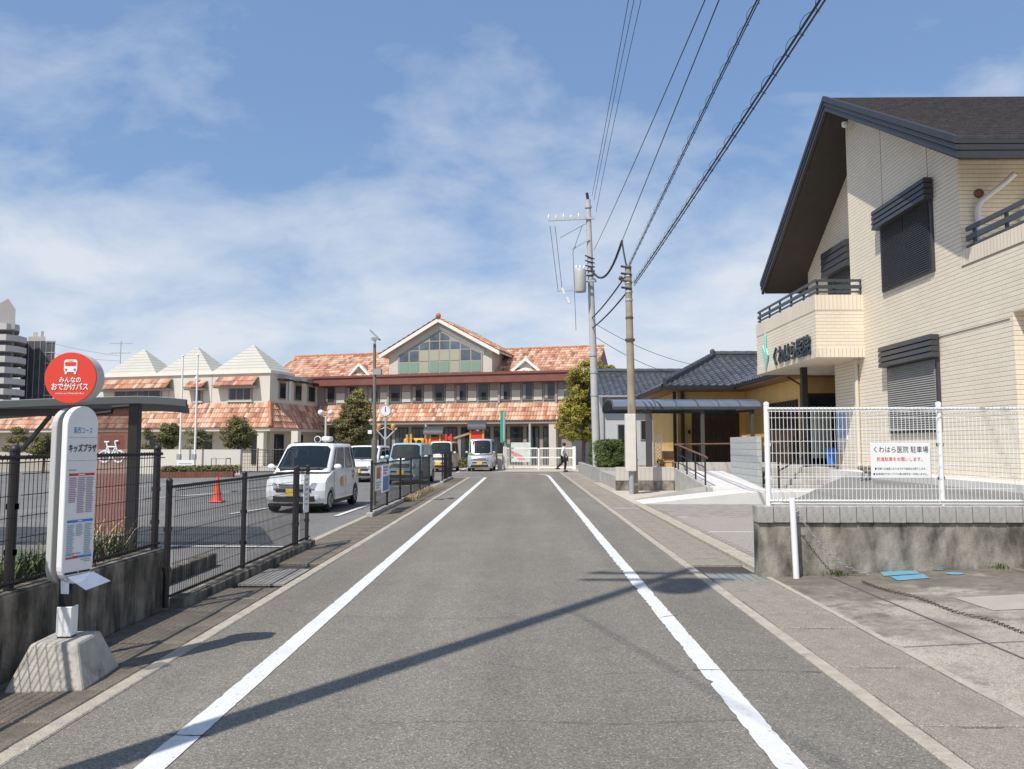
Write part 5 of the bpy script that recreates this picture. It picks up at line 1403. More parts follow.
# gable window: frame and panes
def LW(u, v): return L(u, v, by_g - .1)
wa, wb = LW(397.5, 376)[0], LW(482.3, 374)[0]; wbot = (LW(397.5, 376)[1] + LW(482, 373.5)[1]) / 2
wside = (LW(397.5, 356)[1] + LW(482, 352.5)[1]) / 2; wpk = LW(438.5, 330)[1]; wm_ = (wa + wb) / 2
def wtop(x): return wside + (wpk - wside) * (1 - abs(x - wm_) / ((wb - wa) / 2))
gw = MB().prism([(wa, by_g - .06, wbot), (wb, by_g - .06, wbot), (wb, by_g - .06, wside), (wm_, by_g - .06, wpk), (wa, by_g - .06, wside)], (0, .055, 0)).build('gable_window', M_FRAME, t)
for pts in ([(wb + .15, wside - .1), (wb + .15, wside + .25), (wm_, wpk + .35), (wm_, wpk + .05), (wb, wside)],):
    MB().prism([(a, by_g - .09, b) for a, b in pts], (0, .085, 0)).build('window_hood', M_CREAMTRIM, gw)
M_GRNB = mat('green_blind', (.20, .30, .23), .5); M_CRB = mat('cream_blind', (.36, .36, .27), .5); M_BLG = mat('blue_glass', (.09, .12, .145), .1, .6, .6)
cols = 8; rowz = [wbot + .12, wbot + (wpk - wbot) * .30, wbot + (wpk - wbot) * .56, wbot + (wpk - wbot) * .76, wpk + .2]
rnd = random.Random(11)
for c_ in range(cols):
    a = wa + .1 + (wb - wa - .2) * c_ / cols + .06; b = wa + .1 + (wb - wa - .2) * (c_ + 1) / cols - .06
    for r_ in range(4):
        z0_, z1_ = rowz[r_] + .06, rowz[r_ + 1] - .06
        ta, tb_ = wtop(a) - .12, wtop(b) - .12
        if min(ta, tb_) < z0_ + .05 and max(ta, tb_) < z0_ + .3: continue
        pts = [(a, z0_), (b, z0_), (b, min(z1_, max(tb_, z0_ + .02))), (a, min(z1_, max(ta, z0_ + .02)))]
        m_ = M_BLG
        if r_ == 0: m_ = M_GRNB if c_ in (0, 1, 3, 4, 6, 7) else M_CRB
        if r_ == 1: m_ = M_CRB if 2 <= c_ <= 5 else M_BLG
        MB().prism([(x, by_g - .085, z) for x, z in pts], (0, .024, 0)).build('pane', m_, gw)
# small dormers
for u0, u1, vp, vb in ((347, 371, 363, 376), (511, 540, 357.5, 369.5)):
    a, b = L(u0, vb, .6), L(u1, vb, .6); pz2 = L((u0 + u1) / 2, vp, .6)[1]; xm = (a[0] + b[0]) / 2; zb2 = (a[1] + b[1]) / 2
    d_ = MB().prism([(a[0] + .25, .9, zb_), (b[0] - .25, .9, zb_), (b[0] - .25, .9, zb2), (xm, .9, pz2 - .15), (a[0] + .25, .9, zb2)], (0, 3, 0)).build('dormer', M_BEIGE, t)
    for s, q in ((-1, a), (1, b)):
        MB().prism([(q[0], .5, zb2 - .05), (xm, .5, pz2), (xm, .5, pz2 - .26), (q[0], .5, zb2 - .3)], (0, .4, 0)).build('bargeboard', M_WHITE, d_)
        MB().prism([(q[0] - s * .1, .9, zb2), (xm, .9, pz2 - .02), (xm, .9, pz2 - .12), (q[0] - s * .1, .9, zb2 - .1)], (0, 3, 0)).build('dormer_roof', MATS['ridge_terracotta'], d_)
    MB().prism([(xm + .75 * math.cos(math.pi * i / 10), .55, zb2 - .45 + .6 * math.sin(math.pi * i / 10)) for i in range(11)], (0, .3, 0)).build('arched_vent', M_WHITE, d_)

# ---- left wing with three pyramid roofs
FW = -7.35
t = thing('wing_building', 'cream wing with three white pyramid roofs above a terracotta skirt roof', 'building', P0 + EX * L(200, 440, FW)[0] + EYv * FW, AN)
t['local_build'] = 1
OX, OY = L(200, 440, FW)[0], FW
def WB(x0_, x1_, y0_, y1_, z0_, z1_): return MB().box(x0_ - OX, x1_ - OX, y0_ - OY, y1_ - OY, z0_, z1_)
xc = L(270, 385, FW)[0]; zc_ = L(230, 374, FW)[1]; zl2 = L(230, 403.5, FW)[1]; S = xc - L(212, 374, FW)[0]
xleft = L(-140, 385, FW)[0]
WB(xc - 3 * S - .4, xc, FW + .003, FW + 7.3, zl2 - 2.2, zc_).build('upper_wall', M_BEIGEL, t)
WB(xc - 3 * S - .55, xc + .15, FW - .15, FW + S * .6 + .15, zc_, zc_ + .22).build('cornice', M_CREAMTRIM, t)
WB(xc - .5, xc + .003, FW + S + .2, FW + 7.3, zc_ - .2, zc_ - .05).build('side_parapet', M_FRAME, t)
M_PYR = mat('white_roof_sheet', (.47, .45, .39), .6, .06, 1)
zpk = L(253, 344.5, FW + S * .3)[1]
for k in range(3):
    a = xc - (k + 1) * S - OX; b = a + S; y0_ = 0; y1_ = S * .6; z0_ = zc_ + .22; cxp, cyp = (a + b) / 2, S * .3
    NC = 9; pr = None
    for i in range(NC):
        f0, f1 = i / NC, (i + 1) / NC - .006; ex_ = .010
        def cor(f, o): return [(a + (cxp - a) * f - o, y0_ + (cyp - y0_) * f - o), (b + (cxp - b) * f + o, y0_ + (cyp - y0_) * f - o), (b + (cxp - b) * f + o, y1_ + (cyp - y1_) * f + o), (a + (cxp - a) * f - o, y1_ + (cyp - y1_) * f + o)]
        c0, c1 = cor(f0, ex_), cor(f1 if i < NC - 1 else .999, 0)
        m_ = MB().hexa([(x, y, z0_ + (zpk - z0_) * f0) for x, y in c0] + [(x, y, z0_ + (zpk - z0_) * (f1 if i < NC - 1 else 1)) for x, y in c1])
        if pr is None: pr = m_.build('pyramid_roof', M_PYR, t)
        else: m_.build('roof_course', M_PYR, pr)
# skirt roof: front and the hipped return on the right
zwe = L(230, 427.5, FW - 1.2)[1]
tile_roof('skirt_roof_tiles', (xleft - OX, -1.2, zwe), (xc + .9 - OX, -1.2, zwe), (xc - OX, 0, zl2), (xleft - OX, 0, zl2), T_ORANGE, t, .26, .50, .085, .05, 4)
tile_roof('skirt_roof_tiles', (xc + .9 - OX, -1.2, zwe), (xc + .9 - OX, 7.3, zwe), (xc - OX, 7.3, zl2), (xc - OX, 0, zl2), T_ORANGE, t, .26, .50, .085, .05, 4)
MB().tube([(xc + .9 - OX, -1.2, zwe + .1), (xc - OX, 0, zl2 + .12)], .13, 8).build('hip_tiles', MATS['ridge_terracotta'], t)
WB(xleft, xc + .86, FW - 1.16, FW + 7.3, zwe - .28, zwe - .03).build('eaves', M_BEIGE, t)
WB(xleft, xc - 3 * S - .45, FW + .2, FW + 6, zwe, zl2).build('low_block', M_BEIGE, t)
# ground floor
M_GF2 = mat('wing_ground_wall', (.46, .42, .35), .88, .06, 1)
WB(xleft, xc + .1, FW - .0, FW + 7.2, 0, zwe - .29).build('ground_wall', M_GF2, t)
for k, (u0, u1) in enumerate(((150, 158), (200, 212), (252, 266), (60, 84), (100, 124))):
    a, b = L(u0, 445, FW)[0], L(u1, 445, FW)[0]
    w = WB(a, b, FW - .07, FW - .001, .1, zwe - .6).build('ground_window', M_DKBROWN, t); WB(a + .1, b - .1, FW - .09, FW - .07, .2, zwe - .7).build('pane', M_GLASS, w)
for u in (262, 274, 285, 296):
    a = L(u, 445, FW - .8)[0]
    if u in (262, 296): WB(a - .28, a + .28, FW - 1.05, FW - .6, 0, zwe - .29).build('column', M_BEIGEL, t)
for (y0_, y1_) in ((FW + .6, FW + 1.9), (FW + 3.4, FW + 4.8)):
    w = WB(xc + .101, xc + .16, y0_, y1_, .1, zwe - .5).build('ground_window', M_DKBROWN, t); WB(xc + .16, xc + .18, y0_ + .1, y1_ - .1, .2, zwe - .6).build('pane', M_GLASS, w)
# upper windows with little tiled hoods
for u0, u1, va, vb, w0, w1, wv0, wv1, np_ in ((103.5, 173, 382, 389.5, 115, 162, 391, 402, 4), (189.5, 208, 383, 388, 195.5, 203, 389.5, 401.5, 1), (218.5, 259, 379, 386, 229, 252.5, 388, 401, 3)):
    a, b = L(u0, va, FW)[0] - OX, L(u1, va, FW)[0] - OX; zt_, zb2 = L(u0, va, FW)[1], L(u0, vb, FW - .7)[1]
    tile_roof('hood_tiles', (a, -.75, zb2), (b, -.75, zb2), (b, 0, zt_ + .1), (a, 0, zt_ + .1), T_ORANGE, t, .26, .50, .085, .05, 4)
    MB().box(a, b, -.7, -.001, zb2 - .16, zb2 - .02).build('hood_soffit', M_FRAME, t)
    a, b = L(w0, wv0, FW)[0], L(w1, wv0, FW)[0]; z1_, z0_ = L(w0, wv0, FW)[1], L(w0, wv1, FW)[1]
    w = WB(a, b, FW - .1, FW - .001, z0_, z1_).build('window', M_FRAME, t)
    for j in range(np_):
        q0 = a + .1 + (b - a - .2) * j / np_; WB(q0 + .05, q0 + (b - a - .2) / np_ - .05, FW - .12, FW - .1, z0_ + .1, z1_ - .1).build('pane', M_GLZ, w)
    WB(a - .1, b + .1, FW - .2, FW - .001, z0_ - .1, z0_).build('sill', M_BEIGE, t)
for j in (169, 212): 
    a = L(j, 385, FW)[0]; WB(a - .02, a + .02, FW - .012, FW + .01, zl2, zc_).build('joint_line', M_FRAME, t)
MB().ball((L(199, 378, FW)[0] - OX, -.25, L(199, 378.5, FW)[1]), .16, .16, .16).build('wall_lamp', M_WHITE, t, smooth=True)
# side windows in shade
for (ya, yb) in ((FW + 1.2, FW + 2.2), (FW + 3.5, FW + 4.6), (FW + 5.6, FW + 6.8)):
    za, zb2 = zl2 + .35, zl2 + 1.75
    w = WB(xc + .001, xc + .08, ya, yb, za, zb2).build('window', M_FRAME, t); WB(xc + .08, xc + .1, ya + .1, yb - .1, za + .1, zb2 - .1).build('pane', M_GLASS, w)
    WB(xc + .001, xc + .6, ya - .2, yb + .2, zb2 + .12, zb2 + .24).build('hood', M_DKBROWN, t)
MB().tube([(xc - OX + .1, 2.7, zl2 + .3), (xc - OX + .1, 2.7, zc_ - .2)], .09, 8).build('duct', M_WHITE, t)

# ---- far buildings on the left
YA = 150
t = thing('apartment_block', 'tall grey apartment block with stacked pale balconies at the left edge', 'building', (-100, YA, 0))
M_APT = mat('apartment_wall', (.30, .285, .28), .85, .06, .3); M_APTB = mat('apartment_balcony', (.46, .435, .42), .85, .05, .3)
def AX(u, y=YA): return (u - 523) / 780 * y
zt_ = P(10, 300, Y=YA).z
def SB(u0, u1, y, d, z0, z1): return MB().hexa([(AX(u0, y), y, z0), (AX(u1, y), y, z0), (AX(u1, y + d), y + d, z0), (AX(u0, y + d), y + d, z0), (AX(u0, y), y, z1), (AX(u1, y), y, z1), (AX(u1, y + d), y + d, z1), (AX(u0, y + d), y + d, z1)])
SB(-45, 6, YA, 14, 0, P(0, 322, Y=YA).z).build('tower', M_APT, t)
MB().prism([(AX(-8), YA - 1.5, P(0, 330, Y=YA).z), (AX(11), YA - 1.5, P(0, 330, Y=YA).z), (AX(11), YA - 1.5, P(0, 311, Y=YA).z), (AX(3), YA - 1.5, zt_), (AX(-8), YA - 1.5, P(0, 306, Y=YA).z)], (-3.0, 4.5, 0)).build('roof_turret', M_APT, t)
for k in range(10):
    v = 325 + k * 10.7; zb2 = P(0, v, Y=YA).z
    MB().prism([(AX(-45), YA - 2.2, zb2 - 1.15), (AX(5), YA - 2.2, zb2 - 1.15), (AX(11), YA - .2, zb2 - 1.15), (AX(19 if k else 11, YA + 3), YA + 3, zb2 - 1.15), (AX(16 if k else 9, YA + 9), YA + 9, zb2 - 1.15), (AX(-45), YA + 9, zb2 - 1.15)], (0, 0, 1.15)).build('balcony', M_APTB, t)
    MB().box(AX(-30), AX(3), YA - .05, YA - .001, zb2, zb2 + .8).build('window', M_GLZ, t)
t = thing('netted_building', 'dark building wrapped in scaffold netting beside the apartment block', 'building', (-93, 158, 0))
YN2 = 158
M_NET = mat('scaffold_net', (.075, .077, .085), .8, .35, .6)
zn = P(40, 341, Y=YN2).z
SB(14, 48, YN2, 12, 0, zn).build('netted_wall', M_NET, t)
for k in range(10): MB().box(AX(38, YN2), AX(48.6, YN2), YN2 - .12, YN2 - .001, zn - .3 - k * 2.2, zn - .1 - k * 2.2).build('scaffold_deck', M_GREY, t)
for k in range(6): MB().box(AX(15 + k * 6, YN2), AX(15.5 + k * 6, YN2), YN2 - .1, YN2 - .001, 0, zn).build('scaffold_pole', M_GREY, t)
SB(20, 38, YN2 + .5, 8, zn, zn + 1.0).build('roof_parapet', M_APTB, t)
SB(25, 30, YN2 + 1, 3, zn + 1.0, zn + 2.0).build('roof_plant', M_APTB, t); SB(33, 36, YN2 + 1, 3, zn + 1.0, zn + 2.2).build('roof_plant', M_GREY, t)
t = thing('tv_antenna', 'thin television antenna rising behind the first pyramid roof', 'antenna', (-33, 72, 0))
ax_ = P(121, 345, Y=72)
MB().tube([(ax_.x, 72, 0), (ax_.x, 72, P(121, 341, Y=72).z)], .035, 6).build('mast', M_GREY, t)
for v, hw in ((343.5, 1.0), (353, .9)):
    z = P(121, v, Y=72).z; MB().tube([(ax_.x - hw, 72, z), (ax_.x + hw, 72, z)], .02, 5).build('boom', M_GREY, t)
    for k in range(7): q = ax_.x - hw + 2 * hw * k / 6; MB().tube([(q, 71.7, z - .1), (q, 72.3, z + .1)], .015, 4).build('element', M_GREY, t)
def wire2(lb, a, b, s): wire(lb, sagline(a, b, s), .02)
wire2('far thin cable above the red bus stop head toward the pyramid roofs', P(44, 341, Y=110), P(120, 356, Y=110), .2)
wire2('lower far thin cable left of the first pyramid roof', P(44, 352, Y=110), P(120, 361, Y=110), .2)

# ---- bicycle shelter behind the fence
t = thing('bicycle_shelter', 'bicycle shelter with curved roof and brown end panel bearing a bicycle symbol', 'shelter', (-6, 11.7, 0))
YS = 11.7
M_SHROOF = mat('shelter_sheet', (.50, .58, .68), .3, .05, 2, alpha=.45)
xr3 = P(186, 400, Y=YS).x; xp = P(134, 450, Y=YS).x; xl3 = -11.5
def arch(x):
    z = P(134, 397.5, Y=YS).z
    return z - .05 * ((x - xp) / .8) ** 2 if x > xp else z - .022 * (xp - x) - .006 * (xp - x) ** 2
NX = 26
def xat(i, y): return xl3 + (xr3 * (1 + (y - YS) * .082) - xl3) * i / NX        # the shelter's end is cut on the skew
YSB = YS + 2.4
for y in (YS - .25, YS + 1.1, YSB):
    m_ = MB()
    for i in range(NX):
        a, b = xat(i, y), xat(i + 1, y); za, zb2 = arch(xat(i, YS)), arch(xat(i + 1, YS))
        m_.hexa([(a, y, za - .10), (b, y, zb2 - .10), (b, y + .06, zb2 - .10), (a, y + .06, za - .10), (a, y, za), (b, y, zb2), (b, y + .06, zb2), (a, y + .06, za)])
    m_.build('edge_rafter', mat('shelter_grey', (.085, .085, .085), .45), t)
for i0, i1 in ((0, 7), (7, 13), (13, 20), (20, 26)):
    m_ = MB()
    for i in range(i0, i1):
        z0_, z1_ = arch(xat(i, YS)), arch(xat(i + 1, YS)); q = []
        for o in (.003, .013):
            q += [(xat(i, YS - .2), YS - .2, z0_ + o), (xat(i + 1, YS - .2), YS - .2, z1_ + o), (xat(i + 1, YSB), YSB, z1_ + o), (xat(i, YSB), YSB, z0_ + o)]
        m_.hexa(q)
    m_.build('roof_sheet', M_SHROOF, t)
MB().box(xp - .075, xp + .075, YS - .06, YS + .06, -.05, arch(xp) - .09).build('post', M_BLACK, t, bevel=.008, seg=1)
MB().box(xl3, xp - .08, YS + .05, YS + .13, P(20, 416, Y=YS).z, P(20, 408.5, Y=YS).z).build('back_beam', M_BLACK, t)
MB().box(-9.2, -9.06, YS - .06, YS + .06, -.05, arch(-9.1) - .1).build('post', M_BLACK, t)
bq = P(50, 420, Y=YS); MB().bar((bq.x, YS, P(50, 416, Y=YS).z), (P(22, 450, Y=YS).x, YS, P(22, 450, Y=YS).z), .05, .05).build('brace', M_BLACK, t)
xpl = P(64, 450, Y=YS).x + .9
M_BROWNP = mat('brown_acrylic', (.30, .11, .075), .15, alpha=.5)
pt_ = [(xp - .08, YS, .25), (xp - .08, YS, arch(xp) - .13), (xp - .35, YS, arch(xp) - .15), (xpl - .2, YS, arch(xp) - .22), (xpl - .9, YS, arch(xp) - .30), (xpl - .9, YS, .25)]
pnl = MB().prism(pt_, (0, .012, 0)).build('end_panel', M_BROWNP, t)
MB().tube([p for p in pt_[1:5]], .03, 6).build('panel_frame', M_BLACK, t); MB().tube([pt_[5], pt_[0]], .03, 6).build('panel_frame', M_BLACK, t)
# bicycle symbol
def bp_(u, v): return P(u, v, Y=YS - .012)
M_WSYM = mat('symbol_white', (.75, .75, .75), .5)
def ringsym(u, v, r):
    c = bp_(u, v); MB().tube([(c.x + r * math.cos(6.283 * i / 20), c.y, c.z + r * math.sin(6.283 * i / 20)) for i in range(21)], .014, 5, False).build('symbol', M_WSYM, pnl)
ringsym(104.5, 456.5, .085); ringsym(118.5, 456.5, .085)
for a, b in (((104.5, 456.5), (107.5, 447)), ((107.5, 447), (116, 447)), ((107.5, 447), (111, 456.5)), ((104.5, 456.5), (111, 456.5)), ((111, 456.5), (116, 447)), ((118.5, 456.5), (115, 441.5)), ((115, 441.5), (118.5, 441)), ((107.5, 447), (106.5, 442)), ((104.5, 442), (109, 442))):
    MB().tube([bp_(*a), bp_(*b)], .014, 5).build('symbol', M_WSYM, pnl)

# ---- planter wall, flagpoles, notice and rack in front of the wing
t = thing('planter_wall', 'low cream garden wall below the flagpoles', 'wall', (-18, 44, 0))
a = P(62, 450, Y=44.5); b = P(240.5, 450, Y=43)
zt3 = P(200, 449.5, Y=43.5).z
MB().hexa([(a.x, 44.5, -.1), (b.x, 43.0, -.1), (b.x, 43.3, -.1), (a.x, 44.8, -.1), (a.x, 44.5, zt3), (b.x, 43.0, zt3), (b.x, 43.3, zt3), (a.x, 44.8, zt3)]).build('wall_body', M_BEIGEL, t)
t2 = thing('brick_bed', 'low red-brown brick edging of the flowerbed', 'flowerbed', (-18, 42.4, 0))
M_BRK = mat('bed_brick', (.22, .10, .07), .9, .25, 3)
a, b = P(160, 476, Z=0.1), P(233, 475, Z=0.1)
n = 24
for i in range(n):
    p = a.lerp(b, i / n); q_ = a.lerp(b, (i + .93) / n)
    MB().hexa([(p.x, p.y, -.05), (q_.x, q_.y, -.05), (q_.x, q_.y + .25, -.05), (p.x, p.y + .25, -.05), (p.x, p.y, .28), (q_.x, q_.y, .28), (q_.x, q_.y + .25, .28), (p.x, p.y + .25, .28)]).build('brick', M_BRK, t2)
M_TOP = mat('topiary_leaf', (.15, .145, .042), .65, .4, .8, island=.55)
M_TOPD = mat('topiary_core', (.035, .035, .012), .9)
t = thing('low_hedge', 'low dark green shrubs in the brick-edged flowerbed', 'hedge', (-18, 42.8, .3))
leaves('foliage', [(((a.x + (b.x - a.x) * i / 16), (a.y + (b.y - a.y) * i / 16) + .35, .38), .35, .22, .22) for i in range(17)], 5000, .05, M_TOP, t, 12)
for u, v, lb in ((180, 357, 'left one of the two slim white flagpoles'), (195, 356, 'right one of the two slim white flagpoles')):
    x = P(u, 450, Y=42.9).x; t = thing('flagpole', lb, 'flagpole', (x, 42.9, 0), group='flagpoles')
    zt_ = P(u, v, Y=42.9).z
    MB().tube([(x, 42.9, 0), (x, 42.9, zt_)], .065, 10, r1=.04).build('shaft', M_WHITE, t, smooth=True)
    MB().ball((x, 42.9, zt_ + .05), .07).build('finial', M_WHITE, t, smooth=True); MB().box(x - .1, x + .1, 42.7, 42.9, .8, 1.1).build('winch', M_GREY, t)
t = thing('notice_board', 'small white notice board on legs before the flowerbed', 'sign', (-17, 40.5, 0))
a, b = P(177, 460, Y=40.5), P(194, 473, Y=40.5)
MB().box(a.x, b.x, 40.48, 40.52, b.z, a.z).build('board', M_WHITE, t)
for x in (a.x + .02, b.x - .06): MB().box(x, x + .04, 40.53, 40.57, -.02, a.z).build('leg', M_GREY, t)
for k in range(3): MB().box(a.x + .12, b.x - .15 - .1 * k, 40.472, 40.479, a.z - .2 - k * .14, a.z - .16 - k * .14).build('print_line', M_GALV, t)
t = thing('bicycle_rack', 'grey tubular rack standing before the cream garden wall', 'rack', (-15, 40, 0))
a, b = P(211.5, 458.5, Y=40), P(226, 458.5, Y=40)
for y in (40, 40.6): MB().tube([(a.x, y, -.02), (a.x, y, a.z), (b.x, y, a.z), (b.x, y, -.02)], .035, 8).build('hoop', M_GREY, t)
for x in (a.x, b.x): MB().tube([(x, 40, a.z), (x, 40.6, a.z)], .03, 8).build('crossbar', M_GREY, t)
mesh_fence('mesh_fence', 'distant black mesh fence before the wing right of the cream wall', [P(238 + 13 * 0, 450, Y=46).to_2d()] + [P(u, 450, Y=46).to_2d() for u in (258, 280, 302, 324)], 0.0, 1.35, M_BLACK, 'black mesh fences round the car park', post_r=.04, dv=.14, dh=.22, wr=.008)
t = thing('traffic_cone', 'orange-red traffic cone standing in the car park', 'traffic cone', (-8.62, 22, 0))
cxp = P(217, 502, Z=0); M_CONE = mat('cone_red', (.75, .09, .04), .5)
MB().lathe([(.14, .03), (.125, .06), (.035, .66), (.03, .70), (.005, .70)], (cxp.x, cxp.y, 0), 18).build('cone', M_CONE, t, smooth=True)
MB().box(cxp.x - .19, cxp.x + .19, cxp.y - .19, cxp.y + .19, 0, .035).build('base', M_CONE, t, bevel=.015, seg=1)
def topiary(name, label, u, v, ru, rv, Y, seed, tiers=1, n=4500, group='clipped trees before the wing'):
    c = P(u, v, Y=Y); k = Y / 780; rx, rz = ru * k, rv * k
    t = thing(name, label, 'tree', (c.x, Y, 0), group=group)
    MB().tube([(c.x, Y, -.05), (c.x + .05, Y, c.z * .5), (c.x, Y, c.z)], .09, 8, r1=.04).build('trunk', M_BARK, t, smooth=True)
    rnd = random.Random(seed); bl = []
    if tiers == 1:
        for i in range(46):
            d = Vector((rnd.gauss(0, 1), rnd.gauss(0, 1), rnd.gauss(0, 1))).normalized()
            q = .74 + rnd.uniform(-.1, .06); w = 1.0 - .22 * max(0, d.z)
            bl.append(((c.x + d.x * rx * q * w, Y + d.y * rx * q * w, c.z + d.z * rz * q), rx * rnd.uniform(.2, .36), rx * rnd.uniform(.2, .36), rz * rnd.uniform(.16, .3)))
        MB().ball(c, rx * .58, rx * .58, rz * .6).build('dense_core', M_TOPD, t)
    else:
        for j in range(tiers):
            z = c.z - rz + 2 * rz * (j + .5) / tiers; w = 1 - .25 * j / tiers
            for i in range(12):
                a = rnd.random() * 6.28; q = rnd.uniform(.1, .8) * rx * w
                bl.append(((c.x + math.cos(a) * q, Y + math.sin(a) * q, z + rnd.uniform(-.08, .08)), rx * .32, rx * .32, rz / tiers * .7))
    leaves('crown', bl, n, .055, M_TOP, t, seed)
    return t
topiary('clipped_tree', 'clipped rounded evergreen left of the flagpoles', 169, 436, 12.5, 17, 46.5, 31)
topiary('clipped_tree', 'low tiered evergreen right behind the flagpoles', 199, 441, 15, 12, 46.5, 32, 3, 3500)
topiary('clipped_tree', 'largest clipped rounded evergreen beside the wing', 238, 434, 17.5, 19, 46.5, 33, 1, 6000)
topiary('clipped_tree', 'rounded green shrub seen behind the bus stop panel', 44, 446, 14, 13, 44, 34)
topiary('clipped_tree', 'pale loose shrub at the far left behind the shelter', 18, 440, 15, 14, 47, 35, 3, 3500)
topiary('clipped_tree', 'small shrub seen just right of the shelter post', 146, 442, 7, 16, 47, 36, 2, 1800)

# ================================================================== CARS
def quadpt(q, u, v):
    a, b, c, d = q; return (a.lerp(b, u)).lerp(d.lerp(c, u), v)
def patch(q, u0, u1, v0, v1, off, th=.008, cut=.08):
    """thin panel lying on the quad q (a,b bottom, c,d top), corners clipped"""
    q = [Vector(x) for x in q]; n = (q[1] - q[0]).cross(q[3] - q[0]).normalized()
    du, dv_ = (u1 - u0) * cut, (v1 - v0) * cut * 1.4
    uv = [(u0 + du, v0), (u1 - du, v0), (u1, v0 + dv_), (u1, v1 - dv_), (u1 - du, v1), (u0 + du, v1), (u0, v1 - dv_), (u0, v0 + dv_)]
    return MB().prism([quadpt(q, a, b) + n * off for a, b in uv], n * th)
M_CHROME = mat('chrome', (.6, .6, .6), .2, metal=1.0); M_LENS = mat('lamp_lens', (.55, .58, .60), .08, spec=.8); M_PLATE = mat('yellow_plate', (.75, .50, .06), .5)
M_SEAT = mat('car_seat', (.06, .055, .05), .85, .2, 4)
M_CGLASS = mat('car_glass', (.012, .02, .024), .03, spec=.8, alpha=.55); M_TRIM = mat('car_trim', (.02, .02, .022), .5); M_RIM = mat('wheel_rim', (.42, .43, .44), .35, metal=.7)
def wheel(x, y, r, side, parent):
    w = MB().lathe([(r * .62, -.085), (r * .95, -.085), (r, -.06), (r, .06), (r * .95, .085), (r * .62, .085)], (x, y, r), 22, 'X').build('wheel', M_RUBBER, parent, smooth=True)
    o = .088 * side
    MB().lathe([(r * .64, 0), (r * .60, .012 * side), (r * .15, -.012 * side + .02 * side), (.01, .022 * side)], (x + o, y, r), 18, 'X').build('rim', M_RIM, w, smooth=True)
    for k in range(6):
        a = k * math.pi / 3; MB().bar((x + o + .018 * side, y + .04 * math.cos(a), r + .04 * math.sin(a)), (x + o + .012 * side, y + r * .56 * math.cos(a), r + r * .56 * math.sin(a)), .03, .02, (1, 0, 0)).build('spoke', M_TRIM if k % 2 else M_RIM, w)
    return w
def car(label, loc, rot, paint, Ln=3.4, Wd=1.475, Ht=1.65, belt=.98, hood=.86, hoodl=.62, cab=(.52, 3.34), roof=(1.18, 3.18), tum=.10, wr=.27, fw=.62, rw=3.02, roofm=None, face='slim', nose=.05, group='cars in the car park'):
    t = thing('parked_car', label, 'car', loc, rot, group=group, local=True)
    hw = Wd / 2; ar = wr + .055
    def archp(c): return [(c + ar * math.cos(a), .19 + max(0, wr - .19) + ar * math.sin(a) - .0) for a in [math.pi * i / 8 for i in range(9)]]
    side = [(nose + .05, .20), (nose * .3, .34), (0, .52), (nose * .5, .72), (nose + .08, hood), (hoodl, belt), (Ln - .06, belt), (Ln, .72), (Ln - .02, .42), (Ln - .07, .22)]
    bot = []
    for c in (rw, fw): bot += [(x, max(z, .20)) for x, z in archp(c)]
    poly = side + bot
    bm = bmesh.new(); vl = [bm.verts.new((-hw, y, z)) for y, z in poly]; vr = [bm.verts.new((hw, y, z)) for y, z in poly]
    bm.faces.new(vl); bm.faces.new(list(reversed(vr))); n = len(poly)
    for i in range(n): bm.faces.new((vl[i], vr[i], vr[(i + 1) % n], vl[(i + 1) % n]))
    bmesh.ops.recalc_face_normals(bm, faces=bm.faces)
    ed = [e for e in bm.edges if all(v.co.z > .21 for v in e.verts) and e.calc_face_angle(0) > R(18) and not (abs(e.verts[0].co.x - e.verts[1].co.x) < .01 and max(v.co.z for v in e.verts) < .66 and min(abs(e.verts[0].co.y - c) for c in (rw, fw)) < ar + .02)]
    bmesh.ops.bevel(bm, geom=ed, offset=.065, segments=4, affect='EDGES', profile=.5, clamp_overlap=True)
    for f in bm.faces: f.smooth = True
    for e in bm.edges: e.smooth = e.calc_face_angle(0) < R(35)
    me = bpy.data.meshes.new('body'); bm.to_mesh(me); bm.free()
    body = link('body', me, paint, t)
    MB().box(-hw + .06, hw - .06, .12, Ln - .12, .16, .45).build('underbody', M_TRIM, t)
    # cabin
    b0, b1 = cab; r0, r1 = roof; hb, hr = hw - .03, hw - tum; zb = belt - .02
    cv = [Vector(p) for p in ((-hb, b0, zb), (hb, b0, zb), (hb, b1, zb), (-hb, b1, zb), (-hr, r0, Ht), (hr, r0, Ht), (hr, r1, Ht), (-hr, r1, Ht))]
    mb = MB().hexa(cv); bm = bmesh.new(); me = bpy.data.meshes.new('cabin'); me.from_pydata(mb.v, [], mb.f); bm.from_mesh(me)
    bmesh.ops.recalc_face_normals(bm, faces=bm.faces)
    ed = [e for e in bm.edges if max(v.co.z for v in e.verts) > zb + .1]
    bmesh.ops.bevel(bm, geom=ed, offset=.085, segments=4, affect='EDGES', profile=.5, clamp_overlap=True)
    for f in bm.faces: f.smooth = True
    for e in bm.edges: e.smooth = len(e.link_faces) < 2 or e.calc_face_angle(0) < R(35)
    bm.to_mesh(me); bm.free()
    # hollow shell with window openings cut out
    fr = (cv[0], cv[1], cv[5], cv[4]); rear = (cv[2], cv[3], cv[7], cv[6]); rs = (cv[1], cv[2], cv[6], cv[5]); ls = (cv[3], cv[0], cv[4], cv[7])
    cut = MB()
    def addc(p): cut.add(p.v, p.f)
    addc(patch(fr, .05, .95, .06, .905, -.14, .28)); addc(patch(rear, .08, .92, .12, .86, -.14, .28))
    for q, rev in ((rs, False), (ls, True)):
        for a, b in ((.085, .17), (.185, .51), (.53, .82), (.84, .955)):
            if rev: a, b = 1 - b, 1 - a
            addc(patch(q, a, b, .08, .87, -.10, .20))
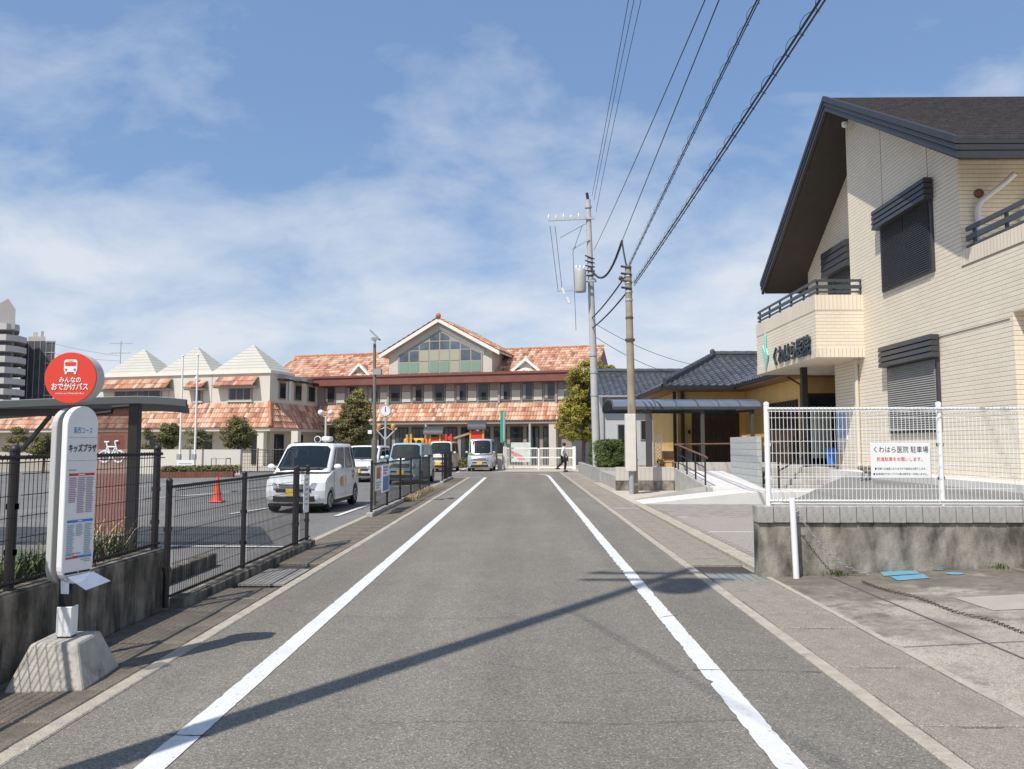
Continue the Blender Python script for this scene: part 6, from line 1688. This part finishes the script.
    co = bpy.data.objects.new('cutter', cut.mesh('cutter')); COL.objects.link(co)
    so = bpy.data.objects.new('shell', me); COL.objects.link(so)
    sd_ = so.modifiers.new('s', 'SOLIDIFY'); sd_.thickness = .035; sd_.offset = -1; me.materials.append(paint); me.materials.append(M_SEAT); sd_.material_offset = 1
    bo = so.modifiers.new('b', 'BOOLEAN'); bo.object = co; bo.operation = 'DIFFERENCE'; bo.solver = 'EXACT'; bo.use_self = True
    dg = bpy.context.evaluated_depsgraph_get(); me2 = bpy.data.meshes.new_from_object(so.evaluated_get(dg))
    bpy.data.objects.remove(so); bpy.data.objects.remove(co)
    cabn = link('cabin', me2, paint, t)
    MB().box(-hw + .1, hw - .1, b0 + .12, b1 - .05, belt - .012, belt + .006).build('cabin_floor', M_TRIM, t)
    MB().box(-hw + .12, hw - .12, b0 + .10, b0 + .42, belt + .006, belt + .09).build('dashboard', M_TRIM, t, bevel=.03, seg=2)
    for s in (-1, 1):
        st_ = MB().box(s * .34 - .22, s * .34 + .22, b0 + 1.15, b0 + 1.30, belt + .006, belt + .30).build('seat', M_SEAT, t, bevel=.04, seg=2)
        MB().box(s * .34 - .12, s * .34 + .12, b0 + 1.18, b0 + 1.27, belt + .31, belt + .47).build('headrest', M_SEAT, st_, bevel=.03, seg=2)
    MB().box(-.55, .55, b1 - .75, b1 - .60, belt + .006, belt + .30).build('rear_seat', M_SEAT, t, bevel=.04, seg=2)
    MB().tube([(.34 + .17 * math.cos(6.283 * i / 16), b0 + .55 + .05 * math.sin(6.283 * i / 16), belt + .10 + .16 * math.sin(6.283 * i / 16)) for i in range(17)], .014, 5, False).build('steering_wheel', M_TRIM, t)
    fr = (cv[0], cv[1], cv[5], cv[4]); rear = (cv[2], cv[3], cv[7], cv[6]); rs = (cv[1], cv[2], cv[6], cv[5]); ls = (cv[3], cv[0], cv[4], cv[7])
    ws = patch(fr, .045, .955, .055, .91, -.016).build('windscreen', M_CGLASS, t)
    for x0_ in (.12, .5): 
        a = quadpt([Vector(v) for v in fr], x0_, .05) + Vector((0, -.02, 0)); b = quadpt([Vector(v) for v in fr], x0_ + .34, .13) + Vector((0, -.02, 0)); MB().bar(a, b, .015, .015).build('wiper', M_TRIM, ws)
    patch(rear, .075, .925, .115, .865, -.016).build('rear_window', M_CGLASS, t)
    for q, rev in ((rs, False), (ls, True)):
        for a, b in ((.085, .17), (.185, .51), (.53, .82), (.84, .955)):
            if rev: a, b = 1 - b, 1 - a
            patch(q, a - .004, b + .004, .07, .88, -.018).build('side_window', M_CGLASS, t)
    if roofm:
        MB().box(-hr + .06, hr - .06, r0 + .05, r1 - .05, Ht - .005, Ht + .018).build('roof_panel', roofm, t, bevel=.015, seg=2, smooth=True)
    for s in (-1, 1):
        # doors: dark shut lines, handles
        for y in (b0 + .33, (b0 + b1) / 2 + .05, b1 - .55): MB().box(s * (hw + .001) - .002, s * (hw + .001) + .002, y, y + .008, .30, belt - .04).build('door_gap', M_TRIM, body)
        for y in ((b0 + b1) / 2 - .18, b1 - .75): MB().box(s * hw - .012, s * hw + .022, y, y + .15, belt - .16, belt - .13).build('door_handle', paint, body, bevel=.006, seg=1)
        wheel(s * (hw - .10), fw, wr, s, t); wheel(s * (hw - .10), rw, wr, s, t)
        # mirrors
        m = MB().ball((s * (hw + .11), b0 + .28, belt + .10), .10, .06, .075, 10, 6).build('mirror', paint, t, smooth=True)
        MB().bar((s * (hw - .03), b0 + .26, belt + .03), (s * (hw + .06), b0 + .28, belt + .07), .03, .03).build('mirror_arm', M_TRIM, m)
    zf = hood - .17
    if face == 'round':
        for s in (-1, 1):
            h_ = MB().lathe([(.115, .02), (.115, -.02), (.10, -.035), (.02, -.05)], (s * (hw - .24), nose * .5 + .0, zf), 18, 'Y').build('headlight', M_CHROME, t, smooth=True)
            MB().lathe([(.092, -.035), (.06, -.062), (.01, -.068)], (s * (hw - .24), nose * .5 + .0, zf), 16, 'Y').build('lens', M_LENS, h_, smooth=True)
        MB().box(-hw + .38, hw - .38, -.018, .06, zf - .07, zf + .07).build('grille', M_TRIM, t, bevel=.02, seg=2)
        for k in range(3): MB().box(-hw + .40, hw - .40, -.028, -.018, zf - .05 + k * .045, zf - .03 + k * .045).build('grille_bar', M_CHROME, t)
    else:
        for s in (-1, 1):
            h_ = MB().prism([(s * (hw - .02), .10, zf - .08), (s * (hw - .03), .12, zf + .12), (s * (hw - .30), -.004, zf + .07), (s * (hw - .36), -.018, zf - .04), (s * (hw - .25), -.018, zf - .09)], (0, .10, 0)).build('headlight', M_CHROME, t, bevel=.012, seg=2)
            MB().prism([(s * (hw - .06), .07, zf - .06), (s * (hw - .07), .085, zf + .09), (s * (hw - .29), -.016, zf + .05), (s * (hw - .33), -.028, zf - .03)], (0, .02, 0)).build('lens', M_LENS, h_)
        gz_ = zf
        for k in range(3): MB().box(-hw + .36, hw - .36, -.025, .05, gz_ - .06 + k * .045, gz_ - .035 + k * .045).build('grille_bar', M_CHROME if face == 'slim' else M_TRIM, t, bevel=.006, seg=1)
    MB().box(-hw + .3, hw - .3, -.018, .06, .50, .56).build('upper_intake', M_TRIM, t, bevel=.01, seg=1)
    MB().box(-hw + .22, hw - .22, -.012, .06, .27, .40).build('lower_intake', M_TRIM, t, bevel=.015, seg=1)
    for s in (-1, 1): MB().lathe([(.055, 0), (.055, -.02), (.01, -.03)], (s * (hw - .17), .015, .36), 12, 'Y').build('fog_lamp', M_LENS, t, smooth=True)
    MB().box(-.17, .17, -.035, -.012, .40, .57).build('number_plate', M_PLATE, t, bevel=.006, seg=1)
    for s in (-1, 1): MB().box(s * (hw - .09) - .05, s * (hw - .09) + .05, Ln - .02, Ln + .012, .62, .92).build('tail_lamp', M_RED, t, bevel=.01, seg=1)
    # bow the panels: curved nose, windscreen, flanks and roof
    def warp(p):
        x, y, z = p; w = min(1.15, abs(x) / hw)
        y2 = y
        if y < 1.3: y2 = y + (.20 if z < belt else .13) * w ** 2.6 * (1 - y / 1.3)
        if y > Ln - .8: y2 = y - .09 * w ** 2.6 * (y - Ln + .8) / .8
        k = max(0, (z - belt) / (Ht - belt))
        z2 = z + .035 * (1 - w * w) * k - .012 * max(0, abs(y - Ln * .55) - .8) * k
        x2 = x * (1 - .035 * max(0, 1 - y / .9) - .02 * max(0, (z - .62) / .4) ** 2 * (1 if z < belt else 0) - (.02 * ((belt - .62) / .4) ** 2 if z >= belt else 0))
        return (x2, y2, z2)
    def visit(o):
        for c in o.children:
            if c.name.startswith('wheel'): continue
            if c.type == 'MESH':
                bm = bmesh.new(); bm.from_mesh(c.data)
                if max(v.co.x for v in bm.verts) - min(v.co.x for v in bm.verts) > .25:
                    for cut in (-.62, -.52, -.38, -.2, 0, .2, .38, .52, .62):
                        bmesh.ops.bisect_plane(bm, geom=bm.verts[:] + bm.edges[:] + bm.faces[:], plane_co=(cut, 0, 0), plane_no=(1, 0, 0))
                for v in bm.verts: v.co = warp(v.co)
                bm.to_mesh(c.data); bm.free(); c.data.update()
            visit(c)
    visit(t)
    return t
PW_ = mat('white_car_paint', (.80, .80, .79), .25, spec=.5, coat=.6); PB_ = mat('pale_blue_car_paint', (.30, .43, .47), .25, coat=.6); PC_ = mat('cream_car_paint', (.66, .59, .45), .25, coat=.6); PS_ = mat('silver_car_paint', (.46, .48, .50), .28, metal=.3, coat=.5); PWR = mat('black_roof_paint', (.03, .028, .028), .25, coat=.5)
v1 = car('white tall kei wagon with loudspeaker on its roof nearest the road', (-5.40, 18.35, 0), R(-2), PW_, Ht=1.62, belt=.97, hood=.80, hoodl=.80, cab=(.50, 3.37), roof=(1.34, 3.08), nose=.09, tum=.13)
# loudspeaker, roof bars and door emblems of the white wagon
rb = MB().bar((-.55, 1.7, 1.655), (.55, 1.7, 1.655), .05, .03).build('roof_bar', M_TRIM, v1); MB().bar((-.55, 2.6, 1.655), (.55, 2.6, 1.655), .05, .03).build('roof_bar', M_TRIM, v1)
sp = MB().lathe([(.085, -.14), (.09, -.12), (.06, .06), (.05, .10), (.05, .30), (.02, .32)], (.05, 1.85, 1.745), 18, 'Y').build('loudspeaker', M_WHITE, v1, smooth=True)
MB().lathe([(.072, -.142), (.04, -.145), (.03, -.16), (.005, -.165)], (.05, 1.85, 1.745), 14, 'Y').build('horn_throat', M_TRIM, sp, smooth=True)
MB().box(.14, .36, 1.76, 2.1, 1.69, 1.82).build('speaker_box', M_WHITE, v1, bevel=.04, seg=3, smooth=True)
MB().bar((.05, 2.0, 1.66), (.05, 2.0, 1.72), .05, .05).build('speaker_stand', M_TRIM, v1)
M_ORG = mat('emblem_orange', (.75, .38, .05), .5); M_PINK = mat('emblem_pink', (.70, .30, .22), .5)
MB().lathe([(.13, 0), (.13, .004), (.01, .005)], (.7395, 1.62, .68), 18, 'X').build('door_emblem', M_ORG, v1)
MB().lathe([(.12, 0), (.12, .004), (.01, .005)], (.7395, 2.75, .84), 18, 'X').build('door_emblem', M_PINK, v1)
car('white hatchback partly hidden behind the kei wagon', (-7.15, 33.6, 0), R(-3), PW_, Ht=1.55, belt=.95, hood=.80, hoodl=.85, cab=(.62, 3.6), roof=(1.40, 3.35), Ln=3.7, Wd=1.6, rw=3.1)
car('pale blue boxy kei car behind the notice-board fence', (-4.95, 31.6, 0), R(-5), PB_, Ht=1.66, belt=1.02, hood=.95, hoodl=.72, cab=(.70, 3.36), roof=(1.05, 3.24), nose=.02, face='round')
car('cream boxy kei car with black roof behind the blue one', (-5.05, 46.5, 0), R(-5), PC_, Ht=1.80, belt=1.04, hood=.97, hoodl=.66, cab=(.62, 3.38), roof=(.95, 3.28), nose=.02, face='round', roofm=PWR, Wd=1.5)
car('tall silver kei van parked next to the white gate', (-2.65, 47.6, 0), R(-2), PS_, Ht=1.95, belt=1.05, hood=.92, hoodl=.40, cab=(.22, 3.38), roof=(.75, 3.32), nose=.03, Wd=1.55, tum=.08, rw=2.95)

# ================================================================== GATE, BANNER, PERSON, PLAYGROUND, LAMPS, TREES
t = thing('school_gate', 'long white steel sliding gate across the end of the road', 'gate', (1.3, 52, 0))
YGt = 52.0
def GX_(u): return P(u, 450, Y=YGt).x
for u, r_ in ((505, .11), (538.6, .06), (574, .11)):
    x = GX_(u); MB().box(x - r_, x + r_, YGt - r_, YGt + r_, -.05, 1.50 if r_ > .1 else 1.38).build('post', M_WHITE, t, bevel=.01, seg=1)
for v in (448.3, 457.5, 467.3):
    z = P(540, v, Y=YGt).z; MB().bar((GX_(505) + .115, YGt, z), (GX_(538.6) - .065, YGt, z), .05, .09).build('rail', M_WHITE, t); MB().bar((GX_(538.6) + .065, YGt, z), (GX_(574) - .115, YGt, z), .05, .09).build('rail', M_WHITE, t)
n = 44
for i in range(1, n):
    x = GX_(505) + (GX_(574) - GX_(505)) * i / n
    if abs(x - GX_(538.6)) > .08: MB().tube([(x, YGt, .12), (x, YGt, 1.36)], .010, 5).build('bar', M_WHITE, t)
t = thing('gate_pillar', 'short beige stone pillar at the left end of the white gate', 'pillar', (-1.4, 51.6, 0))
x = GX_(500.7); MB().box(x - .2, x + .12, 51.6, 51.95, -.05, .95).build('shaft', M_BEIGE, t, bevel=.02, seg=1); MB().box(x - .23, x + .15, 51.57, 51.98, .95, 1.02).build('capstone', M_BEIGEL, t, bevel=.015, seg=1)
t = thing('green_banner', 'tall narrow green banner on a pole beside the gate', 'banner', (-1.4, 51.2, 0))
a, b = P(500.3, 410.5, Y=51.2), P(505, 442.5, Y=51.2)
MB().tube([(b.x, 51.2, -.05), (b.x, 51.2, a.z + .05)], .03, 8).build('pole', M_GALV, t, smooth=True)
rows = 14; vs, fs = [], []
for i in range(rows + 1):
    z = b.z + (a.z - b.z) * i / rows
    for k in range(4): vs.append((a.x + (b.x - a.x) * k / 3, 51.2 + .03 * math.sin(i * .7 + k), z))
for i in range(rows):
    for k in range(3): q = i * 4 + k; fs.append((q, q + 1, q + 5, q + 4))
m_ = MB(); m_.v, m_.f = vs, fs
fl = m_.build('cloth', mat('banner_green', (.03, .34, .20), .7), t, smooth=True); md = fl.modifiers.new('thickness', 'SOLIDIFY'); md.thickness = .008
MB().box(b.x - .12, b.x - .02, 51.13, 51.14, b.z + .1, a.z - .1).build('printed_strip', M_GALV, t)
t = thing('mural_board', 'pale board with a pink painted sweep behind the white gate', 'board', (0, 54, 0))
a, b = P(511, 442.5, Y=54), P(530.5, 462, Y=54)
MB().box(a.x, b.x, 53.97, 54.03, b.z, a.z).build('board', mat('mural_pale', (.62, .68, .62), .7, .2, 2.5), t)
MB().prism([(a.x + .02, 53.955, b.z + .62), (a.x + .02, 53.955, b.z + .78), (b.x - .5, 53.955, b.z + .42), (b.x - .35, 53.955, b.z + .2), (b.x - .8, 53.955, b.z + .12)], (0, .012, 0)).build('painted_sweep', mat('mural_pink', (.75, .18, .22), .7), t)
for x in (a.x + .1, b.x - .16): MB().box(x, x + .06, 54.04, 54.1, -.05, a.z).build('leg', M_GREY, t)
t = thing('low_sign', 'small dark green sign beside the green banner', 'sign', (-.9, 53, 0))
a, b = P(504, 444, Y=53), P(511, 447.5, Y=53); MB().box(a.x, b.x, 52.98, 53.02, b.z, a.z).build('plate', mat('sign_green', (.05, .14, .09), .6), t); MB().tube([((a.x + b.x) / 2, 53, -.05), ((a.x + b.x) / 2, 53, b.z)], .03, 6).build('post', M_GREY, t)

# ---- the walking person
def skin_mesh(verts, edges, radii, sub=2, root=0):
    me = bpy.data.meshes.new('figure'); me.from_pydata(verts, edges, [])
    o = bpy.data.objects.new('figure', me); COL.objects.link(o)
    o.modifiers.new('skin', 'SKIN'); sb = o.modifiers.new('sub', 'SUBSURF'); sb.levels = sub; sb.render_levels = sub
    sv = me.skin_vertices[0].data
    for i, r_ in enumerate(radii): sv[i].radius = (r_ if isinstance(r_, tuple) else (r_, r_)); sv[i].use_root = (i == root)
    dg = bpy.context.evaluated_depsgraph_get(); m2 = bpy.data.meshes.new_from_object(o.evaluated_get(dg))
    bpy.data.objects.remove(o); bpy.data.meshes.remove(me)
    for p in m2.polygons: p.use_smooth = True
    return m2
fx = P(563, 471.6, Z=0)
t = thing('person', 'person in a white jacket and black trousers walking past the gate with a bag', 'person', (fx.x, fx.y, 0), R(-90), local=True)
# local: +y is the walking direction (towards the left in the picture)
M_SKIN = mat('skin', (.52, .34, .25), .6); M_JACKET = mat('white_jacket', (.72, .71, .68), .85, .06, 9); M_TROU = mat('black_trousers', (.018, .018, .02), .85); M_HAIR = mat('dark_hair', (.018, .013, .011), .6); M_SHOE = mat('shoe', (.02, .02, .02), .5)
V = [(0, 0, .92), (0, .02, 1.12), (0, .03, 1.32), (0, .05, 1.43), (0, .07, 1.50), (0, .10, 1.60), (0, .09, 1.68),
     (.17, .03, 1.38), (.22, -.08, 1.12), (.22, .02, .90), (.22, .06, .82), (-.17, .03, 1.38), (-.22, .10, 1.12), (-.21, .26, .95), (-.21, .31, .89),
     (.09, 0, .88), (.09, .16, .50), (.09, .10, .09), (.09, .20, .05), (-.09, 0, .88), (-.09, -.06, .50), (-.09, -.38, .22), (-.09, -.34, .12)]
E_ = [(0, 1), (1, 2), (2, 3), (3, 4), (4, 5), (5, 6), (3, 7), (7, 8), (8, 9), (9, 10), (3, 11), (11, 12), (12, 13), (13, 14), (0, 15), (15, 16), (16, 17), (17, 18), (0, 19), (19, 20), (20, 21), (21, 22)]
Rr_ = [(.14, .10), (.13, .09), (.15, .10), (.07, .06), (.05, .05), (.085, .10), (.075, .085), .055, .045, .035, .03, .055, .045, .035, .03, .085, .06, .04, .035, .085, .06, .04, .035]
body = link('body', skin_mesh(V, E_, Rr_), M_SKIN, t)
Vj = [V[0], V[1], V[2], V[3], V[7], V[8], V[9], V[11], V[12], V[13]]
Vj[0] = (0, -.01, .80)
jk = link('jacket', skin_mesh(Vj, [(0, 1), (1, 2), (2, 3), (3, 4), (4, 5), (5, 6), (3, 7), (7, 8), (8, 9)], [(.20, .15), (.175, .13), (.185, .135), (.10, .09), .078, .068, .058, .078, .068, .058]), M_JACKET, t)
Vt = [(0, 0, .90), V[15], V[16], V[17], V[19], V[20], V[21]]
link('trousers', skin_mesh(Vt, [(0, 1), (1, 2), (2, 3), (0, 4), (4, 5), (5, 6)], [(.15, .11), .105, .082, .07, .105, .082, .068]), M_TROU, t)
h_ = MB().ball((0, .075, 1.645), .105, .118, .118, 14, 9).build('hair', M_HAIR, t, smooth=True)
for sx, p in ((.09, V[17]), (-.09, V[21])):
    MB().box(sx - .045, sx + .045, p[1] - .08, p[1] + .20, p[2] - .09, p[2] + .0).build('shoe', M_SHOE, t, bevel=.03, seg=2, smooth=True)
for s, p, q in ((1, V[10], V[9]), (-1, V[14], V[13])):
    for k in range(4): MB().tube([Vector(p) + Vector((-.02 * s, -.028 + .019 * k, .0)), Vector(p) + Vector((-.022 * s, -.03 + .021 * k, -.05)), Vector(p) + Vector((-.035 * s, -.025 + .02 * k, -.085 + .006 * abs(k - 1)))], .009, 6, r1=.007).build('finger', M_SKIN, body)
    MB().tube([Vector(p) + Vector((-.01 * s, .03, .01)), Vector(p) + Vector((-.03 * s, .055, -.035))], .010, 6, r1=.008).build('thumb', M_SKIN, body)
MB().ball((0, .205, 1.60), .016, .025, .02, 8, 5).build('nose', M_SKIN, body, smooth=True)
tb2 = thing('shoulder_bag', 'black bag hanging at the walking person\'s side', 'bag', (fx.x + .1, fx.y, .7))
MB().box(fx.x + .02, fx.x + .30, fx.y - .34, fx.y - .24, .62, .88).build('bag_body', M_TROU, tb2, bevel=.03, seg=2, smooth=True); MB().tube([(fx.x + .08, fx.y - .29, .86), (fx.x + .1, fx.y - .22, 1.15), (fx.x + .24, fx.y - .29, .86)], .012, 6).build('strap', M_TROU, tb2)

# ---- playground
M_PRED = mat('play_red', (.66, .05, .035), .45); M_PYEL = mat('play_yellow', (.66, .36, .05), .5); M_PBLK = mat('play_roof', (.045, .05, .06), .5); M_PWOOD = mat('play_wood', (.42, .28, .15), .7)
t = thing('play_structure', 'wooden play structure with two red towers under dark barrel roofs', 'playground', (-6, 57, 0))
YP = 57
def tower(u0, u1, vr0, vr1, vp0, vp1):
    a, b = P(u0, vr1, Y=YP).x, P(u1, vr1, Y=YP).x; z0, z1 = P(u0, vr1, Y=YP).z, P(u0, vr0, Y=YP).z; p1, p0 = P(u0, vp0, Y=YP).z, P(u0, vp1, Y=YP).z
    for x in (a + .1, b - .1):
        for y in (YP, YP + 1.2): MB().box(x - .06, x + .06, y - .06, y + .06, -.05, z0 + .1).build('post', M_PYEL, t)
    m_ = MB(); n = 10; pr = [(YP + .6 - .85 * math.cos(math.pi * i / n), z0 + (z1 - z0) * math.sin(math.pi * i / n)) for i in range(n + 1)]
    m_.prism([(a - .1, y, z) for y, z in pr], (b - a + .2, 0, 0)); m_.build('barrel_roof', M_PBLK, t, smooth=True)
    MB().box(a + .16, b - .16, YP - .02, YP + .03, p0, p1).build('front_panel', M_PRED, t); MB().box(a + .06, a + .1, YP + .06, YP + 1.14, p0, p1).build('side_panel', M_PRED, t)
    MB().box(a, b, YP - .1, YP + 1.3, p0 - .12, p0 - .02).build('deck', M_PWOOD, t)
tower(425, 441.5, 426.5, 434.5, 437, 444.5); tower(469, 484.5, 420, 429.5, 431, 443.5)
a, b = P(403, 438, Y=YP), P(424.5, 445.5, Y=YP)
MB().box(a.x, b.x, YP + .1, YP + 1.1, b.z, a.z).build('tunnel', M_PYEL, t, bevel=.2, seg=3, smooth=True)
for u in (413, 419): c = P(u, 442, Y=YP + .08); MB().tube([c, c + Vector((0, .03, 0))], .17, 12).build('porthole', M_DARK, t)
a, b = P(446, 440.5, Y=YP), P(470, 433, Y=YP); MB().bar((a.x, YP + .5, a.z), (b.x, YP + .5, b.z), .6, .14).build('bridge', M_PWOOD, t)
for u, v in ((446, 434), (451, 434), (407, 434.5), (411, 434), (430, 433)): p = P(u, v, Y=YP); MB().box(p.x - .07, p.x + .07, YP - .07, YP + .07, -.05, p.z).build('post', M_PYEL if u < 440 else M_PRED, t)
a, b = P(442, 436, Y=YP), P(450, 440, Y=YP); MB().box(a.x, b.x, YP, YP + .05, b.z, a.z).build('front_panel', M_PRED, t)

# ---- lamps and clock
t = thing('lamp_post', 'tall bronze lamp post with angled solar head among the cars', 'street lamp', (-4.1, 21, 0))
lx, ly = P(374, 470, Y=21).x, 21.0; zt_ = P(371, 344, Y=21).z
MB().tube([(lx, ly, -.05), (lx, ly, 1.75)], .075, 12).build('lower_shaft', mat('lamp_bronze', (.17, .155, .13), .5), t, smooth=True)
MB().tube([(lx, ly, 1.75), (lx, ly, 1.81), (lx - .03, ly, zt_)], [.062, .05, .04], 12).build('shaft', MATS['lamp_bronze'], t, smooth=True)
MB().bar((lx - .03, ly, zt_ - .05), (lx - .03, ly, zt_ + .16), .06, .06).build('neck', M_GALV, t)
MB().bar((lx - .14, ly, zt_ + .36), (lx + .10, ly, zt_ + .12), .34, .04).build('solar_panel', M_GREY, t); MB().bar((lx - .05, ly - .1, zt_ + .12), (lx + .05, ly - .35, zt_ + .10), .14, .07).build('lamp_head', M_GALV, t)
MB().box(lx - .03, lx + .17, ly - .12, ly + .1, P(374, 372, Y=21).z - .08, P(374, 372, Y=21).z + .08).build('control_box', M_GREY, t)
MB().box(lx - .16, lx - .06, ly - .1, ly, P(374, 432, Y=21).z - .05, P(374, 432, Y=21).z + .05).build('camera', M_WHITE, t)
t = thing('clock_post', 'white-faced clock on a grey post with two branching lantern arms', 'clock', (-8.4, 48, 0))
cc = P(385.7, 411, Y=48)
MB().tube([(cc.x, 48, -.05), (cc.x, 48, cc.z - .3)], .09, 10, r1=.06).build('post', M_GALV, t, smooth=True)
ck = MB().lathe([(.05, -.09), (.33, -.09), (.35, -.06), (.35, .06), (.33, .09), (.05, .09)], (cc.x, 48, cc.z), 24, 'Y').build('clock_case', M_GALV, t, smooth=True)
MB().lathe([(.31, -.1), (.31, -.094), (.01, -.093)], (cc.x, 48, cc.z), 24, 'Y').build('clock_face', M_WHITE, ck)
MB().box(cc.x - .018, cc.x + .018, 47.885, 47.895, cc.z - .02, cc.z + .25).build('minute_hand', M_BLACK, ck); MB().box(cc.x - .022, cc.x + .022, 47.88, 47.885, cc.z - .05, cc.z + .16).build('hour_hand', M_BLACK, ck)
for k in range(12):
    a = k * math.pi / 6; MB().bar((cc.x + .24 * math.sin(a), 47.9, cc.z + .24 * math.cos(a)), (cc.x + .29 * math.sin(a), 47.9, cc.z + .29 * math.cos(a)), .015, .01, (0, 1, 0)).build('hour_mark', M_BLACK, ck)
MB().ball((cc.x, 48, cc.z + .45), .07).build('finial', M_WHITE, t)
for s in (-1, 1):
    a = Vector((cc.x, 48, P(386, 440, Y=48).z)); b = P(386 + s * 11, 428, Y=48)
    MB().tube([a, b], .045, 8).build('arm', M_GALV, t, smooth=True)
    c = P(386 + s * 7, 427, Y=48); MB().lathe([(.05, -.25), (.13, -.1), (.14, .1), (.06, .2), (.01, .22)], c, 12).build('lantern', mat('amber_lantern', (.65, .33, .08), .4), t, smooth=True)
    MB().tube([(cc.x, 48, c.z), (c.x, 48, c.z - .2)], .02, 6).build('lantern_bracket', M_GALV, t)
t = thing('globe_lamp', 'twin white globe lamp post in front of the wing', 'street lamp', (-13, 52, 0))
g0_ = P(326, 416, Y=52)
MB().tube([(g0_.x, 52, -.05), (g0_.x, 52, g0_.z)], .07, 8).build('post', M_BEIGEL, t, smooth=True)
for u in (320.8, 330.8):
    p = P(u, 412.5, Y=52); MB().ball(p, .19, .19, .19, 14, 9).build('globe', M_WHITE, t, smooth=True); MB().tube([(g0_.x, 52, g0_.z - .1), (p.x, 52, p.z - .15)], .035, 6).build('arm', M_BEIGEL, t)

# ---- trees
M_PINE = mat('garden_tree_leaf', (.17, .155, .05), .65, .4, .7, island=.55)
M_YEL = mat('yellow_green_leaf', (.27, .245, .035), .6, .35, .6, island=.5)
def tree(label, u, Y, prof, n, size, m, seed, trunk=.14, cat='tree'):
    """prof: list of (v, half width in px, horizontal shift in px) from top to bottom"""
    rnd = random.Random(seed); k = Y / 780; base = P(u, 445, Y=Y).x; ztop = P(u, prof[0][0], Y=Y).z
    t = thing('tree', label, cat, (base, Y, 0))
    MB().tube([(base, Y, -.05), (base + .08, Y, ztop * .35), (base - .05, Y, ztop * .65), (base, Y, ztop * .9)], [trunk, trunk * .85, trunk * .6, trunk * .25], 8).build('trunk', M_BARK, t, smooth=True)
    bl = []
    for i in range(len(prof) - 1):
        (va, wa_, sa_), (vb, wb_, sb_) = prof[i], prof[i + 1]
        for j in range(max(3, int((vb - va) * (wa_ + wb_) / 11))):
            f = rnd.random(); v = va + (vb - va) * f; w = (wa_ + (wb_ - wa_) * f) * k; s_ = (sa_ + (sb_ - sa_) * f) * k
            a = rnd.random() * 6.283; q = math.sqrt(rnd.uniform(.15, 1)) * w * rnd.uniform(.78, 1.02); z = P(u, v, Y=Y).z
            r_ = rnd.uniform(.18, .50) * min(1, w / 1.0 + .3)
            bl.append(((base + s_ + math.cos(a) * q, Y + math.sin(a) * q, z), r_, r_, r_ * .62))
    for j in range(12):
        c = bl[rnd.randrange(len(bl))][0]; MB().tube([(base, Y, c[2] * .82), tuple(Vector((base, Y, c[2] * .9)).lerp(Vector(c), .5)), c], [.05, .035, .012], 6).build('limb', M_BARK, t)
    leaves('crown', bl, n, size, m, t, seed, inner=.8)
    return t
tree('broad layered evergreen tree in front of the main building', 354, 53, [(388, 3, 4), (398, 9, 3), (412, 15, 1), (425, 19, -1), (438, 20, 0), (446, 16, 0)], 24000, .07, M_PINE, 51)
tree('yellow-green bushy tree beside the gate behind the tall pole', 583, 55, [(362, 10, 8), (372, 18, 5), (386, 20, 2), (398, 15, -2), (412, 20, -6), (426, 21, -6), (440, 15, -4)], 34000, .07, M_YEL, 52)
tree('small yellowing shrub tree right behind the tall pole', 607, 56.5, [(366, 5, 0), (374, 10, 0), (382, 8, -2)], 5000, .07, M_YEL, 53, trunk=.08)
t = thing('round_shrub', 'low clipped shrub at the foot of the play structure', 'shrub', (-3.8, 54, 0))
p = P(463, 452, Y=55); leaves('foliage', [((p.x + dx, 55, .35), .5, .4, .4) for dx in (-.5, 0, .5)], 1500, .06, M_TOP, t, 61); MB().tube([(p.x, 55, -.05), (p.x, 55, .3)], .05, 6).build('stem', M_BARK, t)
